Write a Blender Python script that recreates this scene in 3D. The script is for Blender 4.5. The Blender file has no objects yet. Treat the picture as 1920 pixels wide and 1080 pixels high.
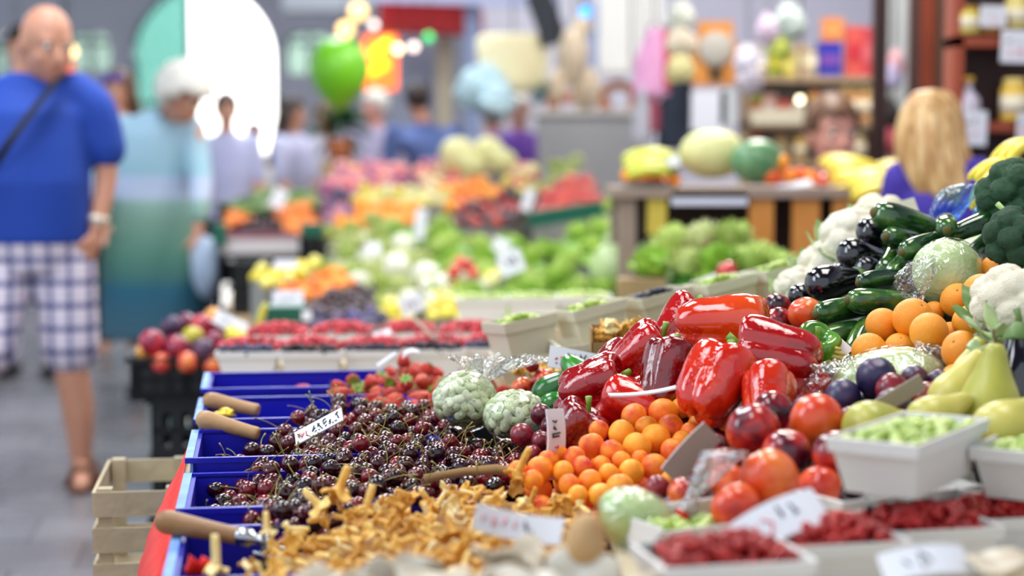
import bpy, math, random
import numpy as np
from mathutils import Vector, Matrix, Euler
random.seed(7); RNG = np.random.default_rng(7)
C = bpy.context.scene.collection
S = bpy.context.scene
PI = math.pi
# ---------------------------------------------------------------- camera
FPX = 3200.0; CAMH = 1.2; PITCH = math.atan(240 / FPX)
cam = bpy.data.cameras.new('camera'); cam.sensor_width = 36; cam.lens = FPX * 36 / 1920
cam.clip_end = 200; cam.clip_start = .05
cam.dof.use_dof = True; cam.dof.focus_distance = 2.62; cam.dof.aperture_fstop = 2.0
camo = bpy.data.objects.new('camera', cam); C.objects.link(camo)
camo.location = (0, 0, CAMH); camo.rotation_euler = (PI / 2 - PITCH, 0, 0); S.camera = camo
def at(px, py, Y):
    """the point of the place seen at pixel px, py at a distance Y down the hall"""
    u = (px - 960) / FPX; v = (540 - py) / FPX
    cy, sy = math.cos(PITCH), math.sin(PITCH)
    dy = cy + v * sy; dz = -sy + v * cy
    return Vector((u * Y / dy, Y, CAMH + dz * Y / dy))
def zat(py, Y): return at(960, py, Y).z
def xat(px, Y): return at(px, 540, Y).x
# ---------------------------------------------------------------- world, lights, exposure
S.view_settings.view_transform = 'Standard'; S.view_settings.look = 'None'
S.view_settings.gamma = 1; S.view_settings.use_curve_mapping = False
S.view_settings.exposure = 0.43
W = bpy.data.worlds.new('sky'); S.world = W; W.use_nodes = True
bg = W.node_tree.nodes['Background']; bg.inputs[0].default_value = (.80, .90, 1, 1); bg.inputs[1].default_value = .8
def area(name, loc, size, power, col, aim=None, sy=None):
    l = bpy.data.lights.new(name, 'AREA'); l.energy = power; l.color = col
    l.shape = 'RECTANGLE'; l.size = size; l.size_y = sy or size
    o = bpy.data.objects.new(name, l); C.objects.link(o); o.location = loc
    d = (Vector(aim) - Vector(loc)) if aim else Vector((0, 0, -1))
    o.rotation_euler = d.to_track_quat('-Z', 'Y').to_euler(); return o
for i, (x, y, p) in enumerate([(-1.6, 1.6, 60), (1.2, 3.2, 66), (-1.6, 5.6, 125), (1.2, 8.5, 165), (-1.6, 12.5, 140), (2.4, 14, 130)]):
    area('skylight_lamp', (x, y, 4.6), 1.3, p, (1, .96, .90) if i % 2 else (.90, .95, 1), sy=2.2)
area('doorway_daylight', (-3.6, 2.2, 3.2), 1.6, 60, (.80, .90, 1), aim=(0, 3, .7), sy=2.2)
# ---------------------------------------------------------------- materials
def lin(c):
    if isinstance(c, str): c = [int(c[i:i + 2], 16) / 255 for i in (0, 2, 4)]
    return tuple((x / 12.92 if x <= .04045 else ((x + .055) / 1.055) ** 2.4) for x in c[:3]) + (1,)
MATS = {}
def nd(nt, t, **k):
    n = nt.nodes.new(t)
    for a, b in k.items(): setattr(n, a, b)
    return n
def mat(name, cols, rough=.5, ns=6, nw=0, rw=0, zw=0, xw=0, coat=0, bump=0, bs=40, spec=.5, metal=0, off=0, sss=0, crough=.05, emit=0, det=3, btype='NOISE', stretch=None):
    """cols: colours along a ramp; nw noise weight, rw per-object variation, zw height within the thing (its own colouring)"""
    if name in MATS: return MATS[name]
    if isinstance(cols, str): cols = [cols]
    m = bpy.data.materials.new(name); m.use_nodes = True; nt = m.node_tree; L = nt.links.new
    b = nt.nodes['Principled BSDF']
    b.inputs['Roughness'].default_value = rough; b.inputs['Metallic'].default_value = metal
    b.inputs['Coat Weight'].default_value = coat; b.inputs['Coat Roughness'].default_value = crough
    b.inputs['Specular IOR Level'].default_value = spec
    if sss:
        b.inputs['Subsurface Weight'].default_value = sss; b.inputs['Subsurface Radius'].default_value = (.02, .01, .005)
    tc = nd(nt, 'ShaderNodeTexCoord'); oi = nd(nt, 'ShaderNodeObjectInfo')
    add = nd(nt, 'ShaderNodeVectorMath', operation='ADD'); sc = nd(nt, 'ShaderNodeVectorMath', operation='SCALE')
    sc.inputs[0].default_value = (13, 7, 19); L(oi.outputs['Random'], sc.inputs['Scale'])
    L(tc.outputs['Object'], add.inputs[0]); L(sc.outputs[0], add.inputs[1])
    if stretch:
        st = nd(nt, 'ShaderNodeVectorMath', operation='MULTIPLY'); st.inputs[1].default_value = stretch; L(tc.outputs['Object'], st.inputs[0]); L(st.outputs[0], add.inputs[0])
    if len(cols) > 1 and not (nw or rw or zw or xw): nw = .8
    if len(cols) > 1:
        rp = nd(nt, 'ShaderNodeValToRGB'); cr = rp.color_ramp
        while len(cr.elements) < len(cols): cr.elements.new(.5)
        for i, c in enumerate(cols):
            cr.elements[i].position = i / (len(cols) - 1); cr.elements[i].color = lin(c)
        val = None
        def addv(sock, w, mid=.5):
            nonlocal val
            mm = nd(nt, 'ShaderNodeMath', operation='MULTIPLY_ADD'); L(sock, mm.inputs[0]); mm.inputs[1].default_value = w
            if val is None: mm.inputs[2].default_value = .5 + off - w * mid
            else:
                a2 = nd(nt, 'ShaderNodeMath', operation='SUBTRACT'); L(val, a2.inputs[0]); a2.inputs[1].default_value = w * mid
                L(a2.outputs[0], mm.inputs[2])
            val = mm.outputs[0]
        if nw:
            no = nd(nt, 'ShaderNodeTexNoise'); no.inputs['Scale'].default_value = ns; no.inputs['Detail'].default_value = det
            L(add.outputs[0], no.inputs['Vector']); addv(no.outputs['Fac'], nw)
        if rw: addv(oi.outputs['Random'], rw)
        if zw or xw:
            sx = nd(nt, 'ShaderNodeSeparateXYZ'); L(tc.outputs['Generated'], sx.inputs[0])
            if zw: addv(sx.outputs[2], zw)
            if xw: addv(sx.outputs[0], xw)
        L(val, rp.inputs[0]); L(rp.outputs[0], b.inputs['Base Color'])
    else: b.inputs['Base Color'].default_value = lin(cols[0])
    if bump:
        bn = nd(nt, 'ShaderNodeBump'); bn.inputs['Strength'].default_value = bump; bn.inputs['Distance'].default_value = .01
        if btype == 'VORONOI':
            n2 = nd(nt, 'ShaderNodeTexVoronoi'); n2.inputs['Scale'].default_value = bs; L(tc.outputs['Object'], n2.inputs['Vector']); L(n2.outputs['Distance'], bn.inputs['Height'])
        else:
            n2 = nd(nt, 'ShaderNodeTexNoise'); n2.inputs['Scale'].default_value = bs; L(tc.outputs['Object'], n2.inputs['Vector']); L(n2.outputs['Fac'], bn.inputs['Height'])
        L(bn.outputs[0], b.inputs['Normal'])
    if emit:
        b.inputs['Emission Color'].default_value = lin(cols[0]); b.inputs['Emission Strength'].default_value = emit
    MATS[name] = m; return m
def film(name, tint=(1, 1, 1), gloss=.16, rough=.08, bump=.6, bs=30):
    """thin clear plastic"""
    if name in MATS: return MATS[name]
    m = bpy.data.materials.new(name); m.use_nodes = True; nt = m.node_tree; L = nt.links.new
    nt.nodes.remove(nt.nodes['Principled BSDF']); out = nt.nodes['Material Output']
    tr = nd(nt, 'ShaderNodeBsdfTransparent'); tr.inputs[0].default_value = (*tint, 1)
    gl = nd(nt, 'ShaderNodeBsdfGlossy'); gl.inputs['Roughness'].default_value = rough
    lw = nd(nt, 'ShaderNodeLayerWeight'); lw.inputs[0].default_value = .25
    mx = nd(nt, 'ShaderNodeMixShader'); ma = nd(nt, 'ShaderNodeMath', operation='MULTIPLY_ADD'); ma.use_clamp = True
    ma.inputs[1].default_value = .5; ma.inputs[2].default_value = gloss
    tc = nd(nt, 'ShaderNodeTexCoord'); no = nd(nt, 'ShaderNodeTexNoise'); no.inputs['Scale'].default_value = bs
    no.inputs['Distortion'].default_value = 1.5
    bn = nd(nt, 'ShaderNodeBump'); bn.inputs['Strength'].default_value = bump; bn.inputs['Distance'].default_value = .01
    L(tc.outputs['Object'], no.inputs['Vector']); L(no.outputs['Fac'], bn.inputs['Height'])
    L(bn.outputs[0], gl.inputs['Normal']); L(bn.outputs[0], lw.inputs['Normal'])
    L(lw.outputs['Facing'], ma.inputs[0]); L(ma.outputs[0], mx.inputs[0])
    L(tr.outputs[0], mx.inputs[1]); L(gl.outputs[0], mx.inputs[2]); L(mx.outputs[0], out.inputs[0])
    MATS[name] = m; return m
# ---------------------------------------------------------------- mesh helpers
class MB:
    def __init__(s): s.v = []; s.f = []; s.mi = []; s.n = 0
    def add(s, v, f, mi=0, M=None):
        v = np.asarray(v, float).reshape(-1, 3)
        if M is not None:
            A = np.array(M); v = v @ A[:3, :3].T + A[:3, 3]
        s.v.append(v); s.f += [tuple(i + s.n for i in q) for q in f]; s.mi += [mi] * len(f); s.n += len(v); return s
    def box(s, a, b, mi=0, M=None):
        x0, y0, z0 = a; x1, y1, z1 = b
        v = [(x0, y0, z0), (x1, y0, z0), (x1, y1, z0), (x0, y1, z0), (x0, y0, z1), (x1, y0, z1), (x1, y1, z1), (x0, y1, z1)]
        return s.add(v, [(0, 3, 2, 1), (4, 5, 6, 7), (0, 1, 5, 4), (1, 2, 6, 5), (2, 3, 7, 6), (3, 0, 4, 7)], mi, M)
    def rings(s, R, mi=0, M=None, cap=True, closed=True):
        """R: list of rings, each (n,3)"""
        R = [np.asarray(r, float) for r in R]; n = len(R[0]); v = np.concatenate(R); f = []
        for i in range(len(R) - 1):
            for j in range(n if closed else n - 1):
                k = (j + 1) % n; f.append((i * n + j, i * n + k, (i + 1) * n + k, (i + 1) * n + j))
        if cap: f.append(tuple(range(n - 1, -1, -1))); f.append(tuple((len(R) - 1) * n + j for j in range(n)))
        return s.add(v, f, mi, M)
    def tube(s, pts, rad, n=8, mi=0, M=None):
        pts = [Vector(p) for p in pts]; k = len(pts)
        if not hasattr(rad, '__len__'): rad = [rad] * k
        R = []; up = None
        for i, p in enumerate(pts):
            t = (pts[min(i + 1, k - 1)] - pts[max(i - 1, 0)]).normalized()
            if up is None: up = t.orthogonal().normalized()
            up = (up - t * up.dot(t))
            up = up.normalized() if up.length > 1e-6 else t.orthogonal().normalized()
            w = t.cross(up)
            R.append([tuple(p + (up * math.cos(a) + w * math.sin(a)) * rad[i]) for a in [2 * PI * j / n for j in range(n)]])
        return s.rings(R, mi, M)
    def lathe(s, prof, n=24, mi=0, M=None, mod=None):
        """prof: (r,z) list; mod(phi array, i) -> radius multiplier"""
        ph = np.arange(n) * 2 * PI / n; R = []
        for i, (r, z) in enumerate(prof):
            m = mod(ph, i, len(prof)) if mod else 1
            r = max(r, 1e-5)
            R.append(np.stack([r * m * np.cos(ph), r * m * np.sin(ph), np.full(n, z)], 1))
        return s.rings(R, mi, M)
    def ball(s, c, r, n=10, mi=0, M=None):
        r = (r, r, r) if not hasattr(r, '__len__') else r
        ph = np.arange(n) * 2 * PI / n; h = max(4, n // 2 + 1); R = []
        for i in range(h + 1):
            t = PI * i / h; q = max(math.sin(t), 1e-3)
            R.append(np.stack([c[0] + r[0] * q * np.cos(ph), c[1] + r[1] * q * np.sin(ph), np.full(n, c[2] - r[2] * math.cos(t))], 1))
        return s.rings(R, mi, M)
    def mesh(s, name, mats, smooth=True):
        me = bpy.data.meshes.new(name); me.from_pydata(np.concatenate(s.v).tolist(), [], s.f)
        for m in (mats if isinstance(mats, (list, tuple)) else [mats]): me.materials.append(m)
        if max(s.mi) > 0: me.polygons.foreach_set('material_index', s.mi)
        if smooth:
            me.polygons.foreach_set('use_smooth', [True] * len(me.polygons))
            if smooth == 'auto': me.set_sharp_from_angle(angle=R_(35))
        me.update(); return me
    def build(s, name, mats, parent=None, smooth=True):
        o = bpy.data.objects.new(name, s.mesh(name, mats, smooth)); C.objects.link(o)
        if parent: o.parent = parent
        return o
def R_(d): return math.radians(d)
def spline(pts, n):
    """Catmull-Rom through 2D/3D points"""
    P = np.array(pts, float); P = np.vstack([2 * P[0] - P[1], P, 2 * P[-1] - P[-2]]); out = []
    k = len(P) - 3
    for i in range(n):
        t = i / (n - 1) * k; j = min(int(t), k - 1); u = t - j; a, b, c, d = P[j:j + 4]
        out.append(.5 * ((2 * b) + (c - a) * u + (2 * a - 5 * b + 4 * c - d) * u * u + (3 * b - a - 3 * c + d) * u ** 3))
    return np.array(out)
def tag(o, label=None, cat=None, group=None, kind=None):
    if label: o['label'] = label
    if cat: o['category'] = cat
    if group: o['group'] = group
    if kind: o['kind'] = kind
    return o
def empty(name, loc, label, cat, group=None, rz=0):
    o = bpy.data.objects.new(name, None); C.objects.link(o); o.location = loc; o.rotation_euler.z = rz
    o.empty_display_size = .05
    return tag(o, label, cat, group)
def dup(o, loc=None, rot=None, scale=None, label=None, group=None, parent=None):
    c = o.copy(); C.objects.link(c)
    if parent: c.parent = parent
    for ch in KIDS.get(o.name, []): 
        d = ch.copy(); C.objects.link(d); d.parent = c
        for g in KIDS.get(ch.name, []):
            e = g.copy(); C.objects.link(e); e.parent = d
    if loc is not None: c.location = loc
    if rot is not None: c.rotation_mode = 'QUATERNION'; c.rotation_quaternion = rot
    if scale is not None: c.scale = (scale,) * 3 if not hasattr(scale, '__len__') else scale
    if label: c['label'] = label
    if group: c['group'] = group
    return c
KIDS = {}
PROTOS = []
def proto(o, kids=()):
    """a first of its kind, kept out of the scene until its copies are placed, then dropped"""
    KIDS[o.name] = list(kids); PROTOS.append(o)
    for k in kids: PROTOS.append(k)
    return o
def quat(d, roll=0):
    """turn a thing's own +Z to direction d (right, away, up)"""
    return Vector(d).normalized().to_track_quat('Z', 'Y') @ Euler((0, 0, R_(roll))).to_quaternion()
def rquat():
    return Euler((random.uniform(0, 6.3), random.uniform(0, 6.3), random.uniform(0, 6.3))).to_quaternion()
def sn(p, seed, f=1.0, o=3):
    """cheap smooth noise at points p (n,3)"""
    r = np.random.default_rng(seed); p = np.asarray(p) * f; v = 0
    for k in range(o):
        for _ in range(4):
            d = r.normal(size=3); v = v + np.sin(p @ d * (1.6 ** k) + r.uniform(0, 6.28)) / (4 * 1.5 ** k)
    return v
def fib(n, jit=0, seed=1):
    i = np.arange(n) + .5; ph = PI * (1 + 5 ** .5) * i; z = 1 - 2 * i / n; r = np.sqrt(1 - z * z)
    p = np.stack([r * np.cos(ph), r * np.sin(ph), z], 1)
    if jit: p += np.random.default_rng(seed).normal(size=p.shape) * jit; p /= np.linalg.norm(p, axis=1)[:, None]
    return p
def ico(sub):
    import bmesh
    bm = bmesh.new(); bmesh.ops.create_icosphere(bm, subdivisions=sub, radius=1)
    v = np.array([tuple(x.co) for x in bm.verts]); f = [tuple(w.index for w in q.verts) for q in bm.faces]; bm.free(); return v, f
ICO = {k: ico(k) for k in (1, 2, 3, 4, 5)}
def cells(p, c, a):
    """rounded bumps: height at unit points p for bump centres c of angular size a"""
    d = np.arccos(np.clip(p @ c.T, -1, 1)).min(1); return np.sqrt(np.clip(1 - (d / a) ** 2, 0, 1))
# ---------------------------------------------------------------- heaps of produce
def hull2(P):
    P = sorted(set((round(float(a), 5), round(float(b), 5)) for a, b in P))
    def half(Q):
        h = []
        for p in Q:
            while len(h) > 1 and (h[-1][0] - h[-2][0]) * (p[1] - h[-2][1]) - (h[-1][1] - h[-2][1]) * (p[0] - h[-2][0]) <= 0: h.pop()
            h.append(p)
        return h
    a = half(P); b = half(P[::-1]); return np.array(a[:-1] + b[:-1])
class Mound:
    """a heap: control points seen on its surface (px,py,Y)"""
    def __init__(s, ctrl, power=3):
        s.P = np.array([tuple(at(*c)) for c in ctrl]); s.h = hull2(s.P[:, :2]); s.pw = power; s.c = s.h.mean(0)
    def T(s, q):
        q = np.atleast_2d(q); d = np.linalg.norm(q[:, None] - s.P[None, :, :2], axis=2) + 1e-4
        w = d ** -s.pw; return (w * s.P[:, 2]).sum(1) / w.sum(1)
    def inside(s, q):
        q = np.atleast_2d(q); ok = np.ones(len(q), bool)
        for i in range(len(s.h)):
            a, b = s.h[i], s.h[(i + 1) % len(s.h)]; ok &= ((b[0] - a[0]) * (q[:, 1] - a[1]) - (b[1] - a[1]) * (q[:, 0] - a[0])) >= 0
        return ok
    def deposit(s, r, n, layers=2, K=60, seed=1):
        g = np.random.default_rng(seed); lo, hi = s.h.min(0), s.h.max(0); P = np.zeros((0, 3)); RR = np.zeros(0); out = []
        for _ in range(n):
            q = g.uniform(lo, hi, (K * 3, 2)); q = q[s.inside(q)][:K]
            if len(q) == 0: continue
            ri = r if not hasattr(r, '__len__') else g.uniform(*r)
            T = s.T(q); z = T - 2 * ri * layers + ri
            if len(P):
                d = np.linalg.norm(q[:, None] - P[None, :, :2], axis=2); sr = (ri + RR)[None]
                zz = np.where(d < sr, P[None, :, 2] + np.sqrt(np.maximum(sr ** 2 - d ** 2, 0)), -9).max(1); z = np.maximum(z, zz)
            k = int(np.argmin(z - T))
            if z[k] + ri * .4 > T[k]: break
            P = np.vstack([P, [q[k][0], q[k][1], z[k]]]); RR = np.append(RR, ri)
        return P, RR
    def grid(s, dz, grow=1.0, n=48, m=12, lump=0, lf=30):
        ang = np.arange(n) * 2 * PI / n; edge = []
        for a in ang:
            d = np.array([math.cos(a), math.sin(a)]); t = 1e9
            for i in range(len(s.h)):
                p, q = s.h[i], s.h[(i + 1) % len(s.h)]; e = q - p; den = d[0] * e[1] - d[1] * e[0]
                if abs(den) < 1e-9: continue
                w = p - s.c; tt = (w[0] * e[1] - w[1] * e[0]) / den; uu = (w[0] * d[1] - w[1] * d[0]) / den
                if tt > 0 and -1e-6 <= uu <= 1 + 1e-6: t = min(t, tt)
            edge.append(s.c + d * t * grow)
        edge = np.array(edge); rings = []
        for i in range(m + 1):
            f = 1 - i / m * .999; q = s.c + (edge - s.c) * f; z = s.T(q) - dz
            if lump: z = z + lump * sn(np.c_[q, z], 5, lf)
            rings.append(np.c_[q, z])
        return edge, rings
    def base(s, name, dz, m_heap, label, cat, traym, tlabel, zb=.62, rim=.02, lump=.004, tcat='box', tname='produce_tray'):
        """lower layers of the heap and the box it lies in"""
        edge, rings = s.grid(dz, lump=lump)
        h = MB(); h.rings(rings, cap=False)
        o = h.build(name, m_heap); tag(o, label, cat, kind='stuff')
        e2, r2 = s.grid(dz - rim, grow=1.0); top = r2[0]; n = len(top)
        outv = s.c + (top[:, :2] - s.c) * 1.02; inn = s.c + (top[:, :2] - s.c) * 1.002
        b = MB()
        zl = np.full(n, zb)
        b.rings([np.c_[inn, zl], np.c_[outv, zl], np.c_[outv, top[:, 2]], np.c_[inn, top[:, 2]], np.c_[inn, zl + .006]], cap=False)
        b.add(np.vstack([np.c_[inn, zl], [[*s.c, zb]]]), [(i, (i + 1) % n, n) for i in range(n)])
        t = b.build(tname, traym, smooth='auto'); tag(t, tlabel, tcat); return o, t
def scatter(m, protos, r, n, label, group, layers=2, seed=1, keep=300, rot=None, sc=None, rest=None, K=60):
    """individuals heaped on mound m"""
    P, RR = m.deposit(r, n, layers, K=K, seed=seed)
    key = (P[:, 2] + RR - m.T(P[:, :2])) / r if not hasattr(r, '__len__') else (P[:, 2] + RR - m.T(P[:, :2])) / r[0]
    idx = np.argsort(-key)
    top = idx[:keep]; k0 = random.Random(seed)
    res = []
    for i in top:
        p = k0.choice(protos)
        q = rot(k0) if rot else Euler((k0.uniform(0, 6.3), k0.uniform(0, 6.3), k0.uniform(0, 6.3))).to_quaternion()
        s = (sc(RR[i]) if sc else RR[i])
        res.append(dup(p, tuple(P[i]), q, s, label if isinstance(label, str) else label(P[i], k0), group))
    if rest and len(idx) > keep:
        b = MB(); vf = []
        for p in protos:
            me = p.data; vf.append((np.array([tuple(x.co) for x in me.vertices]), [tuple(q.vertices) for q in me.polygons]))
        for i in idx[keep:]:
            v, f = k0.choice(vf); s = sc(RR[i]) if sc else RR[i]; M = np.array(rquat().to_matrix()); b.add(v @ M.T * s + P[i], f)
        o = b.build(rest[0], rest[1] or protos[0].data.materials[0]); tag(o, rest[2], rest[3], kind='stuff')
    return res
# ================================================================ makers of single kinds
def unit(o, r=1): return o
def pr(name, mb, m, cat, kids=(), smooth=True):
    o = mb.build(name, m, None, smooth); o['category'] = cat
    ks = []
    for (kn, kb, km) in kids:
        k = kb.build(kn, km, o); ks.append(k)
    return proto(o, ks)
def groove_ball(nu=28, nv=18, cleft=.08, top=.12, sz=1.0, wob=.02, seed=1, point=0):
    """stone fruit: round with a cleft and a stem hollow, radius 1"""
    b = MB(); ph = np.arange(nu) * 2 * PI / nu; R = []
    for i in range(nv + 1):
        t = PI * i / nv; st = max(math.sin(t), .004); dip = top * math.exp(-((PI - t) / .35) ** 2)
        d = np.minimum(np.abs(ph - PI), 2 * PI); g = 1 - cleft * np.exp(-(d / .22) ** 2) * (math.sin(t) ** .5 if t < PI / 2 + .6 else 1)
        r = g * (1 + wob * np.sin(2 * ph + seed) * st)
        z = -math.cos(t) * sz * (1 + point * math.exp(-(t / .3) ** 2)) - dip
        R.append(np.stack([r * st * np.cos(ph), r * st * np.sin(ph), np.full(nu, z)], 1))
    return b.rings(R)
m_cherry = mat('cherry_skin', ['16020a', '2c040e', '440812', '640c16', '8e0f18'], .16, ns=30, nw=.5, rw=.9, coat=.4, off=.0)
m_stemg = mat('cherry_stalk', ['6f7a2a', '8c8f38', 'a58a4a', '6b4a2a'], .5, ns=40, nw=.7, rw=.8)
def stalk_pts(k, L=2.6):
    r = random.Random(k); a = Vector((0, 0, .8)); d = Vector((r.uniform(-.3, .3), r.uniform(-.3, .3), 1)).normalized(); P = [a]
    bend = Vector((r.uniform(-.5, .5), r.uniform(-.5, .5), r.uniform(-.3, .1)))
    for i in range(7):
        d = (d + bend * .28).normalized(); P.append(P[-1] + d * L / 7)
    return P
cherries = []
for k in range(6):
    b = groove_ball(20, 12, .05, .22, .93, .03, k)
    s = MB(); P = stalk_pts(k, 2.2 + .35 * k); s.tube(P, [.075] + [.05] * 6 + [.11], 5)
    cherries.append(pr('cherry', b, m_cherry, 'cherry', [('stalk', s, m_stemg)] if k < 5 else []))
m_apricot = mat('apricot_skin', ['ffb038', 'fda02c', 'f88c2a', 'ee6c30', 'd44030'], .45, ns=.9, nw=1.7, rw=.7, spec=.35, off=-.12, bump=.05, bs=40)
apricots = [pr('apricot', groove_ball(28, 18, .06, .10, .97, .02, k), m_apricot, 'apricot') for k in range(3)]
m_nect = mat('nectarine_skin', ['2c0a1c', '5a0c20', '8c1420', 'b8281e', 'd8481e', 'e8702a'], .22, ns=.75, nw=2.4, rw=.25, coat=.35, crough=.15, off=-.06)
m_peach = mat('ripe_orange_nectarine_skin', ['7a1420', 'b0201c', 'd63c1a', 'e65a20', 'f0803a'], .26, ns=.7, nw=1.6, rw=.2, coat=.3, crough=.2, off=.15)
nects = [pr('nectarine', groove_ball(32, 20, .08, .14, .95, .03, k), m_nect, 'nectarine') for k in range(2)]
peach = [pr('nectarine', groove_ball(32, 20, .09, .14, .95, .03, k), m_peach, 'nectarine') for k in range(2)]
m_plum = mat('plum_skin', ['14122e', '282450', '3a2a50', '5a2440', '6f1c34', '77708a'], .38, ns=1.3, nw=1.5, rw=.3, coat=.15, crough=.3, off=-.1)
m_redplum = mat('red_plum_skin', ['3c0c1a', '641020', '8a1c2a', 'a03034'], .3, ns=1.5, nw=1.2, rw=.7, coat=.3, crough=.2)
plums = [pr('plum', groove_ball(28, 18, .07, .08, 1.08, .02, k), m_plum, 'plum') for k in range(2)]
redplums = [pr('red_plum', groove_ball(24, 16, .05, .08, 1.02, .02, k), m_redplum, 'plum') for k in range(2)]
m_orange = mat('orange_peel', ['ffae28', 'ff9f1e', 'f88f18'], .42, ns=1.5, nw=.9, rw=.5, bump=.35, bs=22, coat=.1, crough=.3)
def orange_mb(k):
    b = MB(); v, f = ICO[4]; v = v * (1 + .02 * sn(v, k, 1.5))[:, None]; v = v.copy(); v[:, 2] -= .06 * np.exp(-((v[:, 0] ** 2 + v[:, 1] ** 2) / .02)) * np.sign(v[:, 2]); return b.add(v, f)
m_navel = mat('stalk_scar', '6a5a2a', .7)
def scar(z=.94):
    s = MB(); s.lathe([(.0, z + .02), (.05, z + .025), (.07, z), (.05, z - .03)], 8); return s
oranges = [pr('orange', orange_mb(k), m_orange, 'orange', [('stalk_scar', scar(), m_navel)]) for k in range(2)]
# pepper
def pepper_mb(k, lobes=4, L=1.0, bend=.06, fat=1.0):
    prof = spline([(.02, .26), (.10, .28), (.19, .40), (.30, .46), (.41, .42), (.46, .28), (.46, .05), (.43, -.18), (.38, -.38), (.30, -.52), (.19, -.57), (.09, -.52), (.02, -.48)], 34)
    prof[:, 0] *= fat
    b = MB(); n = 48; ph = np.arange(n) * 2 * PI / n; R = []; r0 = np.random.default_rng(k); o = r0.uniform(0, 6)
    amp = r0.uniform(.8, 1.2, lobes)
    for i, (r, z) in enumerate(prof):
        z *= L; t = i / 33
        q = np.abs(np.cos(lobes * (ph - o) / 2 + .25 * np.sin(2.2 * z + k))) ** .62
        a = .20 + .20 * abs(2 * t - 1) ** 2
        li = ((ph - o + PI / lobes) % (2 * PI) / (2 * PI / lobes)).astype(int) % lobes
        rr = max(r, .01) * (1 - a + a * q) * (1 + .05 * (amp[li] - 1) * 4)
        zz = z - (.08 * q * amp[li] if t > .6 else -.07 * q * amp[li]) * (1 if .1 < t < .95 else .4)
        w = .035 * np.sin(3.1 * z + ph * 2 + o) + .018 * np.sin(7 * z + ph * 3 + 2 * o) + .012 * np.sin(11 * z - ph * 4 + o)
        x = rr * (1 + w) * np.cos(ph) + bend * z * z * 1.5; y = rr * (1 + w) * np.sin(ph)
        R.append(np.stack([x, y, np.broadcast_to(zz, ph.shape)], 1))
    b.rings(R); return b
def pepper_stem(k):
    r = random.Random(k); s = MB(); s.lathe([(.01, .25), (.13, .27), (.15, .295), (.09, .315), (.05, .33)], 12, mod=lambda p, i, n: 1 + .18 * np.cos(5 * p))
    s.tube([(0, 0, .30), (0, 0, .40), (r.uniform(-.06, .06), .03, .50), (r.uniform(-.12, .12), .07, .60)], [.055, .045, .045, .06], 8); return s
m_pep = mat('red_pepper_skin', ['6e0410', '96060e', 'b60c0c', 'cc1c0c', 'de3a10'], .12, ns=1.2, nw=.9, rw=.9, coat=.9, crough=.05, bump=.45, bs=4.5)
m_pepo = mat('orange_red_pepper_skin', ['c01808', 'd42c0a', 'e04a10', 'e88420'], .13, ns=1.0, nw=.7, zw=.7, coat=.8, crough=.08, bump=.3, bs=3.5, off=-.05)
m_pepg = mat('green_pepper_skin', ['2c5a10', '3f7a1a', '5c9a2c', '86b048'], .15, ns=2, nw=1.2, coat=.8)
m_pstem = mat('pepper_stalk', ['4c7a20', '6f9a30', '9ab84a'], .4, ns=4, nw=1)
peppers = [pr('red_pepper', pepper_mb(k, l, L, bd), m_pep, 'pepper', [('stalk', pepper_stem(k), m_pstem)]) for k, (l, L, bd) in enumerate([(4, .90, .05), (3, .95, .1), (4, .84, 0), (3, .86, -.08)])]
pep_or = pr('orange_red_pepper', pepper_mb(9, 3, 1.0, .08), m_pepo, 'pepper', [('stalk', pepper_stem(4), m_pstem)])
pep_gr = pr('green_pepper', pepper_mb(11, 3, 1.0, .05), m_pepg, 'pepper', [('stalk', pepper_stem(5), m_pstem)])
# eggplant, courgette, avocado
m_egg = mat('aubergine_skin', ['050409', '0b0612', '150a1e'], .07, ns=2, nw=1, coat=1, crough=.03)
m_calyx = mat('aubergine_cap', ['3c5a2a', '5a7a3a', '8a8a4a'], .5, ns=4, nw=1)
def egg_mb(k): 
    b = MB(); b.lathe(spline([(.01, .98), (.16, .95), (.28, .75), (.36, .4), (.46, 0), (.52, -.35), (.48, -.72), (.30, -.95), (.01, -1.02)], 26), 28, mod=lambda p, i, n: 1 + .03 * np.sin(2 * p + k)); return b
def egg_cap(k):
    s = MB(); s.lathe(spline([(.01, 1.06), (.12, 1.04), (.22, .92), (.31, .74), (.34, .60)], 8), 20, mod=lambda p, i, n: 1 + .05 * np.cos(5 * p) * i / 7)
    s.tube([(0, 0, 1.0), (.02, 0, 1.2), (.07, 0, 1.36)], [.09, .07, .09], 8); return s
eggs = [pr('aubergine', egg_mb(k), m_egg, 'aubergine', [('cap', egg_cap(k), m_calyx)]) for k in range(2)]
m_zuc = mat('courgette_skin', ['10301a', '1a4018', '2c5a1e', '5a7c2c', '9a9444'], .14, ns=1.6, nw=1.9, rw=.3, coat=.7, crough=.08, off=-.10)
m_avo = mat('smooth_green_avocado_skin', ['14501a', '1f6a1c', '338a24', '5aa03a'], .2, ns=1.5, nw=1.0, rw=.4, coat=.5, crough=.12)
def zuc_mb(k, bend=.12):
    b = MB(); pf = spline([(.01, 1.0), (.10, .99), (.20, .90), (.27, .7), (.31, .3), (.33, -.1), (.34, -.5), (.30, -.8), (.18, -.96), (.01, -1.0)], 24); n = 20; ph = np.arange(n) * 2 * PI / n; R = []
    for r, z in pf:
        r = max(r, .005) * (1 + .035 * np.cos(5 * ph)); R.append(np.stack([r * np.cos(ph) + bend * z * z, r * np.sin(ph), np.full(n, z)], 1))
    return b.rings(R)
m_blos = mat('dried_blossom_end', ['4a4a1c', '6a5c28'], .8, ns=8, nw=1)
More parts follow.
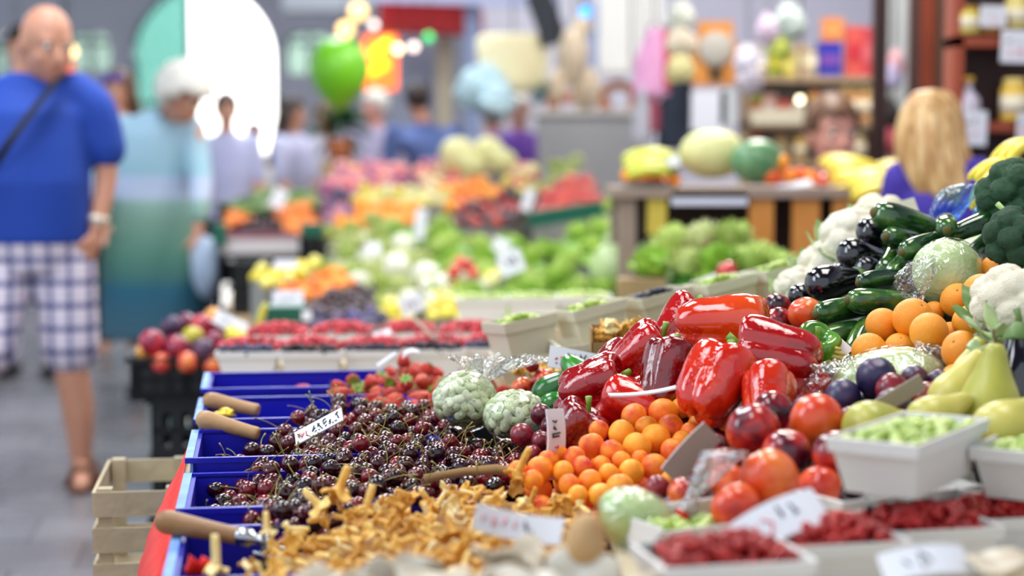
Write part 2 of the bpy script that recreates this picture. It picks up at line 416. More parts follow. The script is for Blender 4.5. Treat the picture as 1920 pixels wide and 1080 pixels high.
def zuc_end(bend): s = MB(); s.lathe([(.01, -1.06), (.08, -1.05), (.13, -1.0), (.14, -.965), (.05, -.94)], 10); s.v = [x + np.array([bend, 0, 0]) for x in s.v]; return s
def zuc_stem(bend): s = MB(); s.tube([(bend, 0, .93), (bend + .01, 0, 1.04), (bend + .03, 0, 1.16)], [.12, .09, .11], 6); return s
zucs = [pr('courgette', zuc_mb(k, bd), m_zuc, 'courgette', [('blossom_end', zuc_end(bd), m_blos), ('stalk', zuc_stem(bd), m_calyx)]) for k, bd in enumerate([.12, -.05])]
avos = [pr('avocado', MB().lathe(spline([(.01, 1.0), (.22, .95), (.42, .65), (.56, .2), (.62, -.2), (.55, -.6), (.34, -.86), (.01, -.93)], 20), 22), m_avo, 'avocado', [('stalk_scar', scar(.97), m_navel)])]
m_lime = mat('lime_skin', ['2a6a1c', '4a8a24', '7aa838'], .25, ns=1.5, nw=.8, rw=.5, coat=.3)
# pears, quince
m_pear = mat('pear_skin', ['9c9c3c', 'b4b048', 'c8bc58', 'd4c468'], .38, ns=1.6, nw=1.1, rw=.5, coat=.15, crough=.3)
def pear_mb(): return MB().lathe(spline([(.01, .92), (.10, .93), (.20, .84), (.27, .62), (.36, .35), (.50, .05), (.60, -.3), (.56, -.62), (.36, -.84), (.12, -.88), (.01, -.82)], 26), 28, mod=lambda p, i, n: 1 + .025 * np.sin(2 * p + 1))
def pear_stalk(): return MB().tube([(0, 0, .88), (.02, 0, 1.02), (.08, 0, 1.2)], [.03, .025, .04], 6)
m_tw = mat('brown_stalk', ['4a3018', '6a4826'], .7, ns=8, nw=1)
pears = [pr('pear', pear_mb(), m_pear, 'pear', [('stalk', pear_stalk(), m_tw)])]
# strawberry
m_straw = mat('strawberry_skin', ['b41008', 'd02010', 'dc341c', 'e45c38'], .4, ns=2, nw=.9, rw=.8, bump=.6, bs=9, btype='VORONOI', coat=.1)
m_leafg = mat('small_green_leaves', ['4a7a20', '6f9a30', '9ab84a'], .5, ns=4, nw=1)
def calyx_mb():
    s = MB()
    for k in range(7):
        a = 2 * PI * k / 7; c, q = math.cos(a), math.sin(a)
        P = [(.05, -.02), (.35, .13), (.7, .12), (.95, 0)]; W_ = [.04, .16, .13, .01]; v = []
        for (r, z), w in zip(P, W_):
            for sg in (-1, 1): v.append((r * c - sg * w * q, r * q + sg * w * c, .78 + z))
        s.add(v, [(0, 1, 3, 2), (2, 3, 5, 4), (4, 5, 7, 6)])
    s.tube([(0, 0, .78), (0, 0, 1.05), (.1, 0, 1.25)], .05, 5); return s
straws = [pr('strawberry', MB().lathe(spline([(.01, .70), (.35, .78), (.72, .62), (.85, .25), (.72, -.25), (.45, -.75), (.15, -1.05), (.01, -1.1)], 16), 18), m_straw, 'strawberry', [('leafy_cap', calyx_mb(), m_leafg)])]
m_strawp = mat('pale_strawberry_skin', ['e0d8a0', 'e8c090', 'e07a50'], .35, ns=2, nw=1.2, bump=.6, bs=9, btype='VORONOI')
# raspberry
def rasp():
    v, f = ICO[3]; c = fib(60); v = v * (.82 + .2 * cells(v, c, .26))[:, None]; v = v * [1, 1, 1.1]; return MB().add(v, f)
m_rasp = mat('raspberry_skin', ['9a1424', 'c02434', 'd84a54'], .45, ns=2, nw=.6, rw=1)
rasps = [pr('raspberry', rasp(), m_rasp, 'raspberry')]
# broad bean
m_bean = mat('broad_bean_skin', ['b0c08c', 'c4d0a0', 'd4dcb4', 'e4e8c8'], .4, ns=2, nw=.6, rw=.9, coat=.15)
def bean_mb():
    v, f = ICO[3]; v = v * [1.15, .8, .5]; v = v.copy(); v[:, 1] -= .22 * np.exp(-(v[:, 0] / .35) ** 2) * (v[:, 1] > 0); return MB().add(v, f)
beans = [pr('broad_bean', bean_mb(), m_bean, 'bean')]
# chanterelles
m_chan = mat('chanterelle_flesh', ['b47820', 'dca03c', 'f0bc58', 'f8d47c', 'fae8b4'], .6, ns=1.6, nw=1.0, rw=.9, bump=.3, bs=6)
def chan_mb(k):
    r = np.random.default_rng(k); n = 20; ph = np.arange(n) * 2 * PI / n; o = r.uniform(0, 6, 3); L = r.uniform(1.9, 3.0); cap = r.uniform(.6, .95); bend = r.uniform(-.5, .5); R = []
    pf = spline([(.20, -L * .5), (.26, -L * .3), (.25, -.1), (.32, .2), (.5, .4), (.8, .5), (1.0, .58), (.92, .70), (.6, .60), (.25, .48), (.02, .42)], 24)
    for i, (q, z) in enumerate(pf):
        out = min(1, max(0, (q - .3) / .6)); w = 1 + out * (.18 * np.sin(3 * ph + o[0]) + .1 * np.sin(5 * ph + o[1]))
        zz = z + out * (.16 * np.sin(4 * ph + o[2]) + .14 * np.sin(2 * ph + o[0]))
        rr = max(q, .01) * (cap if q > .3 else 1) * w
        R.append(np.stack([rr * np.cos(ph) + bend * (z - .4) ** 2 * .3, rr * np.sin(ph), np.broadcast_to(zz, ph.shape)], 1))
    return MB().rings(R)
chans = [pr('chanterelle', chan_mb(k), m_chan, 'mushroom') for k in range(8)]
# oyster mushroom & brown caps
m_oy = mat('oyster_mushroom_flesh', ['a8947a', 'c4b49c', 'dcd4c4', 'ece8e0'], .55, ns=1.5, nw=1.1, rw=.5, bump=.2, bs=8)
def oyster_mb(k):
    r = np.random.default_rng(50 + k); n = 26; ph = np.arange(n) * 2 * PI / n; o = r.uniform(0, 6, 3); R = []
    pf = spline([(.18, -1.0), (.22, -.6), (.26, -.3), (.5, -.12), (.85, .03), (1.0, .12), (.97, .20), (.7, .20), (.35, .14), (.02, .08)], 22)
    for i, (q, z) in enumerate(pf):
        out = min(1, max(0, (q - .25) / .6)); rr = max(q, .01) * (1 + out * (.16 * np.sin(2 * ph + o[0]) + .07 * np.sin(5 * ph + o[1])))
        R.append(np.stack([rr * np.cos(ph) + .35 * out, rr * np.sin(ph), z + out * .12 * np.sin(3 * ph + o[2]) + 0 * ph], 1))
    return MB().rings(R)
oysters = [pr('oyster_mushroom', oyster_mb(k), m_oy, 'mushroom') for k in range(4)]
m_brn = mat('brown_mushroom_cap', ['b08450', 'c49a66', 'd2ae80'], .5, ns=2, nw=.8, rw=.4)
m_pale = mat('pale_mushroom_stem', ['d8cdb4', 'e8e0cc'], .6, ns=4, nw=1)
brn = [pr('brown_mushroom', MB().lathe(spline([(.25, -.35), (.7, -.42), (.86, -.2), (.84, .2), (.68, .65), (.38, .98), (.01, 1.08)], 18), 26), m_brn, 'mushroom', [('stem', MB().lathe([(.26, -.3), (.24, -.7), (.3, -1.1), (.2, -1.25)], 14), m_pale)])]
# cauliflower, broccoli, cabbage
def floret_mb(k, n1, a1, h1, n2, a2, h2, sub=5, flat=.8):
    v, f = ICO[sub]; c1 = fib(n1, .10, k); c2 = fib(n2, .03, k + 5)
    h = .78 + h1 * cells(v, c1, a1) + h2 * cells(v, c2, a2); w = v * h[:, None]; w = w.copy(); w[:, 2] = np.where(w[:, 2] < 0, w[:, 2] * .7, w[:, 2] * flat); return MB().add(w, f)
m_cau = mat('cauliflower_curd', ['d8ccb0', 'e8e0c8', 'f2ecdc'], .6, ns=3, nw=1, rw=.3, bump=.5, bs=30)
m_broc = mat('broccoli_buds', ['1c4428', '2c5c38', '3c7048', '5c8c5c'], .7, ns=5, nw=1.1, rw=.3, bump=1, bs=60)
m_cleaf = mat('cabbage_leaf_green', ['5c8a4a', '86aa6a', 'b4cc94', 'd4deb4'], .45, ns=2.5, nw=1.1, rw=.4, coat=.1, bump=.2, bs=8)
def leaf_sheet(s, base, d, up, L, W_, curl=.3, wav=.06, seed=1, n=8, m=6):
    """a leaf blade growing from base along d, bending toward up"""
    base = Vector(base); d = Vector(d).normalized(); up = Vector(up).normalized(); w = d.cross(up).normalized(); r = random.Random(seed); o = r.uniform(0, 6); V = []
    for i in range(n + 1):
        t = i / n; c = base + d * L * t + up * (curl * L * t * t); wid = W_ * (math.sin(PI * min(1, .12 + t * .88)) ** .6) * (.5 + .6 * t)
        for j in range(m + 1):
            u = j / m * 2 - 1; V.append(tuple(c + w * wid * u + up * (wav * math.sin(9 * t + o + u * 3) * abs(u) - .25 * wid * (1 - u * u))))
    F = [(i * (m + 1) + j, i * (m + 1) + j + 1, (i + 1) * (m + 1) + j + 1, (i + 1) * (m + 1) + j) for i in range(n) for j in range(m)]
    s.add(V, F)
def caul_leaves(k, n=9, L=1.0):
    s = MB()
    for i in range(n):
        a = 2 * PI * i / n + .2 * k; leaf_sheet(s, (.35 * math.cos(a), .35 * math.sin(a), -.62), (math.cos(a), math.sin(a), .25), (0, 0, 1), L, .42, .45, .07, i)
    return s
def caul(k): return pr('cauliflower', floret_mb(k, 26, .42, .20, 420, .12, .05), m_cau, 'cauliflower', [('outer_leaves', caul_leaves(k), m_cleaf)])
cauls = [caul(0), caul(3)]
def broc_stem():
    s = MB(); s.tube([(0, 0, -.3), (0, 0, -.8), (.03, 0, -1.3)], [.4, .3, .32], 12)
    for a in range(5): s.tube([(0, 0, -.8), (.5 * math.cos(a * 1.25), .5 * math.sin(a * 1.25), -.2)], [.14, .12], 8)
    return s
m_bstem = mat('broccoli_stem', ['8aac5a', 'a8c47a'], .5, ns=4, nw=1)
brocs = [pr('broccoli', floret_mb(k + 20, 22, .44, .26, 700, .085, .05), m_broc, 'broccoli', [('stem', broc_stem(), m_bstem)]) for k in range(2)]
def cabbage_mb(k, ridge=.025):
    v, f = ICO[4]; r = np.random.default_rng(k); h = np.ones(len(v))
    for _ in range(7):
        d = r.normal(size=3); d /= np.linalg.norm(d); t = v @ d; h += ridge * (1 / (1 + np.exp(-(t - r.uniform(-.4, .5)) * 40)) - .5)
    az = np.arctan2(v[:, 1], v[:, 0]); h += .012 * np.abs(np.sin(az * 7 + 2 * v[:, 2])) * np.clip(1 - v[:, 2] ** 2, 0, 1)
    return MB().add(v * h[:, None] * [1, 1, .86], f)
m_cab = mat('pale_cabbage_leaf', ['9cb870', 'b4ca86', 'c8d8a0', 'dce4bc'], .4, ns=1.8, nw=1.2, rw=.3, coat=.15, bump=.3, bs=5)
cabs = [pr('cabbage', cabbage_mb(k), m_cab, 'cabbage') for k in range(2)]
def lettuce_mb(k, n=26, wav=.09):
    s = MB(); r = random.Random(k); s.ball((0, 0, 0), (.5, .5, .45), 12)
    for i in range(n):
        a = i * 2.4 + r.uniform(-.2, .2); t = i / n; el = .15 + 1.1 * t
        leaf_sheet(s, (.22 * math.cos(a), .22 * math.sin(a), -.35 + .35 * t), (math.cos(a) * math.cos(el), math.sin(a) * math.cos(el), math.sin(el)), (-math.cos(a) * .35, -math.sin(a) * .35, 1), 1.0 - .3 * t, .42 - .1 * t, .25, wav, i + k)
    return s
m_let = mat('lettuce_leaf', ['84b438', 'a8cc54', 'c8dc7c', 'e0e8a8'], .5, ns=2.5, nw=1, rw=.6, coat=.1)
m_let2 = mat('pale_lettuce_leaf', ['a0bc5c', 'bccc78', 'd4dc9c', 'e8e8c4'], .5, ns=2.5, nw=1, rw=.6)
letts = [pr('lettuce', lettuce_mb(k), m_let, 'lettuce') for k in range(2)]
letts2 = [pr('pale_lettuce', lettuce_mb(k + 9, 22), m_let2, 'lettuce') for k in range(2)]
# banana hands
m_ban = mat('banana_peel', ['c8a820', 'e8cc30', 'f0dc50', 'f4e47a'], .4, ns=2, nw=.8, rw=.5, coat=.1)
m_bang = mat('green_yellow_banana_peel', ['a4ac2c', 'c4c83c', 'd8d850'], .4, ns=2, nw=.8, rw=.5)
m_btip = mat('banana_stalk', ['6a6a24', '8a8a34'], .6, ns=4, nw=1)
def banana_mb(k):
    P = []; rad = []
    for i in range(13):
        t = i / 12; a = (t - .5) * 1.35; P.append((0, .9 * (1 - math.cos(a)), math.sin(a) * 1.25)); rad.append(.185 * (math.sin(PI * min(1, max(0, .08 + .86 * t))) ** .45))
    rad[0] = .05; rad[-1] = .06; return MB().tube(P, rad, 7)
def bunch(name, label, loc, n, q, sc, m=m_ban, group=None):
    o = empty(name, loc, label, 'bananas', group); o.rotation_mode = 'QUATERNION'; o.rotation_quaternion = q; o.scale = (sc,) * 3
    for i in range(n):
        b = banana_mb(i).build('banana', m, o); b.rotation_euler = (0, 0, 0); f = (i - (n - 1) / 2)
        b.location = (f * .30, .04 * f * f, -.03 * abs(f)); b.rotation_euler.y = -f * .10
    s = MB(); s.tube([(0, .20, .70), (0, .32, .90), (0, .45, 1.05)], [.22, .16, .12], 8); s.build('stalk', m_btip, o); return o
# ================================================================ containers, cards
m_ven = mat('pale_wood_veneer', ['d4d2cc', 'e0dedc', 'eae8e6'], .6, ns=3, nw=.7, rw=.6, bump=.08, bs=120)
m_ven2 = mat('cream_wood_veneer', ['c8c0a4', 'd8d2ba', 'e4dfcc'], .6, ns=3, nw=.7, rw=.6, bump=.08, bs=120)
m_staple = mat('dark_staple', '2a2a30', .4, metal=.6)
def punnet(w, d, h, label, loc, rot=None, group='veneer punnets of berries', m=None, name='punnet', rz=0, tilt=(0, 0, 0)):
    m = m or m_ven; o = empty(name, loc, label, 'punnet', group); o.rotation_euler = (tilt[0], tilt[1], rz)
    def rect(a, z): return [(-w / 2 * a, -d / 2 * a, z), (w / 2 * a, -d / 2 * a, z), (w / 2 * a, d / 2 * a, z), (-w / 2 * a, d / 2 * a, z)]
    t = .0025; b = MB(); k = 1 - 2 * t / w
    b.rings([rect(.80, 0), rect(1, h), rect(k, h), rect(.80 * k, t)]); b.build('body', m, o, smooth='auto')
    b = MB(); b.rings([rect(.955, h * .76), rect(1.02, h * .765), rect(1.045, h * 1.01), rect(.99, h * 1.01)], cap=False); b.build('rim_band', m, o, smooth='auto')
    b = MB()
    b.box((w * .40, -d * .435 - .0015, h * .04), (w * .425, -d * .42, h * .3)); b.build('staple', m_staple, o, smooth=False); return o
m_card = mat('white_card', ['d8d8e0', 'e4e4ea'], .5, ns=3, nw=.5)
m_cback = mat('grey_card_back', ['9a8c80', 'a89a8c'], .7, ns=30, nw=.6)
m_inkk = mat('black_ink', '22222a', .6); m_inkr = mat('red_ink', 'd84a50', .6); m_inkp = mat('pale_red_ink', 'e8a0a8', .6)
def card(label, loc, w, h, rot, marks, name='price_card', bend=0.0, m=None, back=None, seed=1, stick=0):
    """card lying in local XZ plane, face toward -Y"""
    o = empty(name, loc, label, 'card', 'price cards'); o.rotation_euler = rot
    n = 10; V = []; T = .0012
    def bz(x): return bend * ((2 * x / w) ** 2)
    for yy in (-T, T):
        for zz in (-h / 2, h / 2):
            for i in range(n + 1): x = -w / 2 + w * i / n; V.append((x, yy + bz(x), zz))
    q = n + 1; F = []; MI = []
    b = MB()
    fr = [(i, i + 1, q + i + 1, q + i) for i in range(n)]; bk = [(2 * q + i + 1, 2 * q + i, 3 * q + i, 3 * q + i + 1) for i in range(n)]
    sd = [(q + i, q + i + 1, 3 * q + i + 1, 3 * q + i) for i in range(n)] + [(i + 1, i, 2 * q + i, 2 * q + i + 1) for i in range(n)] + [(0, q, 3 * q, 2 * q), (n, 2 * q + n, 3 * q + n, q + n)]
    b.add(V, fr + bk + sd); b.mi = [0] * len(fr) + [1] * len(bk) + [0] * len(sd); b.build('card', [m or m_card, back or m_cback], o, smooth=False)
    if stick: MB().tube([(0, .003, h * .3), (0, .003, -h / 2 - stick)], .0022, 6).build('stick', m_blos, o)
    r = random.Random(seed)
    for kind, mm in (('k', m_inkk), ('r', m_inkr), ('p', m_inkp)):
        b = MB()
        for (c, x0, z0, x1, z1, th) in marks:
            if c != kind: continue
            # hand-written strokes inside the box x0..x1, z0..z1 (fractions of the card)
            k = max(2, int((x1 - x0) * w / (max(.35, z1 - z0) * h * .55)))
            for i in range(k):
                a0 = (x0 + (x1 - x0) * (i + .12) / k - .5) * w; a1 = (x0 + (x1 - x0) * (i + .85) / k - .5) * w; P = []
                for j in range(r.choice((3, 4, 5))): x = r.uniform(a0, a1); P.append((x, bz(x) - T - .0006, (r.uniform(z0, z1) - .5) * h))
                b.tube(P, th * h, 4)
        if b.n: b.build('lettering', mm, o)
    return o
# ================================================================ the near stall
m_wood = mat('weathered_wood', ['8a7050', 'a88c66', 'c4aa80'], .7, ns=6, nw=1.2, rw=.3, bump=.3, bs=30)
m_woodp = mat('pale_raw_wood', ['a89878', 'c0b090', 'd0c4a8'], .75, ns=5, nw=1.2, rw=.4, bump=.3, bs=30)
m_dark = mat('dark_plastic', '10141a', .35)
m_blue = mat('blue_crate_plastic', ['0c0c98', '1414b0', '1c20c0'], .35, ns=3, nw=.8, spec=.5, bump=.05, bs=30)
m_bluehl = mat('blue_crate_edge_highlight', ['3c68d0', '6c9ce8', '9cc4f4'], .4, ns=20, nw=1.2)  # lighter blue: door light on the crate edges, put into the colour
ANG = math.atan(.149)
def edge(Y, off=0): return Vector((-.405 - .149 * (Y - 2.03) + off, Y, 0))
# table
def table(name, label, Y0, Y1, wid, zt, th, legs):
    o = empty(name, edge((Y0 + Y1) / 2), label, 'table'); o.rotation_euler.z = ANG; L = (Y1 - Y0) / math.cos(ANG)
    b = MB(); b.box((-.02, -L / 2, zt - th), (wid, L / 2, zt)); b.build('tabletop', m_wood, o, smooth=False)
    for i in range(legs):
        for x in (.08, wid - .1):
            b = MB(); y = -L / 2 + .1 + (L - .26) * i / (legs - 1); b.box((x, y, 0), (x + .06, y + .06, zt - th)); b.build('leg', m_wood, o, smooth=False)
    return o
table('market_table', 'long wooden market table under the cherries, mushrooms and peppers', 1.2, 5.15, 1.75, .575, .035, 3)
# blue crates
def blue_crate(Yf, Yb, zt, label, W_=.38, H=.155):
    D = (Yb - Yf) / math.cos(ANG); p = edge(Yf)
    o = empty('blue_crate', (p.x, p.y, zt - H), label, 'crate', 'blue plastic crates along the aisle edge', rz=ANG)
    t = .006; b = MB()
    b.box((0, 0, 0), (W_, D, t)); b.box((0, 0, 0), (t, D, H)); b.box((W_ - t, 0, 0), (W_, D, H))
    for y in (0, D - t):
        b.box((0, y, 0), (W_, y + t, H * .30)); b.box((0, y, H * .72), (W_, y + t, H))
        k = int(W_ / .022); g = W_ / k
        b.box((0, y, H * .3), (.10, y + t, H * .72)); b.box((W_ - .1, y, H * .3), (W_, y + t, H * .72))
        for i in range(k):
            x = .10 + i * g
            if x > W_ - .1: break
            b.box((x, y, H * .3), (x + g * .5, y + t, H * .72))
    b.build('body', m_blue, o, smooth=False)
    b = MB(); r = .012
    for (a, c) in (((-r, -r * .3, H - .004), (W_ + r, t, H + .004)), ((-r, D - t, H - .004), (W_ + r, D + r * .3, H + .004)), ((W_ - t, 0, H - .004), (W_ + r, D, H + .004))): b.box(a, c)
    b.build('rim', m_blue, o, smooth=False)
    b = MB(); b.box((-r, 0, H - .003), (0, D, H + .0045)); b.box((-.004, 0, H - .045), (.0, .022, H)); b.box((-.004, D - .022, H - .045), (0, D, H)); b.build('edge_highlight', m_bluehl, o, smooth=False)
    return o
CR = [(3.30, 3.55, .752, 'blue plastic crate holding the strawberries'), (2.93, 3.20, .748, 'blue plastic crate behind the cherries with two wooden handles over it'),
      (2.57, 2.84, .744, 'blue plastic crate at the left end of the cherry pile'), (2.27, 2.53, .728, 'blue plastic crate at the low front corner of the cherries'),
      (1.93, 2.21, .716, 'blue plastic crate under the yellow mushrooms')]
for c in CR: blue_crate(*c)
# cherries
ctrl = [(590, 752, 2.98), (640, 738, 2.98), (700, 734, 2.98), (780, 740, 2.96), (850, 770, 2.88), (925, 820, 2.78), (985, 835, 2.70), (1035, 850, 2.60),
        (520, 792, 2.86), (440, 842, 2.74), (405, 866, 2.68), (420, 890, 2.58), (410, 925, 2.44), (395, 962, 2.36), (440, 978, 2.27), (560, 975, 2.17), (480, 950, 2.30), (640, 945, 2.22), (740, 915, 2.28), (850, 892, 2.36), (960, 868, 2.44), (1030, 872, 2.48),
        (600, 850, 2.52), (700, 820, 2.62), (800, 830, 2.58), (480, 900, 2.44), (880, 850, 2.52), (620, 900, 2.36), (700, 870, 2.42), (560, 922, 2.26), (520, 850, 2.58)]
mc = Mound(ctrl, 4)
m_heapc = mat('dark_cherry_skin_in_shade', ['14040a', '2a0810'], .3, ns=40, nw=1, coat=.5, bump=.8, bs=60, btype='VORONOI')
def qup(r): return (Euler((r.uniform(-1.5, 1.5), r.uniform(-1.5, 1.5), r.uniform(0, 6.3)))).to_quaternion()
scatter(mc, cherries, (.0126, .0146), 560, 'dark red cherry with thin green stalk heaped in the blue crates', 'cherries in the heap', layers=2, keep=300, rot=qup,
        rest=('cherry', None, 'deeper dark red cherries of the same heap', 'cherries'), K=70)
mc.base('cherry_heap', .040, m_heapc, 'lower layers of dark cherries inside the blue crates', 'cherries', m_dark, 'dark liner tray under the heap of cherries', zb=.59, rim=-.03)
# red bag hanging at the crates
m_red = mat('thin_red_plastic', ['c01004', 'd81c08', 'e83014'], .5, ns=3, nw=1, bump=.6, bs=14, spec=.3)
b = MB(); R1 = []
for i in range(19):
    t = i / 18; Y = 2.80 - t * .75; e = edge(Y); bul = .068 * math.sin(PI * min(1, t * .8 + .06)) ** .6
    col = []
    for j in range(15):
        u = j / 14; out = bul * (1 - math.exp(-u / .09)) + .006 * math.sin(34 * t + 5 * u) * min(1, u * 3)
        col.append((e.x - .014 - out, Y, .735 - .03 * t - .60 * u))
    R1.append(col)
b.rings(R1, cap=False, closed=False); o = b.build('red_plastic_bag', m_red); sol = o.modifiers.new('s', 'SOLIDIFY'); sol.thickness = .001
tag(o, 'red plastic bag hanging over the table edge below the blue crates', 'plastic bag')
b = MB(); b.tube([at(350 + 7 * k, 1062 + 13 * math.sin(2.1 * k), 1.97 - .004 * (k % 3)) for k in range(8)], [.003, .007, .009, .006, .009, .007, .010, .003], 6)
q = b.build('red_plastic_scrap', m_red); tag(q, 'twisted scrap of red plastic on the crate beside the yellow mushrooms', 'plastic scrap')
# wooden crates stacked by the aisle
def wood_crate(x, y, z, w, d, h, label):
    o = empty('wooden_crate', (x, y, z), label, 'crate', 'wooden crates stacked by the table'); o.rotation_euler.z = ANG
    for i, (px, py) in enumerate([(0, 0), (w - .025, 0), (0, d - .025), (w - .025, d - .025)]):
        b = MB(); b.box((px, py, 0), (px + .025, py + .025, h)); b.build('corner_post', m_woodp, o, smooth=False)
    for k, zz in enumerate((.02, .085, .15)):
        for (a, c) in (((-.004, -.006, zz), (w + .004, 0, zz + .045)), ((-.004, d, zz), (w + .004, d + .006, zz + .045)), ((-.010, -.006, zz), (-.004, d + .006, zz + .045)), ((w + .004, -.006, zz), (w + .010, d + .006, zz + .045))):
            b = MB(); b.box(a, c); b.build('slat', m_woodp, o, smooth=False)
    b = MB(); b.box((0, 0, .0), (w, d, .006)); b.build('floor_board', m_woodp, o, smooth=False)
    return o
for k, (h, dx) in enumerate([(.0, .0), (.205, .006), (.41, -.004)]):
    wood_crate(-.738 + dx, 3.02, .002 + h, .145, .33, .2, ['pale slatted wooden crate at the bottom of the stack beside the table', 'pale slatted wooden crate in the middle of the stack beside the table', 'pale slatted wooden crate on top of the stack by the red bag'][k])
# wooden scoop handles
m_hand = mat('worn_turned_wood', ['70482a', '94683c', 'b48656', 'c4a070'], .45, ns=3, nw=1.4, rw=.2, bump=.15, bs=40)
m_steel = mat('brushed_steel', 'a8a8ac', .25, metal=1)
def scoop(A, B, r, label, blade=True):
    A = Vector(A); B = Vector(B); L = (B - A).length; o = empty('scoop', A, label, 'scoop'); o.rotation_mode = 'QUATERNION'; o.rotation_quaternion = quat(B - A)
    b = MB(); b.lathe([(q * r, z * L) for q, z in spline([(.02, -.05), (.55, -.035), (.95, .03), (1.08, .12), (1.0, .3), (.86, .6), (.78, .85), (.72, 1.0), (.02, 1.005)], 26)], 20); b.build('handle', m_hand, o)
    b = MB(); b.lathe([(.76 * r, L * .97), (.80 * r, L * .98), (.80 * r, L * 1.12), (.5 * r, L * 1.16), (.3 * r, L * 1.3), (.02, L * 1.32)], 16); b.build('ferrule', m_steel, o) if blade else None
    if blade:
        b = MB(); R = []
        for i in range(9):
            z = L * 1.25 + .035 * i / 8; R.append([(1.5 * r * math.cos(a), -.6 * r + 1.5 * r * math.sin(a), z) for a in [PI + PI * j / 12 for j in range(13)]])
        b.rings(R, cap=False, closed=False); q = b.build('scoop_blade', m_steel, o); q.modifiers.new('s', 'SOLIDIFY').thickness = .0015
    return o
scoop(at(300, 976, 2.16), at(452, 1006, 2.12), .0145, 'turned wooden scoop handle over the crate beside the yellow mushrooms')
scoop(at(374, 784, 2.86), at(484, 814, 2.84), .0148, 'nearer of the two wooden scoop handles resting on the blue crate behind the cherries', False)
scoop(at(386, 750, 3.12), at(484, 770, 3.10), .0155, 'farther of the two wooden scoop handles resting below the strawberries', False)
m_gold = mat('gold_foil', ['b08c1c', 'e0c040', 'f4e08c'], .3, ns=30, nw=1.4, metal=.6, bump=.8, bs=60)
v, f = ICO[3]
o = MB().add(v * (.013 * (1 + .3 * sn(v, 3, 3)))[:, None] * [1.4, 1, .7], f).build('foil_wrapper', m_gold); o.location = at(421, 776, 3.04); tag(o, 'small crumpled gold wrapper behind the middle wooden handle', 'wrapper')
# chanterelles
ctrl = [(475, 1015, 2.06), (540, 975, 2.12), (640, 925, 2.18), (740, 903, 2.24), (860, 888, 2.28), (960, 882, 2.32), (1080, 908, 2.26), (1130, 955, 2.14), (1135, 1000, 2.02),
        (400, 1065, 1.95), (420, 1120, 1.80), (700, 1080, 1.74), (1000, 1020, 1.82), (1120, 1030, 1.90), (600, 1005, 2.00), (760, 960, 2.05), (900, 945, 2.08), (1020, 955, 2.04), (800, 1020, 1.88), (560, 1050, 1.88), (450, 1040, 1.98), (560, 1150, 1.66), (900, 1090, 1.68)]
mm_ = Mound(ctrl, 4)
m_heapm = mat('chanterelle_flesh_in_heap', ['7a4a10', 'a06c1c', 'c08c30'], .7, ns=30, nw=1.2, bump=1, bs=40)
scatter(mm_, chans, (.0125, .0160), 1100, 'golden chanterelle mushroom in the yellow heap', 'chanterelles in the heap', layers=1.3, keep=300, sc=lambda r: r * 1.02,
        rest=('chanterelle', None, 'deeper golden chanterelles of the same heap', 'mushrooms'), K=60, seed=3)
# a few long stalks poking out
for (px, py, Y, d, s) in [(640, 908, 2.16, (.35, .1, 1), .022), (500, 985, 2.04, (-.1, 0, 1), .015), (690, 940, 2.1, (.3, 0, 1), .019), (975, 876, 2.28, (.5, 0, 1), .02), (405, 1050, 1.94, (0, .1, 1), .02), (590, 940, 2.14, (-.6, 0, .6), .02)]:
    dup(random.choice(chans), at(px, py, Y), quat((-d[0], -d[1], -d[2])), s, 'golden chanterelle standing up stalk first out of the heap', 'upended chanterelles')
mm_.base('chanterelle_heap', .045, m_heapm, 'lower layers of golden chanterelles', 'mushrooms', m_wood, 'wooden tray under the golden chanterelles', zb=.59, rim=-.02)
o = MB().rings([[tuple(at(795, 890, 2.36)), tuple(at(798, 905, 2.36))], [tuple(at(870, 877, 2.38)), tuple(at(872, 893, 2.38))], [tuple(at(930, 871, 2.38)), tuple(at(934, 890, 2.38))], [tuple(at(1000, 884, 2.36)), tuple(at(1000, 900, 2.36))]], cap=False, closed=False).build('cardboard_flap', mat('brown_cardboard', ['9a7444', 'ac8858'], .8, ns=20, nw=.6))
o.modifiers.new('s', 'SOLIDIFY').thickness = .003; tag(o, 'brown cardboard edge between the cherries and the chanterelles', 'cardboard')
# oyster mushrooms along the very front
ctrl = [(430, 1120, 1.60), (600, 1050, 1.62), (720, 1015, 1.63), (840, 982, 1.67), (960, 990, 1.65), (1060, 1030, 1.60), (1150, 1035, 1.66), (1240, 1040, 1.60), (1240, 1120, 1.50), (900, 1160, 1.42), (600, 1180, 1.42)]
mo = Mound(ctrl, 3)
oy = scatter(mo, oysters, (.018, .026), 160, 'pale oyster mushroom in the blurred front row', 'oyster mushrooms along the front', layers=1.2, keep=80, sc=lambda r: r * 1.25, rot=lambda r: Euler((r.uniform(-.9, .9), r.uniform(-.9, .9), r.uniform(0, 6.3))).to_quaternion(), seed=5, K=40)
mo.base('oyster_mushroom_heap', .05, mat('grey_mushroom_flesh', ['8a7c68', 'a89c88'], .7, ns=20, nw=1), 'lower layer of pale oyster mushrooms', 'mushrooms', m_woodp, 'pale wooden tray under the oyster mushrooms', zb=.59, rim=-.02)
dup(brn[0], at(1096, 1022, 1.64), quat((.1, -.2, 1)), (.024, .024, .031), 'large smooth brown mushroom cap beside the yellow heap')
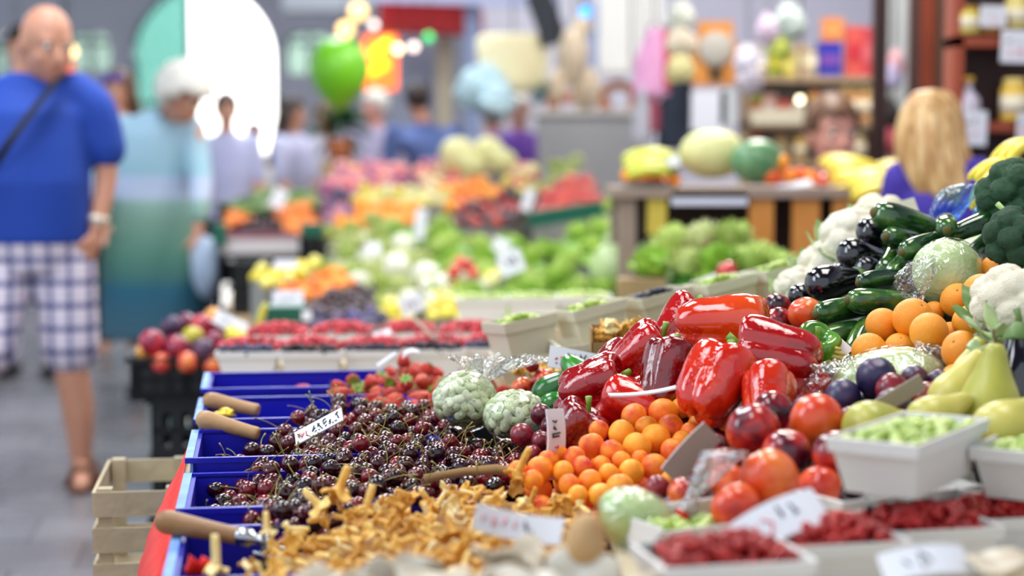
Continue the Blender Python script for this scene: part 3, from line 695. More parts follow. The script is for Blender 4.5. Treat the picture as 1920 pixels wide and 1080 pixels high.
# relaxing hand-set round things so that they touch and do not sink into one another
def relax(P, R, it=60, bias=2.2):
    P = np.array([tuple(p) for p in P]); R = np.array(R); P0 = P.copy()
    for _ in range(it):
        mv = np.zeros_like(P)
        for i in range(len(P)):
            d = P[i] - P; L = np.linalg.norm(d, axis=1); L[i] = 9; o = (R[i] + R) * .97 - L; k = o > 0; k[i] = False
            if k.any():
                q = d[k] * [1, bias, 1]; q /= np.linalg.norm(q, axis=1)[:, None] + 1e-9; mv[i] += (q * o[k][:, None] * .35).sum(0)
        P += mv
    return P
def handset(items, protos, Yf, label, group=None, ox=0, oy=0, sc=1, rs=1, rot=None, seed=1, labels=None, sq=None):
    P = []; R = []; r = random.Random(seed)
    for it in items:
        x, y, q = it[:3]; px, py = ox + x / sc, oy + y / sc; Y = it[3] if len(it) > 3 and it[3] else Yf(px, py)
        P.append(at(px, py, Y)); R.append(q / sc * Y / FPX * rs)
    Q = relax(P, R); out = []
    for i, (p, q) in enumerate(zip(Q, R)):
        k = items[i][4] if len(items[i]) > 4 else r.choice(protos)
        out.append(dup(k, tuple(p), rot(r) if rot else Euler((r.uniform(-1, 1), r.uniform(-1, 1), r.uniform(0, 6.3))).to_quaternion(), q, (labels[i] if labels else label), group))
    return Q, R
class PMound(Mound):
    def __init__(s, P, grow=.02, power=3):
        s.P = np.array(P, float); c = s.P[:, :2].mean(0); v = s.P[:, :2] - c; L = np.linalg.norm(v, axis=1)[:, None] + 1e-6
        s.h = hull2(c + v * (1 + grow / L)); s.pw = power; s.c = s.h.mean(0)
# apricots
AP = [(728, 128, 75), (915, 105, 85), (1020, 85, 70), (1085, 105, 50), (805, 195, 66), (850, 262, 84), (950, 195, 76), (1130, 185, 64), (1065, 215, 60), (1240, 180, 76), (1180, 170, 60), (540, 215, 60), (630, 225, 78), (475, 305, 75),
      (595, 345, 72), (752, 305, 84), (650, 390, 56), (960, 335, 75), (1035, 265, 60), (845, 435, 80), (705, 460, 75), (590, 470, 62), (645, 560, 85), (430, 430, 66), (345, 370, 66), (290, 362, 60), (310, 455, 62), (340, 535, 62),
      (465, 515, 68), (520, 600, 72), (400, 600, 60), (150, 440, 75), (125, 510, 62), (940, 510, 56), (520, 420, 55), (1010, 420, 60), (760, 380, 50), (1120, 280, 60), (220, 390, 60), (60, 450, 60)]
Ya = lambda px, py: 2.50 - (py - 770) * .00165
P, R = handset(AP, apricots, Ya, 'orange apricot with pink blush in the pile before the peppers', 'apricots in the pile', 960, 740, 3.177, rs=1.06, seed=4)
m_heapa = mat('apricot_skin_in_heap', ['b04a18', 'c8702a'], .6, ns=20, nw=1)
ma = PMound([(p[0], p[1], p[2] - .012) for p in P], .012)
scatter(PMound([(p[0], p[1], p[2] - .020) for p in P], .0), apricots, .0205, 60, 'apricot low in the pile, partly covered', 'apricots low in the pile', layers=1, keep=60, seed=9)
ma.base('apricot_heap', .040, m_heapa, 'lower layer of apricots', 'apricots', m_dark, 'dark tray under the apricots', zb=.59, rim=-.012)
# red peppers
PP = [(peppers[1], 1283, 622, 2.72, (.55, .3, .75), 20, .105, 'dark red pepper half hidden behind the topmost orange-red one'),
      (pep_or, 1362, 612, 2.60, (1, -.25, .05), 200, .118, 'big orange-red pepper topmost on the pile with yellow shoulders'),
      (pep_gr, 1524, 668, 2.58, (.1, -.5, .8), 40, .085, 'green pepper at the right end of the red peppers'),
      (peppers[0], 1450, 662, 2.50, (-.95, .25, .2), 30, .118, 'large glossy dark red pepper lying before the green pepper'),
      (peppers[2], 1208, 664, 2.66, (.62, -.1, .6), 60, .100, 'red pepper standing at the upper left of the pile'),
      (peppers[1], 1252, 696, 2.56, (.25, .35, .9), 90, .092, 'deep red lobed pepper in the middle of the pile above the card'),
      (peppers[3], 1340, 715, 2.44, (.45, .45, .75), 10, .112, 'big bright red pepper above the apricots with a bulging lobe'),
      (peppers[0], 1118, 722, 2.60, (.85, -.25, .35), 120, .098, 'wrinkled dark red pepper at the left of the pile'),
      (peppers[2], 1080, 806, 2.50, (.5, -.1, .8), 70, .088, 'small bright red pepper with upright green stalk by the white card'),
      (peppers[3], 1185, 766, 2.56, (-.7, .3, .35), 15, .105, 'red pepper lying low below the edge-on card'),
      (peppers[1], 1440, 744, 2.38, (.1, .6, .75), 45, .084, 'orange-tinted red pepper just behind the nectarines'),
      (peppers[0], 1498, 728, 2.48, (.5, .4, .3), 75, .080, 'small dark red pepper beside the wrapped cabbage'),
      (peppers[3], 1244, 742, 2.60, (.8, .4, .1), 140, .10, 'red pepper mostly covered in the heart of the pile'),
      (peppers[2], 1300, 672, 2.66, (-.3, .6, .5), 100, .095, 'red pepper wedged under the topmost orange-red one'),
      (peppers[0], 1400, 700, 2.62, (.3, .8, .1), 10, .10, 'red pepper wedged behind the large bright red ones'),
      (peppers[1], 1160, 700, 2.74, (.3, .8, .3), 10, .10, 'red pepper at the back left under the leaning one')]
PB_ = []
for (k, px, py, Y, d, roll, L, lab) in PP:
    o = dup(k, at(px, py, Y), quat(d, roll), L, lab, 'red peppers in the pile'); PB_.append(tuple(o.location))
pm = PMound([(p[0], p[1], p[2] - .03) for p in PB_] + [tuple(at(1100, 880, 2.46)), tuple(at(1330, 880, 2.42)), tuple(at(1480, 860, 2.36))], .02)
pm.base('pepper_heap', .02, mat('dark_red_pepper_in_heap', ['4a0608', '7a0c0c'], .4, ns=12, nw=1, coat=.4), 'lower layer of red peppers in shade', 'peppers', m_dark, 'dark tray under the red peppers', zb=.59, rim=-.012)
# red plums left of the peppers
handset([(1017, 780, 21), (984, 818, 23), (1058, 764, 21), (1014, 826, 21), (1032, 797, 20), (1000, 850, 18), (1046, 822, 20)], redplums, lambda a, b: 2.62 - (b - 780) * .001, 'dark red plum beside the cherries and the bagged beans', 'red plums by the cherries', seed=2)
# avocados, peaches behind
for (px, py, d, s, lab) in [(1085, 700, (-.6, .5, .6), .040, 'bright green avocado under the red-lettered card'), (1037, 728, (.8, -.2, .5), .040, 'green avocado lying left of the peppers'), (1048, 757, (.9, .1, .1), .034, 'dark green avocado lowest beside the bagged beans'), (1148, 672, (.4, .6, .6), .036, 'dark green avocado peeking from behind the peppers')]:
    dup(avos[0], at(px, py, 2.84 + (700 - py) * .0015), quat(d), s, lab)
handset([(985, 724, 21), (1010, 712, 23), (1000, 690, 14)], nects, lambda a, b: 2.98, 'rosy peach behind the bagged beans', 'peaches behind the bagged beans', seed=3)
bm_ = PMound([tuple(at(x, y, Y)) for x, y, Y in [(960, 760, 2.90), (1000, 735, 3.0), (1060, 700, 3.05), (1160, 680, 3.02), (1180, 700, 2.8), (1090, 755, 2.72), (1010, 810, 2.66), (1060, 850, 2.5), (980, 850, 2.58), (1110, 730, 2.82)]], .0)
bm_.base('mixed_fruit_bed', .045, m_dark, 'dark lining under the avocados and plums', 'lining', m_dark, 'dark tray under the avocados and red plums', zb=.59, rim=-.01)
# broad beans in clear bags
clear = film('clear_plastic', gloss=.05, bump=.5, bs=18)
def bean_bag(c, ax, label, blabel, grp, seed, n, tilt=(0, 0, 0), neck=None):
    c = Vector(c); o = empty('clear_bag', c, label, 'bag of beans')
    v, f = ICO[4]; rr = 1 + .035 * sn(v, seed, 2.5); b = MB().add(v * np.array(ax) * (1.03 * rr)[:, None], f)
    b.build('plastic_film', clear, o)
    if neck:
        b = MB(); R = []
        for i in range(12):
            t = i / 11; q = .012 + .045 * t ** 1.5; R.append([(neck[0] * (.75 + .6 * t) + q * math.cos(a) * (1 + .5 * math.sin(6 * a + 2 * t)), neck[1] + q * math.sin(a) * .6, neck[2] * (.75 + .75 * t) + .006 * math.sin(9 * a)) for a in [2 * PI * j / 36 for j in range(36)]])
        b.rings(R, cap=False); b.build('gathered_neck', film('crumpled_clear_plastic', gloss=.22, rough=.12, bump=1, bs=60), o)
    p = fib(n, .015, seed); p = p[p[:, 2] > -.45]; r = random.Random(seed)
    for q in p:
        pos = c + Vector((q[0] * ax[0], q[1] * ax[1], q[2] * ax[2])) * (.9 + r.uniform(-.02, .0))
        nrm = Vector((q[0] / ax[0], q[1] / ax[1], q[2] / ax[2]))
        dup(beans[0], pos, nrm.to_track_quat('Z', 'Y') @ Euler((r.uniform(-.35, .35), r.uniform(-.35, .35), r.uniform(0, 6.3))).to_quaternion(), r.uniform(.0105, .0125), blabel, grp)
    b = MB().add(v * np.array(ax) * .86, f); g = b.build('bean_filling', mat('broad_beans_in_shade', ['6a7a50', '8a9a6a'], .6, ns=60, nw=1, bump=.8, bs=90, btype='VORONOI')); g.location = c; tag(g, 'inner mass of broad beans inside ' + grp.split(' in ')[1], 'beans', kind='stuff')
bean_bag(at(873, 752, 2.80), (.054, .045, .050), 'clear knotted bag of pale broad beans next to the strawberries', 'pale broad bean in the knotted bag', 'broad beans in the knotted bag', 11, 125, neck=(.040, 0, .048))
bean_bag(at(966, 780, 2.74), (.052, .045, .042), 'clear bag of pale broad beans lying lower beside the avocados', 'pale broad bean in the lower bag', 'broad beans in the lower bag', 12, 115)
# strawberries
ctrl = [(520, 730, 3.44), (600, 718, 3.42), (660, 706, 3.42), (710, 688, 3.44), (760, 655, 3.44), (800, 666, 3.44), (850, 692, 3.42), (868, 712, 3.34), (560, 735, 3.36), (640, 728, 3.22), (720, 732, 3.14), (800, 738, 3.10), (850, 742, 3.10), (700, 705, 3.3), (770, 685, 3.34), (820, 695, 3.34), (950, 745, 3.1), (940, 712, 3.3)]
ms = Mound(ctrl, 4)
scatter(ms, straws, (.0150, .0185), 180, 'ripe strawberry with green cap in the heap behind the cherries', 'strawberries in the heap', layers=1.4, keep=130, seed=6, K=60)
ms.base('strawberry_heap', .035, mat('strawberry_skin_in_heap', ['801010', 'a82018'], .6, ns=30, nw=1), 'lower layer of strawberries', 'strawberries', m_dark, 'dark tray under the strawberries', zb=.59, rim=-.012)
# nectarines
N = [(745, 340, 188, 2.15, nects[0]), (890, 200, 142, 2.28, nects[1]), (1200, 270, 190, 2.16, peach[0]), (985, 500, 180, 2.10, nects[0]), (850, 690, 205, 1.98, peach[1]), (560, 710, 132, 2.06, peach[0]), (620, 880, 172, 1.95, peach[0]), (1350, 540, 165, 2.05, nects[1]), (1220, 745, 155, 2.02, peach[1]),
     (1450, 710, 85, 2.05, plums[0]), (250, 790, 118, 2.05, nects[0]), (330, 560, 112, 2.16, peach[1]), (540, 590, 128, 2.12, nects[1]), (455, 460, 100, 2.22, nects[0]), (50, 750, 85, 2.16, redplums[0]), (1340, 420, 110, 2.2, peach[0]), (1090, 350, 120, 2.25, nects[0])]
NL = ['dark purple-red nectarine high in the pile beside the brown card', 'purple nectarine with yellow patch topmost at the back', 'large orange-red nectarine high on the right of the pile', 'purple-red nectarine in the centre of the pile', 'big orange-red nectarine at the front of the pile', 'red nectarine left of the big orange-red front one', 'orange nectarine lowest at the front above the tray', 'dark red nectarine touching the big white punnet', 'red nectarine with yellow blotch below the dark one by the punnet', 'small purple plum wedged against the white punnet', 'dark red nectarine by the knotted clear bag', 'orange-red nectarine just right of the brown card', 'blackish purple nectarine with yellow spot behind the card', 'reddish nectarine behind the brown card', 'dark red plum under the apricots', 'red nectarine partly hidden under the large orange-red one', 'dark nectarine hidden deep between the others']
PN, RN = handset(N, nects, None, None, 'nectarines in the pile', 1220, 720, 3.857, rs=1.08, seed=8, labels=NL)
nm = PMound([(p[0], p[1], p[2] - r * .5) for p, r in zip(PN, RN)], .025)
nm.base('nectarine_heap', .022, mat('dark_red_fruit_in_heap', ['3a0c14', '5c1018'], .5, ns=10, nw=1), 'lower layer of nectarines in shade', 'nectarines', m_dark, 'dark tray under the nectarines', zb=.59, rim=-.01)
# plums
PL = [(650, 285, 122, 2.32, plums[0]), (735, 345, 100, 2.28, redplums[1]), (445, 395, 108, 2.32, plums[1]), (900, 295, 82, 2.34, plums[0]), (985, 305, 78, 2.34, plums[1]), (950, 400, 98, 2.26, redplums[0]), (745, 455, 112, 2.22, plums[1]), (485, 520, 68, 2.22, redplums[1]), (200, 450, 52, 2.32, plums[0]), (580, 430, 70, 2.34, plums[0]), (860, 380, 75, 2.36, redplums[1])]
PLL = ['large blue-black plum topmost before the wrapped cabbage', 'reddish purple plum right below the topmost blue one', 'dark blue plum beside the crinkled plastic', 'dark purple plum at the back by the plastic edge', 'purple plum at the back right nearest the pears', 'shiny wine-red plum right of the grey card', 'dusty grey-blue plum below the grey card', 'small red plum between the nectarines and the pear', 'dusty plum peeping between nectarine and pepper', 'blue plum mostly hidden under the topmost plum', 'dark plum hidden behind the grey card']
PQ, RQ = handset(PL, plums, None, None, 'plums before the wrapped cabbage', 1440, 620, 3.177, seed=5, labels=PLL)
# pears
for (px, py, Y, d, s, lab) in [(1803, 722, 2.22, (.55, .1, .85), .056, 'green-yellow pear leaning right with a brown stalk'), (1858, 735, 2.14, (.12, .15, 1), .066, 'tall yellow-green pear standing behind the white punnet'), (1900, 790, 2.05, (.6, .3, .3), .058, 'yellow-green pear lying right of the standing pear'),
                               (1657, 800, 2.12, (.8, .5, .05), .060, 'yellow pear lying left behind the big white punnet'), (1765, 776, 2.10, (.9, .4, .4), .050, 'yellow pear peeping over the rim of the white punnet'), (1830, 690, 2.30, (.3, .4, .8), .055, 'pale green pear at the back under the cauliflower leaves')]:
    dup(pears[0], at(px, py, Y), quat(d), s, lab, 'pears by the white punnet')
# oranges
OR = [(365, 420, 135, 2.56), (185, 435, 112, 2.60), (480, 480, 128, 2.48), (660, 285, 116, 2.66), (800, 230, 122, 2.62), (915, 90, 112, 2.72), (520, 350, 70, 2.68), (745, 425, 110, 2.55), (700, 605, 135, 2.40), (100, 600, 118, 2.52), (810, 640, 125, 2.42), (620, 500, 90, 2.58), (640, 770, 90, 2.36), (900, 480, 110, 2.55), (300, 560, 100, 2.55)]
ORL = ['large orange in the front middle of the oranges', 'orange left of the large front one', 'slightly mottled orange in front of the large ones', 'orange against the bagged pale cabbage', 'orange touching the cauliflower, second from the top', 'topmost orange below the broccoli', 'small part-hidden orange under the bagged cabbage', 'orange beside the cauliflower leaves', 'orange right of the crinkled plastic', 'orange lowest at the left end above the cabbage', 'pale orange beside the pears under the leaves', 'orange wedged between the front ones', 'orange peeping between pears and plums', 'orange hidden behind the cauliflower leaves', 'orange hidden under the crinkled plastic']
PO, RO = handset(OR, oranges, None, None, 'oranges heaped by the cauliflower', 1600, 480, 3.375, rs=.96, seed=5, labels=ORL)
om = PMound([(p[0], p[1], p[2] - r * .5) for p, r in zip(list(PO) + list(PQ), list(RO) + list(RQ))] + [tuple(at(1860, 760, 2.14)), tuple(at(1960, 800, 2.1)), tuple(at(1980, 560, 2.5))], .02)
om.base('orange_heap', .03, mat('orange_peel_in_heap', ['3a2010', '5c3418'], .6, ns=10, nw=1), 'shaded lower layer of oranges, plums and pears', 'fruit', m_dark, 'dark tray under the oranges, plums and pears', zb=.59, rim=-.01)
# wrapped cabbages
def wrapped(c, ax, k, lab, flab, film_pts=None, tilt=(0, 0, 0)):
    o = dup(cabs[k], c, Euler(tilt).to_quaternion(), ax, lab)
    v, f = ICO[5]; ln = np.array(ax); h = 1.05 + .022 * np.abs(sn(v, 31 + k, 5)) + .015 * np.abs(sn(v, 7, 13))
    w = MB().add(v * h[:, None] * ln * [1, 1, .88], f).build('plastic_wrap', film('cling_film', gloss=.05, rough=.06, bump=1, bs=22)); w.location = c; w.rotation_euler = tilt
    tag(w, flab, 'plastic wrap')
    return o
wrapped(at(1778, 514, 2.74), (.056, .055, .064), 0, 'pale green cabbage in clear film above the oranges', 'clear film around the pale cabbage above the oranges', tilt=(.2, .3, .4))
wrapped(at(1662, 706, 2.46), (.082, .07, .045), 1, 'pale cabbage lying under crinkled film behind the plums', 'crinkled clear film around the cabbage behind the plums', tilt=(.1, -.2, 0))
wrapped(at(1195, 978, 1.98), (.049, .048, .042), 0, 'pale wrapped cabbage in front of the apricots', 'clear film around the cabbage in front of the apricots', tilt=(.3, .5, 1))
crk = film('crinkled_film', gloss=.12, rough=.09, bump=1, bs=38)
def crinkle(c, ax, lab, seed, tilt=(0, 0, 0), m=None, am=1.0):
    v, f = ICO[5]; h = 1 + am * (.30 * np.abs(sn(v, seed, 2)) + .14 * np.abs(sn(v, seed + 1, 6)) + .05 * sn(v, seed + 2, 16)); v = v * [1, 1, 1]; v[:, 0] *= 1 - .35 * v[:, 2]
    o = MB().add(v * h[:, None] * np.array(ax), f).build('crumpled_plastic', m or crk); o.location = c; o.rotation_euler = tilt; tag(o, lab, 'plastic film'); return o
crinkle(at(1718, 520, 2.68), (.022, .02, .032), 'crumpled clear film at the left of the bagged pale cabbage', 3, (0, .7, 0))
crinkle(at(1750, 690, 2.44), (.028, .03, .036), 'loose crinkled end of the film left of the orange', 5, (0, -.6, 0))
crinkle(at(1560, 715, 2.44), (.026, .03, .036), 'gathered film edge between the green pepper and the plums', 8, (0, .8, 0))
v, f = ICO[4]
o = empty('knotted_bag', at(1300, 930, 1.98), 'small knotted clear bag with a red tie by the nectarines', 'plastic bag')
R = []
for i in range(14):
    t = i / 13; q = .006 + .022 * abs(t - .25) ** .8; R.append([((t - .25) * .05 + q * math.cos(a) * (1 + .25 * math.sin(7 * a)), q * math.sin(a), (t - .25) * .07) for a in [2 * PI * j / 32 for j in range(32)]])
MB().rings(R).build('gathered_film', film('milky_film', (.93, .93, .97), gloss=.3, rough=.2, bump=1, bs=50), o)
b = MB(); b.lathe([(.008, -.004), (.011, 0), (.008, .004)], 16); q = b.build('red_tie', mat('red_tie', 'e8281c', .4), o); q.location = (-.014, -.004, -.02); q.rotation_euler = (0, .6, 0)
# aubergines and courgettes
EG = [(1655, 446, 3.02, (.8, .35, -.35), .052, 'dark glossy aubergine uppermost, beside the longest courgette'), (1624, 480, 2.98, (.85, .45, -.1), .056, 'glossy black aubergine in the middle of the row'), (1572, 528, 2.90, (.9, .4, .1), .060, 'largest black aubergine low on the slope'),
      (1606, 522, 2.98, (.8, .5, -.2), .052, 'aubergine half covered behind the largest one'), (1512, 552, 2.95, (.6, .8, .1), .042, 'small aubergine lowest by the peaches'), (1634, 508, 2.96, (.5, .8, -.2), .045, 'aubergine hidden between courgettes and the middle one')]
for (px, py, Y, d, s, lab) in EG: dup(eggs[0], at(px, py, Y), quat(d), s, lab, 'aubergines in the row')
dup(eggs[1], at(1908, 690, 2.20), quat((.1, .3, 1)), .058, 'large shiny black aubergine right of the pears')
ZU = [(1712, 420, 2.96, (.92, .3, -.28), 0, .076, 'longest dark green courgette topmost at the left'), (1774, 421, 2.86, (.25, .95, .1), 1, .058, 'courgette seen end-on beside the longest one'), (1826, 424, 2.84, (-.85, -.3, -.3), 1, .052, 'short courgette pointing its stalk left beside the broccoli'),
      (1700, 448, 2.92, (.7, .7, -.1), 0, .056, 'courgette tucked under the longest one'), (1732, 458, 2.84, (.8, .5, .2), 1, .054, 'speckled courgette just above the bagged cabbage'), (1668, 490, 2.90, (.3, .8, .3), 0, .050, 'courgette with brown tip right of the middle aubergine'),
      (1690, 498, 2.86, (.5, .75, .35), 1, .052, 'browned courgette left of the bagged cabbage'), (1650, 522, 2.80, (.9, .4, .1), 1, .046, 'stubby light green courgette above the large lying one'), (1658, 566, 2.74, (1, .25, -.05), 0, .062, 'large courgette lying across above the oranges'),
      (1582, 579, 2.76, (.9, .4, .1), 1, .058, 'dark green courgette left of the large lying one'), (1566, 628, 2.72, (.9, .35, .2), 0, .054, 'courgette low beside the green pepper'), (1612, 632, 2.70, (.4, .7, .5), 1, .050, 'blackish courgette beside the lowest orange'), (1852, 455, 2.90, (.7, .2, .6), 1, .055, 'courgette in shade under the broccoli')]
for (px, py, Y, d, k, s, lab) in ZU: dup(zucs[k], at(px, py, Y), quat(d, 40 * k), s, lab, 'courgettes on the slope')
handset([(1508, 590, 33, 2.78, peach[1]), (1458, 574, 26, 2.84, nects[0]), (1462, 602, 28, 2.80, nects[1]), (1516, 630, 20, 2.74, peach[0]), (1534, 608, 22, 2.8, nects[1])], nects, None, None, 'peaches behind the peppers', seed=3,
        labels=['bright red peach between peppers and courgettes', 'dark purple peach farthest behind the peppers', 'dark peach touching the topmost pepper', 'small red peach under the courgette', 'dark peach hidden behind the bright red one'])
em = PMound([(p[0], p[1], p[2] - .035) for p in [at(a[0], a[1], a[2]) for a in EG + ZU]] + [tuple(at(1450, 610, 2.9) - Vector((0, 0, .02))), tuple(at(1560, 680, 2.62)), tuple(at(1778, 560, 2.74)), tuple(at(1680, 640, 2.62)), tuple(at(1460, 640, 2.7)), tuple(at(1900, 470, 2.95)), tuple(at(1980, 500, 2.75))], .01)
em.base('courgette_heap', .012, mat('dark_green_vegetable_in_heap', ['0c1a0c', '1a2c14'], .5, ns=10, nw=1), 'lower layer of courgettes and aubergines', 'vegetables', m_dark, 'dark tray under the courgettes and aubergines', zb=.59, rim=-.01)
# yellow beans + little card
m_wax = mat('yellow_bean_pod', ['d8c860', 'e8dc80'], .4, ns=3, nw=.6)
for k, (px, py, dx) in enumerate([(1552, 655, 26), (1560, 662, 24), (1556, 669, 30), (1566, 676, 26), (1548, 681, 22), (1570, 684, 22)]):
    A = at(px - dx, py - 3, 2.56); B = at(px + dx, py + 3 * (k % 3), 2.54); mid = (A + B) / 2 + Vector((0, 0, .004)); o = MB().tube([A - mid, Vector((0, 0, 0)), B - mid], [.002, .004, .002], 8).build('yellow_bean', m_wax); o.location = mid
    tag(o, 'thin yellow wax bean right of the green pepper', 'bean', 'yellow beans by the green pepper')
# broccoli, cauliflowers
for (px, py, Y, k, s, d, lab) in [(1908, 362, 2.86, 0, .066, (-.3, -.6, 1), 'large dark green broccoli head topmost at the right'), (1912, 448, 2.66, 1, .056, (-.2, -.7, .8), 'lower broccoli head above the topmost orange'), (1876, 392, 3.0, 1, .045, (-.5, .2, .8), 'small broccoli head behind the topmost one'), (1990, 400, 2.8, 1, .06, (0, -.5, 1), 'broccoli head cut off by the picture edge')]:
    dup(brocs[k], at(px, py, Y), quat(d), s, lab, 'broccoli heads')
MB().tube([at(1870, 382, 2.76), at(1885, 396, 2.75), at(1905, 412, 2.74)], [.005, .004, .005], 8).build('broccoli_stalk', m_bstem); tag(bpy.data.objects['broccoli_stalk'], 'cut light green broccoli stalk lying on the topmost head', 'stalk')
dup(cauls[0], at(1904, 566, 2.40), quat((-.25, -.45, 1)), .066, 'white cauliflower with green leaves right of the oranges')
s_ = MB()
for i, (a, b_) in enumerate([((-1, -.3, .3), .06), ((-.7, -.7, -.1), .06), ((-.9, -.2, -.5), .055), ((-.2, -1, .2), .05), ((.3, -1, -.1), .05), ((-.5, -.6, .7), .055)]): leaf_sheet(s_, (0, 0, 0), a, (0, -.4, 1), b_, .016, .3, .004, i)
o = s_.build('cauliflower_leaves', m_cleaf); o.location = at(1872, 632, 2.30); o.modifiers.new('s', 'SOLIDIFY').thickness = .001; tag(o, 'torn green leaves below the white cauliflower', 'leaves')
for (px, py, Y, s, lab) in [(1606, 452, 3.30, .075, 'pale cauliflower head behind the aubergines'), (1556, 500, 3.30, .062, 'cream cauliflower head lowest behind the aubergines'), (1652, 408, 3.45, .06, 'cauliflower head at the top beside the cardboard'), (1500, 540, 3.25, .05, 'small pale cauliflower by the row of punnets')]:
    dup(cauls[1], at(px, py, Y), quat((.1, -.4, 1), px), s, lab, 'cauliflowers behind the aubergines')
for (px, py, Y, w, h, rz, ry, lab) in [(1688, 402, 3.30, .075, .05, .2, -.25, 'cream cardboard flap above the aubergines'), (1616, 414, 3.36, .09, .012, .1, -.5, 'thin cream board edge above the cauliflowers')]:
    o = MB().box((-w / 2, -.002, -h / 2), (w / 2, .002, h / 2)).build('cardboard_flap', m_ven2, smooth=False); o.location = at(px, py, Y); o.rotation_euler = (-.3, ry, rz); tag(o, lab, 'cardboard')
cm = PMound([tuple(at(x, y, Y)) for x, y, Y in [(1480, 600, 3.1), (1560, 570, 3.15), (1640, 520, 3.2), (1720, 470, 3.25), (1860, 430, 3.3), (1980, 420, 3.2), (1980, 400, 3.7), (1760, 400, 3.7), (1640, 450, 3.6), (1520, 540, 3.5), (1440, 600, 3.3)]], 0)
cm.base('cauliflower_bed', .02, m_cleaf, 'leafy lining under the cauliflowers', 'leaves', m_wood, 'wooden tray under the cauliflowers and bananas', zb=.59, rim=0)
bm2 = PMound([tuple(at(x, y, Y)) for x, y, Y in [(1830, 520, 2.8), (1840, 640, 2.4), (1980, 700, 2.25), (2060, 600, 2.3), (2060, 460, 2.9), (1900, 490, 2.85)]], 0)
bm2.base('leaf_lining', .03, m_cleaf, 'leafy lining under the white cauliflower', 'leaves', m_dark, 'dark tray under the white cauliflower', zb=.59, rim=0)
crinkle(at(1783, 380, 3.10), (.044, .02, .026), 'blue plastic bag bunched above the courgettes', 14, (0, -.75, 0), film('blue_film', (.40, .66, .98), gloss=.10, rough=.3, bump=.4, bs=14), .6)
crinkle(at(1842, 388, 3.05), (.008, .02, .030), 'pale blue plastic bag edge beside the broccoli', 15, (0, .3, 0), film('pale_blue_film', (.6, .85, .95), gloss=.25, rough=.15, bump=1, bs=20))
for i, (px, py, Y, d, roll, n, sc, lab) in enumerate([(1868, 312, 3.35, (.85, .2, .45), 200, 4, .058, 'yellow banana bunch just behind the broccoli'), (1900, 275, 3.5, (.8, .3, .5), 190, 3, .06, 'topmost yellow banana bunch at the right edge'), (1842, 350, 3.30, (.5, .4, .8), 160, 3, .052, 'lowest yellow banana bunch beside the blue plastic')]):
    bunch('banana_bunch', lab, at(px, py, Y), n, quat(d, roll), sc, group='banana bunches behind the broccoli')
# tilted punnets
TL = ['veneer punnet lowest in the rising row, beside the raspberries', 'second veneer punnet of the rising row, behind the avocados', 'third veneer punnet of the rising row holding blackberries', 'fourth veneer punnet of the rising row, behind the topmost pepper', 'fifth veneer punnet of the rising row, by the small cauliflower', 'highest veneer punnet of the rising row']
TP = []
for i, (px, py, Y, rz) in enumerate([(985, 656, 3.36, .55), (1118, 630, 3.40, .5), (1243, 606, 3.45, .5), (1362, 580, 3.5, .5), (1470, 554, 3.55, .5), (1560, 530, 3.7, .5)]):
    p = at(px, py + 20, Y); TP.append(tuple(p)); punnet(.120, .085, .086, TL[i], p, rz=rz, tilt=(-.05, -.14 if i == 0 else -.18, 0), m=m_ven2, group='veneer punnets in the rising row')
m_bb = mat('blackberry_skin', ['0c0c1c', '1c2038', '343a5c'], .35, ns=3, nw=.6, rw=1.2)
m_gg = mat('green_grape_skin', ['8ca838', 'a8c04c', 'c8d47c'], .25, ns=1, nw=.4, rw=1.1, coat=.3)
def berries(name, cx, cy, cz, w, d, r, n, m, label, cat, seed=1, hump=.02, rz=0, kind='stuff', bump_=0):
    b = MB(); g = random.Random(seed); v, f = ICO[2 if r < .006 else 3 if r > .012 else 2]; M = Matrix.Rotation(rz, 4, 'Z')
    for i in range(n):
        x = g.uniform(-1, 1); y = g.uniform(-1, 1); z = hump * (1 - max(abs(x), abs(y)) ** 2) + g.uniform(-1.4, 1.4) * r
        p = M @ Vector((x * w / 2, y * d / 2, 0)); b.add(v * r * g.uniform(.85, 1.1) + [p.x, p.y, z], f)
    b.box((-w * .42, -d * .42, -.02), (w * .42, d * .42, -.004), 0, M)
    o = b.build(name, m); o.location = (cx, cy, cz); tag(o, label, cat, kind=kind); return o
v, f = ICO[2]
gg = pr('gooseberry', MB().add(ICO[3][0] * [1, 1, 1.12], ICO[3][1]), m_gg, 'gooseberry')
bbp = pr('blackberry', MB().add(ICO[3][0] * (.82 + .2 * cells(ICO[3][0], fib(50), .28))[:, None], ICO[3][1]), m_bb, 'blackberry')
def fill(pr_, P, w, d, r, n, label, group, rz=0, seed=1, hump=.015, tilt=0):
    g = random.Random(seed); M = Matrix.Rotation(rz, 3, 'Z'); pos = []
    for i in range(n * 30):
        x, y = g.uniform(-1, 1), g.uniform(-1, 1); q = M @ Vector((x * w / 2, y * d / 2, 0)); z = hump * (1 - max(abs(x), abs(y)) ** 2) + tilt * x * w / 2
        if all((q.x - a) ** 2 + (q.y - b) ** 2 > (1.75 * r) ** 2 for a, b, _ in pos): pos.append((q.x, q.y, z))
        if len(pos) >= n: break
    for (a, b, z) in pos: dup(pr_, (P[0] + a, P[1] + b, P[2] + z), rquat(), r * g.uniform(.9, 1.08), label, group)
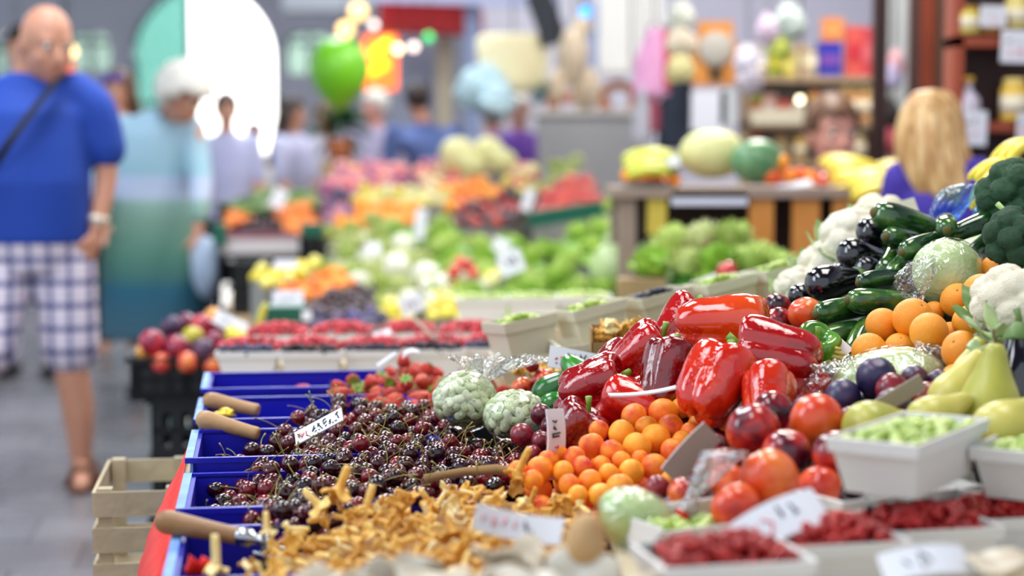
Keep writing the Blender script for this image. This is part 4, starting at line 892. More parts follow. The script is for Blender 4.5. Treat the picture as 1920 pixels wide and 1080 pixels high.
for i, pr_, lab, grp in [(0, gg, 'pale green berry in the lowest tilted punnet', 'berries in the lowest tilted punnet'), (1, gg, 'pale green berry in the second tilted punnet', 'berries in the second tilted punnet'), (2, bbp, 'blackberry in the third tilted punnet', 'blackberries in the third tilted punnet'), (3, gg, 'pale green berry in the fourth tilted punnet', 'berries in the fourth tilted punnet'), (4, gg, 'pale green berry in the fifth tilted punnet', 'berries in the fifth tilted punnet')]:
    fill(pr_, Vector(TP[i]) + Euler((-.05, -.17, .5)).to_matrix() @ Vector((0, 0, .074)), .085, .058, .0080, 20, lab, grp, rz=.5, tilt=.16)
for i, (px, py, Y, lab) in enumerate([(990, 712, 3.36, 'veneer punnet below the lowest tilted one'), (1105, 690, 3.32, 'veneer punnet hidden behind the avocados')]):
    p = at(px, py, Y); punnet(.13, .09, .055, lab, p, rz=.2, tilt=(.05, -.08, 0), m=m_ven2, group='veneer punnets in the rising row')
tm = PMound([(p[0] + dx, p[1] + dy, p[2] - .012 + dx * .16) for p in TP for dx, dy in ((-.07, -.04), (.07, -.04), (.07, .09), (-.07, .09))] + [tuple(at(930, 720, 3.30)), tuple(at(1180, 712, 3.22))], .0)
tm.base('sloping_board', .012, m_wood, 'sloping board under the rising row of punnets', 'board', m_wood, 'wooden box under the rising row of punnets', zb=.59, rim=0, lump=0)
# small box of chanterelles
P0 = at(1162, 664, 3.06); o = empty('cardboard_box', P0, 'small cardboard box of chanterelles behind the peppers', 'box'); m_cb = mat('brown_cardboard', ['a8743c', 'bc8a50'])
b = MB(); w, d, h = .105, .08, .05
for a, c in (((-w / 2, -d / 2, 0), (w / 2, d / 2, .002)), ((-w / 2, -d / 2, 0), (w / 2, -d / 2 + .002, h * .5)), ((-w / 2, d / 2 - .002, 0), (w / 2, d / 2, h)), ((-w / 2, -d / 2, 0), (-w / 2 + .002, d / 2, h)), ((w / 2 - .002, -d / 2, 0), (w / 2, d / 2, h))): b.box(a, c)
b.build('carton', m_cb, o, smooth=False)
rr_ = random.Random(3)
for k in range(34): dup(chans[k % 8], P0 + Vector((rr_.uniform(-.042, .042), rr_.uniform(-.03, .03), .012 + .03 * rr_.random() + .012)), rquat(), .013, 'golden chanterelle in the small cardboard box', 'chanterelles in the small box')
for k in range(26): dup(chans[k % 8], at(rr_.uniform(965, 1120), rr_.uniform(688, 704), rr_.uniform(3.06, 3.16)), rquat(), .013, 'golden chanterelle lying loose before the tilted punnets', 'loose chanterelles by the punnets')
# big punnet and berry punnets at the right front
def corner_punnet(): 
    c = Vector((.449, 1.905, zat(837, 1.78) - .062)); rz = math.atan2(.195, .13)
    punnet(.225, .10, .062, 'large white veneer punnet of gooseberries set askew by the pears', c, rz=rz, group=None)
    fill(gg, c + Vector((0, 0, .054)), .20, .078, .009, 70, 'green gooseberry in the large white punnet', 'gooseberries in the large white punnet', rz=rz, hump=.006)
corner_punnet()
c = Vector((.63, 1.99, zat(840, 1.95) - .055)); punnet(.22, .11, .06, 'white veneer punnet cut off at the right picture edge', c, rz=1.0)
fill(gg, c + Vector((0, 0, .052)), .20, .085, .009, 60, 'green gooseberry in the punnet at the picture edge', 'gooseberries in the punnet at the edge', rz=1.0, hump=.006)
m_rc = mat('redcurrant_skin', ['6c0608', '980c0c', 'b81814', 'd03c24'], .32, ns=60, nw=1.4, coat=.1)
m_bc = mat('blackcurrant_skin', ['08080f', '16182a', '2c3048'], .3, ns=60, nw=1.2, coat=.3)
ZB = .757
PUN = [(1352, 1046, 1.66, .15, .11, 'veneer punnet of redcurrants nearest, cut by the bottom edge', 'redcurrants in the nearest punnet', 1), (1562, 1012, 1.76, .125, .10, 'veneer punnet of redcurrants shaded by the crumpled card', 'redcurrants in the punnet shaded by the card', 2),
       (1728, 984, 1.86, .135, .11, 'veneer punnet of redcurrants in front of the large white punnet', 'redcurrants in front of the large white punnet', 3), (1892, 962, 1.96, .13, .11, 'veneer punnet of redcurrants at the right picture edge', 'redcurrants in the punnet at the right edge', 4)]
for (px, py, Y, w, d, lab, fl, sd) in PUN:
    p = at(px, py, Y); z = p.z - .052; punnet(w, d, .058, lab, (p.x, p.y, z), rz=.22, group='veneer punnets of redcurrants')
    berries('redcurrants', p.x, p.y - .008, z + .054, w * .84, d * .62, .0060, 210, m_rc, fl, 'redcurrants', sd, .018, .22)
    berries('blackcurrants', p.x - .005 * 1, p.y + d * .30, z + .056, w * .8, d * .22, .0052, 90, m_bc, fl.replace('redcurrants', 'dark blackcurrants behind the redcurrants'), 'blackcurrants', sd + 9, .006, .22)
# long low tray with grapes
A = at(1240, 1005, 1.88); B = at(1650, 940, 2.04); A.z = B.z = .762; Dv = (B - A); o = empty('long_tray', A, 'long white veneer tray with green grapes before the nectarines', 'tray'); o.rotation_euler.z = math.atan2(Dv.y, Dv.x); L = Dv.length
b = MB(); t = .003
for a, c in (((0, 0, 0), (L, .07, t)), ((0, 0, 0), (L, t, .022)), ((0, .07 - t, 0), (L, .07, .036)), ((0, 0, 0), (t, .07, .028)), ((L - t, 0, 0), (L, .07, .028))): b.box(a, c)
b.build('body', m_ven, o, smooth=False)
b = MB(); b.box((-.004, .0685, .028), (L + .004, .073, .038)); b.box((-.004, -.002, .014), (L + .004, .001, .024)); b.build('rim_band', m_ven, o, smooth=False)
g = random.Random(5)
for k in range(44):
    u = (k + g.uniform(.1, .9)) / 44 * (L - .03) + .015; q = Matrix.Rotation(o.rotation_euler.z, 3, 'Z') @ Vector((u, g.uniform(.018, .055), .012 + g.uniform(0, .006))); dup(gg, A + q, rquat(), .0105, 'green grape in the long white tray', 'grapes in the long tray')
# front board carrying the punnets
b = MB(); b.box((.12, 1.45, .735), (1.0, 2.2, .752)); o = b.build('display_board', m_woodp, smooth=False); tag(o, 'pale display board under the redcurrant punnets', 'board')
for i, (x, y) in enumerate([(.16, 1.5), (.9, 1.5), (.16, 2.12), (.9, 2.12)]):
    b = MB(); b.box((x, y, .577), (x + .05, y + .05, .735)); q = b.build('support_block', m_woodp, o, smooth=False)
for i, (px, py, Y, w, d, rz) in enumerate([(1660, 925, 2.02, .3, .10, .5), (1850, 905, 2.06, .2, .1, .6)]):
    p = at(px, py, Y); punnet(w * .7, d, .05, ['white veneer punnet rim under the large white punnet', 'white veneer punnet between the large one and the redcurrants'][i], (p.x, p.y, .760), rz=rz, group='empty veneer punnets')
# blue cloth thing at bottom right corner, root vegetable
dup(oysters[1], at(1900, 1062, 1.62), quat((0, 0, 1)), .035, 'tan mushroom cap at the bottom right corner')
# price cards
card('white card with black and red writing lying on the cherries', at(598, 800, 2.70), .088, .030, (-.9, -.5, -.15), [('k', .35, .25, .95, .8, .035), ('r', .05, .3, .3, .7, .03), ('k', .4, .15, .9, .3, .02)], seed=1)
card('white card with red writing leaning behind the green avocado', at(1074, 676, 2.93), .085, .040, (-.45, .2, .1), [('k', .35, .6, .6, .8, .04), ('r', .1, .3, .4, .6, .03), ('r', .1, .15, .35, .3, .02), ('k', .6, .6, .9, .85, .03)], seed=2)
card('narrow white card standing upright between cherries and apricots', at(1043, 835, 2.36), .100, .034, (0, PI / 2 + .08, .75), [('k', .1, .2, .4, .7, .04), ('r', .45, .2, .75, .7, .04), ('p', .75, .2, .95, .8, .03)], seed=3, bend=.008)
card('pale card seen edge-on stuck among the red peppers', at(1210, 737, 2.44), .105, .030, (-1.60, -.12, .05), [], seed=4, bend=-.004)
card('brown-backed card stuck between apricots and nectarines', at(1294, 850, 2.14), .080, .034, (0, .80, PI + .2), [('k', .1, .2, .9, .8, .03)], seed=5, bend=.006)
card('grey card laid across the plums', at(1668, 752, 2.17), .100, .022, (.1, -.52, .1), [], seed=6, m=m_cback)
card('white card with red print across the yellow mushrooms', at(972, 988, 1.82), .096, .030, (-.5, .16, -.1), [('p', .08, .25, .5, .85, .05), ('k', .55, .15, .72, .85, .03)], seed=7, bend=-.012)
card('crumpled white card with red and grey print over the redcurrants', at(1462, 972, 1.74), .10, .045, (-.8, -.38, .2), [('r', .1, .1, .45, .8, .03), ('k', .5, .45, .75, .9, .03)], seed=8, bend=.012)
card('white card blurred at the bottom edge by the redcurrants', at(1735, 1050, 1.62), .085, .035, (-.9, -.1, .1), [('k', .2, .2, .6, .8, .02)], seed=9, bend=.008)
card('small white bent card on the yellow beans', at(1572, 655, 2.56), .035, .03, (-.6, -.7, .3), [], seed=10, bend=.006)
# ================================================================ raspberry row and black crates behind the strawberries
RB = [(463, 711, 4.02), (582, 711, 4.02), (700, 709, 4.04), (815, 706, 4.06), (925, 703, 4.08)]
for i, (px, py, Y) in enumerate(RB):
    p = at(px, py, Y); z = p.z
    lab = ['white veneer punnet at the left end of the raspberry row', 'second white veneer punnet of the raspberry row', 'middle veneer punnet of the raspberry row', 'veneer punnet of the raspberry row just behind the strawberries', 'rightmost veneer punnet of the raspberry row by the tilted ones'][i]
    punnet(.146, .11, .065, lab, (p.x, p.y + .05, z), rz=.02, group='punnets in the raspberry row')
    berries('blueberries', p.x, p.y + .012, z + .066, .13, .03, .0062, 60, m_bb, 'dark blueberries along the front of the raspberry row, in the ' + ['first', 'second', 'middle', 'fourth', 'last'][i] + ' punnet', 'blueberries', i, .006)
    fill(rasps[0], Vector((p.x, p.y + .075, z + .074)), .14, .09, .0095, 36, 'red raspberry in the ' + ['leftmost', 'second', 'middle', 'fourth', 'rightmost'][i] + ' punnet of the raspberry row', 'raspberries in the front row', hump=.014, seed=i)
# second row of raspberries
for i, (px, py, Y) in enumerate([(520, 650, 4.35), (640, 648, 4.35), (760, 646, 4.38), (880, 646, 4.4)]):
    p = at(px, py, Y); z = p.z
    punnet(.15, .13, .06, ['farther raspberry punnet at the left behind the first row', 'farther raspberry punnet behind the second one', 'farther raspberry punnet behind the strawberries', 'farther raspberry punnet beside the tilted punnets'][i], (p.x, p.y + .04, z - .03), group='punnets in the farther raspberry row')
    fill(rasps[0], Vector((p.x, p.y + .04, z + .034)), .145, .12, .0098, 44, 'red raspberry in the ' + ['leftmost', 'second', 'third', 'rightmost'][i] + ' punnet of the farther raspberry row', 'raspberries in the farther row', hump=.02, seed=20 + i)
b = MB(); e = edge(4.0); b.box((0, 0, .577), (.98, .66, .665)); o = b.build('display_box', m_woodp, smooth=False); o.location = (e.x + .03, 3.98, 0); o.rotation_euler.z = .02; tag(o, 'pale box raising the raspberry punnets on the table', 'box')
card('small white tag among the farther raspberries', at(715, 626, 4.3), .05, .02, (-.9, -.3, .1), [('k', .2, .2, .7, .8, .03)], seed=11, stick=.05)
card('pale wooden strip leaning across the raspberries', at(812, 630, 4.1), .14, .008, (0, .75, 0), [], seed=12, m=m_ven2, back=m_ven2)
card('brown strip leaning across the middle raspberries', at(690, 628, 4.1), .12, .008, (0, -.6, 0), [], seed=13, m=m_cback)
card('bright bent paper on top of the strawberries', at(768, 658, 3.40), .035, .014, (-1.0, -.3, 0), [], seed=14, bend=.01)
card('white paper slip sloping down over the strawberries', at(725, 674, 3.40), .045, .010, (-.8, -.6, 0), [], seed=15)
# black crates with plums on the aisle side
m_blk = mat('black_crate_plastic', ['0a0c10', '14181e'], .4, ns=3, nw=.6)
def black_crate(x, y, z, w, d, h, label, group='black crates stacked in the aisle', m=None, slots=True):
    o = empty('black_crate', (x, y, z), label, 'crate', group, rz=ANG); t = .008; b = MB(); m = m or m_blk
    b.box((0, 0, 0), (w, d, t))
    if not slots: b.box((0, 0, 0), (w, t, h)); b.box((0, d - t, 0), (w, d, h)); b.box((0, 0, 0), (t, d, h)); b.box((w - t, 0, 0), (w, d, h))
    for (x0, x1, y0, y1, ax) in ((0, w, 0, t, 0), (0, w, d - t, d, 0), (0, t, 0, d, 1), (w - t, w, 0, d, 1)):
        b.box((x0, y0, 0), (x1, y1, h * .2)); b.box((x0, y0, h * .8), (x1, y1, h)); b.box((x0, y0, h * .45), (x1, y1, h * .55)); L = (w, d)[ax]; k = max(3, int(L / .05))
        for i in range(k + 1):
            q = (L - .034) * i / k
            b.box(((x0 + q), y0, h * .2), ((x0 + q + .034), y1, h * .8)) if ax == 0 else b.box((x0, y0 + q, h * .2), (x1, y0 + q + .034, h * .8))
    b.build('body', m, o, smooth=False)
    b = MB(); r = .014
    for a, c in (((-r, -r, h - .006), (w + r, t, h + .006)), ((-r, d - t, h - .006), (w + r, d + r, h + .006)), ((-r, -r, h - .006), (t, d + r, h + .006)), ((w - t, -r, h - .006), (w + r, d + r, h + .006))): b.box(a, c)
    b.build('rim', m, o, smooth=False); return o
Yc = 4.75; zt = zat(672, Yc)
xs = xat(248, Yc)
for k in range(3):
    hh = (zt - .13) / 3 - .004
    black_crate(xs + .04, Yc + .03, .002 + k * (hh + .007), .30, .30, hh, ['lowest black slotted crate of the aisle stack', 'middle black slotted crate of the aisle stack', 'upper black slotted crate right under the plums'][k])
black_crate(xs - .01, Yc, zt - .12, .36, .34, .115, 'shallow black crate holding the red and yellow plums', slots=False)
m_pl2 = mat('rosy_plum_skin', ['6a1440', 'a01c38', 'cc3040', 'e0603a', 'e8a040'], .3, ns=1, nw=1, rw=1.6, coat=.3, off=-.05)
rosy = pr('rosy_plum', groove_ball(22, 14, .06, .08, 1.0, .02, 2), m_pl2, 'plum')
ylw = pr('yellow_plum', groove_ball(22, 14, .06, .08, 1.0, .02, 2), mat('yellow_plum_skin', ['b8b030', 'd4c84a'], .3, rw=1, coat=.3), 'plum')
PLM = [(286, 642, 24, 4.80, rosy), (322, 612, 20, 4.98, plums[0]), (330, 657, 25, 4.80, rosy), (362, 632, 21, 4.92, ylw), (378, 660, 24, 4.82, plums[0]), (350, 676, 20, 4.78, rosy), (305, 678, 20, 4.78, rosy), (382, 612, 23, 5.0, rosy), (405, 640, 22, 4.9, rosy), (398, 684, 18, 4.79, rosy), (350, 605, 19, 5.05, rosy), (418, 615, 20, 5.0, rosy), (400, 594, 18, 5.08, rosy), (272, 660, 18, 4.84, rosy), (436, 640, 20, 4.92, ylw)]
handset(PLM, [rosy], None, 'rosy plum heaped in the shallow black crate', 'plums in the shallow black crate', seed=2)
o = MB().add(np.array([(-.16, -.15, 0), (.16, -.15, 0), (.16, .15, .0), (-.16, .15, 0), (-.16, -.15, .03), (.16, -.15, .03), (.16, .15, .06), (-.16, .15, .06)]), [(0, 3, 2, 1), (4, 5, 6, 7), (0, 1, 5, 4), (1, 2, 6, 5), (2, 3, 7, 6), (3, 0, 4, 7)]).build('plum_layer', m_redplum, smooth=False)
o.location = (xs + .155, Yc + .185, zt - .105); o.rotation_euler.z = ANG; tag(o, 'lower layer of plums in the shallow black crate', 'plums', kind='stuff')
card('white card stuck behind the rosy plums', at(432, 606, 4.95), .10, .045, (-.6, .45, 0), [('k', .2, .3, .6, .7, .03)], seed=16, stick=.1)
dup(ylw, at(490, 592, 4.95), quat((.35, 0, 1)), (.012, .012, .045), 'slim yellow fruit standing behind the raspberries')
card('yellow card lying beside the rosy plums', at(452, 628, 4.88), .09, .03, (-.9, .4, 0), [], seed=17, m=mat('yellow_card', 'd8cc40', .6))
# ================================================================ the long farther stall: heaps at growing distances
table('market_stall', 'wooden stall table under the near lettuces and pale heads', 5.2, 6.9, 1.3, .60, .05, 2)
table('market_stall', 'long farther stall table under the melons, tomatoes and rosy fruit', 6.95, 11.2, 2.1, .60, .05, 3)
def fzt(py, Y, px=800): return (px, py, Y)
m_grn = {}
def heap(ctrl, protos, r, n, label, group, mheap, hl, cat, tl, seed=1, layers=1.2, keep=60, base=True, K=30, sc=None, rot=None, zb=.602, tm=None):
    m = Mound(ctrl, 3)
    rr = r if hasattr(r, '__len__') else (r * .93, r * 1.07)
    scatter(m, protos, rr, n, label, group, layers=layers, seed=seed, keep=keep, K=K, sc=sc, rot=rot)
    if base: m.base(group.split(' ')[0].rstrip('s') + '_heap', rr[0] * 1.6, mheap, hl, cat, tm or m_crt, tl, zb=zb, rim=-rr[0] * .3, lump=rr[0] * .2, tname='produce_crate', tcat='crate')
m_crt = mat('grey_green_crate', ['7c8078', '9a9c98'], .6, ns=3, nw=.6)
m_tealc = mat('teal_crate_plastic', ['064a3c', '0c6a54'], .45, ns=3, nw=.6)
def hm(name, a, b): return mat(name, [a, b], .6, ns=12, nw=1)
m_tom = mat('tomato_skin', ['c01c14', 'e0402a', 'e8684a'], .2, rw=1.2, nw=.3, coat=.5)
m_red2 = mat('rosy_apple_skin', ['a82030', 'd04048', 'e87868', 'f0a088'], .3, ns=1, nw=.8, rw=1.4, coat=.3)
m_lem = mat('lemon_peel', ['d8c430', 'ecdc50', 'f4ec90'], .4, rw=1.3, nw=.3)
m_mel = mat('pale_melon_rind', ['d0d08c', 'e0dca0', 'ece8bc'], .5, ns=3, nw=1, rw=.8, bump=.3, bs=20)
m_dk = mat('dark_grape_skin', ['1a0a14', '30101c', '4c1c2c'], .3, rw=1.2, nw=.3, coat=.2)
m_vio = mat('violet_fig_skin', ['28203c', '3c3460', '5c548c', '6a4a70'], .4, rw=1.4, nw=.3)
m_oni = mat('white_onion_skin', ['c4c4b0', 'dcdcc8', 'eae8dc'], .4, ns=2, nw=.8, rw=1)
m_car = mat('orange_carrot_skin', ['e87018', 'f88c28', 'ffa850'], .5, rw=1.3, nw=.3)
m_gbn = mat('green_bean_skin', ['3c5c14', '5c8424', '84a83c'], .5, rw=1.4, nw=.3)
m_mau = mat('mauve_fruit_skin', ['7a3a6a', 'a8587c', 'cc8098'], .35, rw=1.3, nw=.5, ns=1)
def fr(name, m, cat, k=1, sq=(1, 1, 1)):
    b = groove_ball(18, 12, .04, .08, 1.0, .02, k); b.v = [x * np.array(sq) for x in b.v]; return pr(name, b, m, cat)
tom = fr('tomato', m_tom, 'tomato', 1, (1, 1, .85)); appl = fr('rosy_apple', m_red2, 'apple'); lem = fr('lemon', m_lem, 'lemon', 1, (.8, .8, 1.1)); melon = fr('melon', m_mel, 'melon', 2)
grp = fr('dark_grape', m_dk, 'grape'); fig = fr('violet_fig', m_vio, 'fig'); oni = fr('white_onion', m_oni, 'onion', 1, (1, 1, .9)); mauve = fr('mauve_plum', m_mau, 'plum')
car = pr('carrot', MB().lathe(spline([(.02, 2.0), (.35, 1.9), (.5, 1.5), (.38, .2), (.2, -1.2), (.03, -2)], 12), 10), m_car, 'carrot')
gbn = pr('green_bean', MB().tube([(0, 0, -2.4), (.15, 0, -1), (.2, 0, 1), (0, 0, 2.4)], [.08, .3, .3, .08], 6), m_gbn, 'bean')
side = lambda r: Euler((PI / 2 + r.uniform(-.3, .3), r.uniform(-.3, .3), r.uniform(0, 6.3))).to_quaternion()
upr = lambda r: Euler((r.uniform(-.5, .5), r.uniform(-.5, .5), r.uniform(0, 6.3))).to_quaternion()
# nearest band (behind the raspberries)
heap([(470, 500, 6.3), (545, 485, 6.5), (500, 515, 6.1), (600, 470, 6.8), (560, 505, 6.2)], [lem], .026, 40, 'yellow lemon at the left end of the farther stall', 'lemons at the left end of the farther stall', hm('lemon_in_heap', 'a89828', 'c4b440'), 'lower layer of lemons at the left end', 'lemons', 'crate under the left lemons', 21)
heap([(520, 545, 5.9), (640, 492, 6.4), (600, 540, 5.8), (530, 525, 6.1), (660, 515, 6.1)], apricots, .022, 60, 'orange apricot in the slanting row left of the pale heads', 'apricots in the slanting row', m_heapa, 'lower layer of apricots in the slanting row', 'apricots', 'crate under the slanting apricots', 22)
heap([(570, 575, 5.5), (620, 535, 5.8), (700, 530, 5.85), (705, 565, 5.6), (640, 580, 5.45)], [grp], .014, 220, 'dark cherry-red fruit in the heap above the violet figs', 'dark cherries on the farther stall', hm('dark_cherry_in_heap2', '1c0a10', '341420'), 'lower layer of dark cherries on the farther stall', 'cherries', 'crate under the far dark cherries', 23, keep=130)
heap([(550, 605, 5.28), (565, 575, 5.45), (700, 570, 5.5), (770, 590, 5.4), (760, 606, 5.28), (650, 608, 5.26)], [fig], .021, 90, 'violet-blue plum in the row behind the raspberries', 'violet plums behind the raspberries', hm('violet_plum_in_heap', '201c34', '343054'), 'lower layer of violet plums', 'plums', 'green crate under the violet plums', 24, tm=m_tealc)
heap([(700, 575, 5.5), (720, 542, 5.7), (765, 545, 5.7), (775, 578, 5.5)], [lem], .028, 20, 'yellow lemon beside the white card behind the raspberries', 'lemons by the white card', hm('lemon_in_heap', 'a89828', 'c4b440'), 'lower layer of lemons by the card', 'lemons', 'crate under the lemons by the card', 25)
heap([(805, 575, 5.6), (830, 540, 5.8), (880, 535, 5.8), (880, 572, 5.6), (800, 555, 5.7)], [lem], .026, 24, 'yellow lemon left of the farther white punnets', 'lemons by the farther punnets', hm('lemon_in_heap', 'a89828', 'c4b440'), 'lower layer of lemons by the farther punnets', 'lemons', 'dark crate under the lemons by the punnets', 26)
# pale heads
heap([(585, 480, 7.0), (650, 430, 7.5), (760, 425, 7.5), (800, 470, 7.0), (820, 540, 6.2), (720, 540, 6.2), (640, 530, 6.3), (700, 470, 6.9)], [letts2[0], oni, letts2[1]], .06, 60, 'pale cream-green head in the heap of endives and cabbages', 'pale heads on the farther stall', hm('pale_head_in_heap', 'a8b07c', 'ccd0a4'), 'lower layer of pale heads', 'vegetables', 'crate under the pale heads', 27, sc=lambda r: r, rot=upr, keep=34)
heap([(810, 545, 6.0), (850, 500, 6.5), (960, 490, 6.6), (880, 545, 6.1), (790, 510, 6.5)], [oni, lem, melon], .032, 40, 'cream-yellow fruit between the pale heads and the green lettuces', 'cream fruit before the lettuces', hm('pale_head_in_heap', 'a8b07c', 'ccd0a4'), 'lower layer of cream fruit', 'fruit', 'crate under the cream fruit', 28, keep=30)
handset([(852, 510, 14, 6.3), (876, 498, 14, 6.35), (862, 490, 12, 6.4), (888, 512, 12, 6.3)], [tom], None, 'red tomato before the big heap of green lettuce', 'tomatoes before the lettuce', seed=4)
# big green lettuce heap
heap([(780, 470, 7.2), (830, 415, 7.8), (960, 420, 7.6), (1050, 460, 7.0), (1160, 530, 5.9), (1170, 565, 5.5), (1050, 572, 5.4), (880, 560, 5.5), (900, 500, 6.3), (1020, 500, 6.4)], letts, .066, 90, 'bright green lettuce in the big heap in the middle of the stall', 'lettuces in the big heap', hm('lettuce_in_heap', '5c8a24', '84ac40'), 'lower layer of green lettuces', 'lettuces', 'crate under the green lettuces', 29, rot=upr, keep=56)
heap([(1010, 440, 7.5), (1090, 400, 7.6), (1140, 375, 7.7), (1210, 385, 7.6), (1250, 440, 7.0), (1150, 460, 6.9), (1030, 450, 7.2)], letts, .062, 20, 'green lettuce standing higher behind the white cabbages', 'lettuces behind the white cabbages', hm('lettuce_in_heap', '5c8a24', '84ac40'), 'lower layer of lettuces behind the cabbages', 'lettuces', 'crate under the high lettuces', 30, rot=upr)
for (px, py, Y, s, lab) in [(1175, 462, 6.6, .10, 'large white-green cabbage in the middle of the stall'), (1225, 490, 6.3, .085, 'white-green cabbage right of the largest one'), (1150, 500, 6.2, .085, 'pale cabbage below the largest one'), (1240, 450, 6.7, .08, 'bluish cabbage behind the white ones')]:
    dup(cabs[0], at(px, py, Y), rquat(), s, lab, 'white cabbages on the farther stall')
heap([(1180, 545, 5.0), (1200, 500, 5.1), (1300, 450, 5.12), (1420, 465, 5.1), (1490, 500, 5.0), (1480, 530, 4.7), (1340, 545, 4.6), (1240, 560, 4.6)], letts, .055, 80, 'leafy green head on the right of the farther stall', 'leafy greens by the wooden crates', hm('leafy_green_in_heap', '3c7a24', '5c9a34'), 'lower layer of leafy greens', 'vegetables', 'crate under the leafy greens', 31, rot=upr, keep=46)
for (px, py, Y, s, k, lab) in [(1262, 458, 5.35, .075, 0, 'green leafy head by the front leg of the banana table'), (1318, 448, 5.3, .07, 1, 'leafy head under the white ledge of the banana table'), (1376, 446, 5.25, .07, 0, 'leafy head beside the orange board leg'), (1226, 500, 5.1, .075, 1, 'leafy head above the brown wooden box'), (1290, 500, 5.05, .07, 0, 'leafy head in the middle of the green row'), (1345, 490, 5.0, .066, 1, 'leafy head left of the single red tomato'), (1412, 490, 5.0, .066, 0, 'leafy head right of the single red tomato'), (1470, 500, 4.95, .06, 1, 'leafy head at the right end of the green row')]:
    dup(letts[k] if s != .07 else letts2[k], at(px, py, Y), upr(random), s, lab, 'leafy heads under the banana table')
handset([(1363, 508, 20, 4.78)], [tom], None, 'single bright red tomato on the leafy greens', None, seed=4)

# left crate with beans and carrots
heap([(405, 372, 8.7), (500, 345, 9.2), (590, 345, 9.2), (600, 375, 8.8), (470, 385, 8.5), (500, 365, 8.9)], [gbn], .020, 150, 'green bean in the far heap behind the carrots', 'green beans on the far left', hm('green_bean_in_heap', '3a5818', '5c7c2c'), 'lower layer of green beans', 'beans', 'crate under the green beans', 32, keep=90, rot=side, tm=m_blk)
heap([(405, 418, 8.3), (440, 385, 8.6), (478, 388, 8.6), (470, 405, 8.4)], [car], .020, 50, 'orange carrot in the left far heap', 'carrots left of the dark cherries', hm('carrot_in_heap', 'b86018', 'd87c28'), 'lower layer of carrots on the left', 'carrots', 'crate under the left carrots', 33, rot=side, keep=40, tm=m_blk)
heap([(500, 418, 8.3), (530, 375, 8.7), (575, 370, 8.7), (595, 405, 8.4), (585, 430, 8.2)], [car], .020, 60, 'orange carrot in the far heap by the teal crate', 'carrots right of the dark cherries', hm('carrot_in_heap', 'b86018', 'd87c28'), 'lower layer of carrots on the right', 'carrots', 'crate under the right carrots', 34, rot=side, keep=50, tm=m_blk)
heap([(430, 436, 8.15), (480, 402, 8.4), (510, 405, 8.4), (555, 436, 8.15)], [grp], .015, 150, 'dark cherry in the small far heap between carrots', 'dark cherries between the carrots', hm('dark_cherry_in_heap2', '1c0a10', '341420'), 'lower layer of dark cherries between carrots', 'cherries', 'crate under the cherries between carrots', 35, keep=70, tm=m_blk)
e = at(413, 476, 8.05); b = MB(); b.box((0, 0, 0), (.37, .3, .085)); b.box((-.004, -.004, .075), (.374, .304, .09), 1); o = b.build('white_box', [mat('grey_white_board', 'c8c4c8', .6), mat('dusty_red_band', '8a3048', .6)], smooth=False); o.location = (e.x, e.y, e.z); o.rotation_euler.z = ANG; tag(o, 'grey-white box with a red upper edge under the far carrots', 'box')
b = MB(); b.box((0, 0, 0), (.30, .4, .22)); 
for k, (px, py, Y, w, d, z0, z1, m, lab) in enumerate([(436, 560, 7.5, .16, .4, .01, .30, m_blk, 'dark crate on the floor below the far carrots'), (436, 520, 7.5, .16, .4, .305, .58, m_blk, 'dark crate stacked below the grey-white box'), (528, 470, 7.6, .20, .2, .0, 0, m_tealc, '')][:2]):
    black_crate(xat(430, 7.6), 7.45, z0 * .9, .24, .35, (z1 - z0) * .9, lab, 'dark crates below the far carrots', m)
for (px, py, Y, w, h, lab) in [(412, 440, 8.0, .06, .10, 'teal plastic bag hanging left of the grey-white box'), (585, 432, 7.9, .10, .06, 'teal crate corner right of the far carrots'), (535, 590, 5.2, .12, .045, 'dark green crate corner behind the raspberries'), (1065, 402, 8.0, .36, .07, 'long teal crate edge under the far tomatoes')]:
    o = MB().box((-w / 2, 0, -h / 2), (w / 2, .12, h / 2)).build('teal_crate', m_tealc, smooth=False); o.location = at(px, py, Y); o.rotation_euler = (0, -.15 if w > .3 else 0, ANG); tag(o, lab, 'crate')
black_crate(xat(436, 6.62), 6.60, .602, .13, .24, .10, 'lower dark crate left of the far lemons', 'dark crates left of the lemons'); black_crate(xat(436, 6.62), 6.60, .709, .13, .24, .09, 'upper dark crate left of the far lemons', 'dark crates left of the lemons')
# far heaps
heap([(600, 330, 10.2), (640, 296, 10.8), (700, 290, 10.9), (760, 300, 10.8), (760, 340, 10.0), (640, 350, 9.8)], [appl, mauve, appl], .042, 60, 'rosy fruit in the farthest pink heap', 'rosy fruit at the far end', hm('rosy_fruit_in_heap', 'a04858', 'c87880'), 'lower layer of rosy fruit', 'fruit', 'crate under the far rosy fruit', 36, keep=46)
heap([(590, 400, 8.9), (605, 340, 9.8), (700, 345, 9.7), (680, 385, 9.0), (620, 415, 8.6)], [mauve, fig], .036, 60, 'mauve plum in the far heap left of the oranges', 'mauve plums at the far end', hm('mauve_fruit_in_heap', '5c3050', '7c4868'), 'lower layer of mauve plums', 'plums', 'crate under the far mauve plums', 37, keep=36)
heap([(655, 360, 9.3), (680, 335, 9.6), (740, 340, 9.6), (850, 345, 9.5), (840, 365, 9.2), (740, 370, 9.1)], [lem, melon], .034, 40, 'yellow-cream fruit above the far row of oranges', 'cream-yellow fruit above the oranges', hm('lemon_in_heap', 'a89828', 'c4b440'), 'lower layer of cream-yellow fruit', 'fruit', 'crate under the cream-yellow fruit', 38, keep=30)
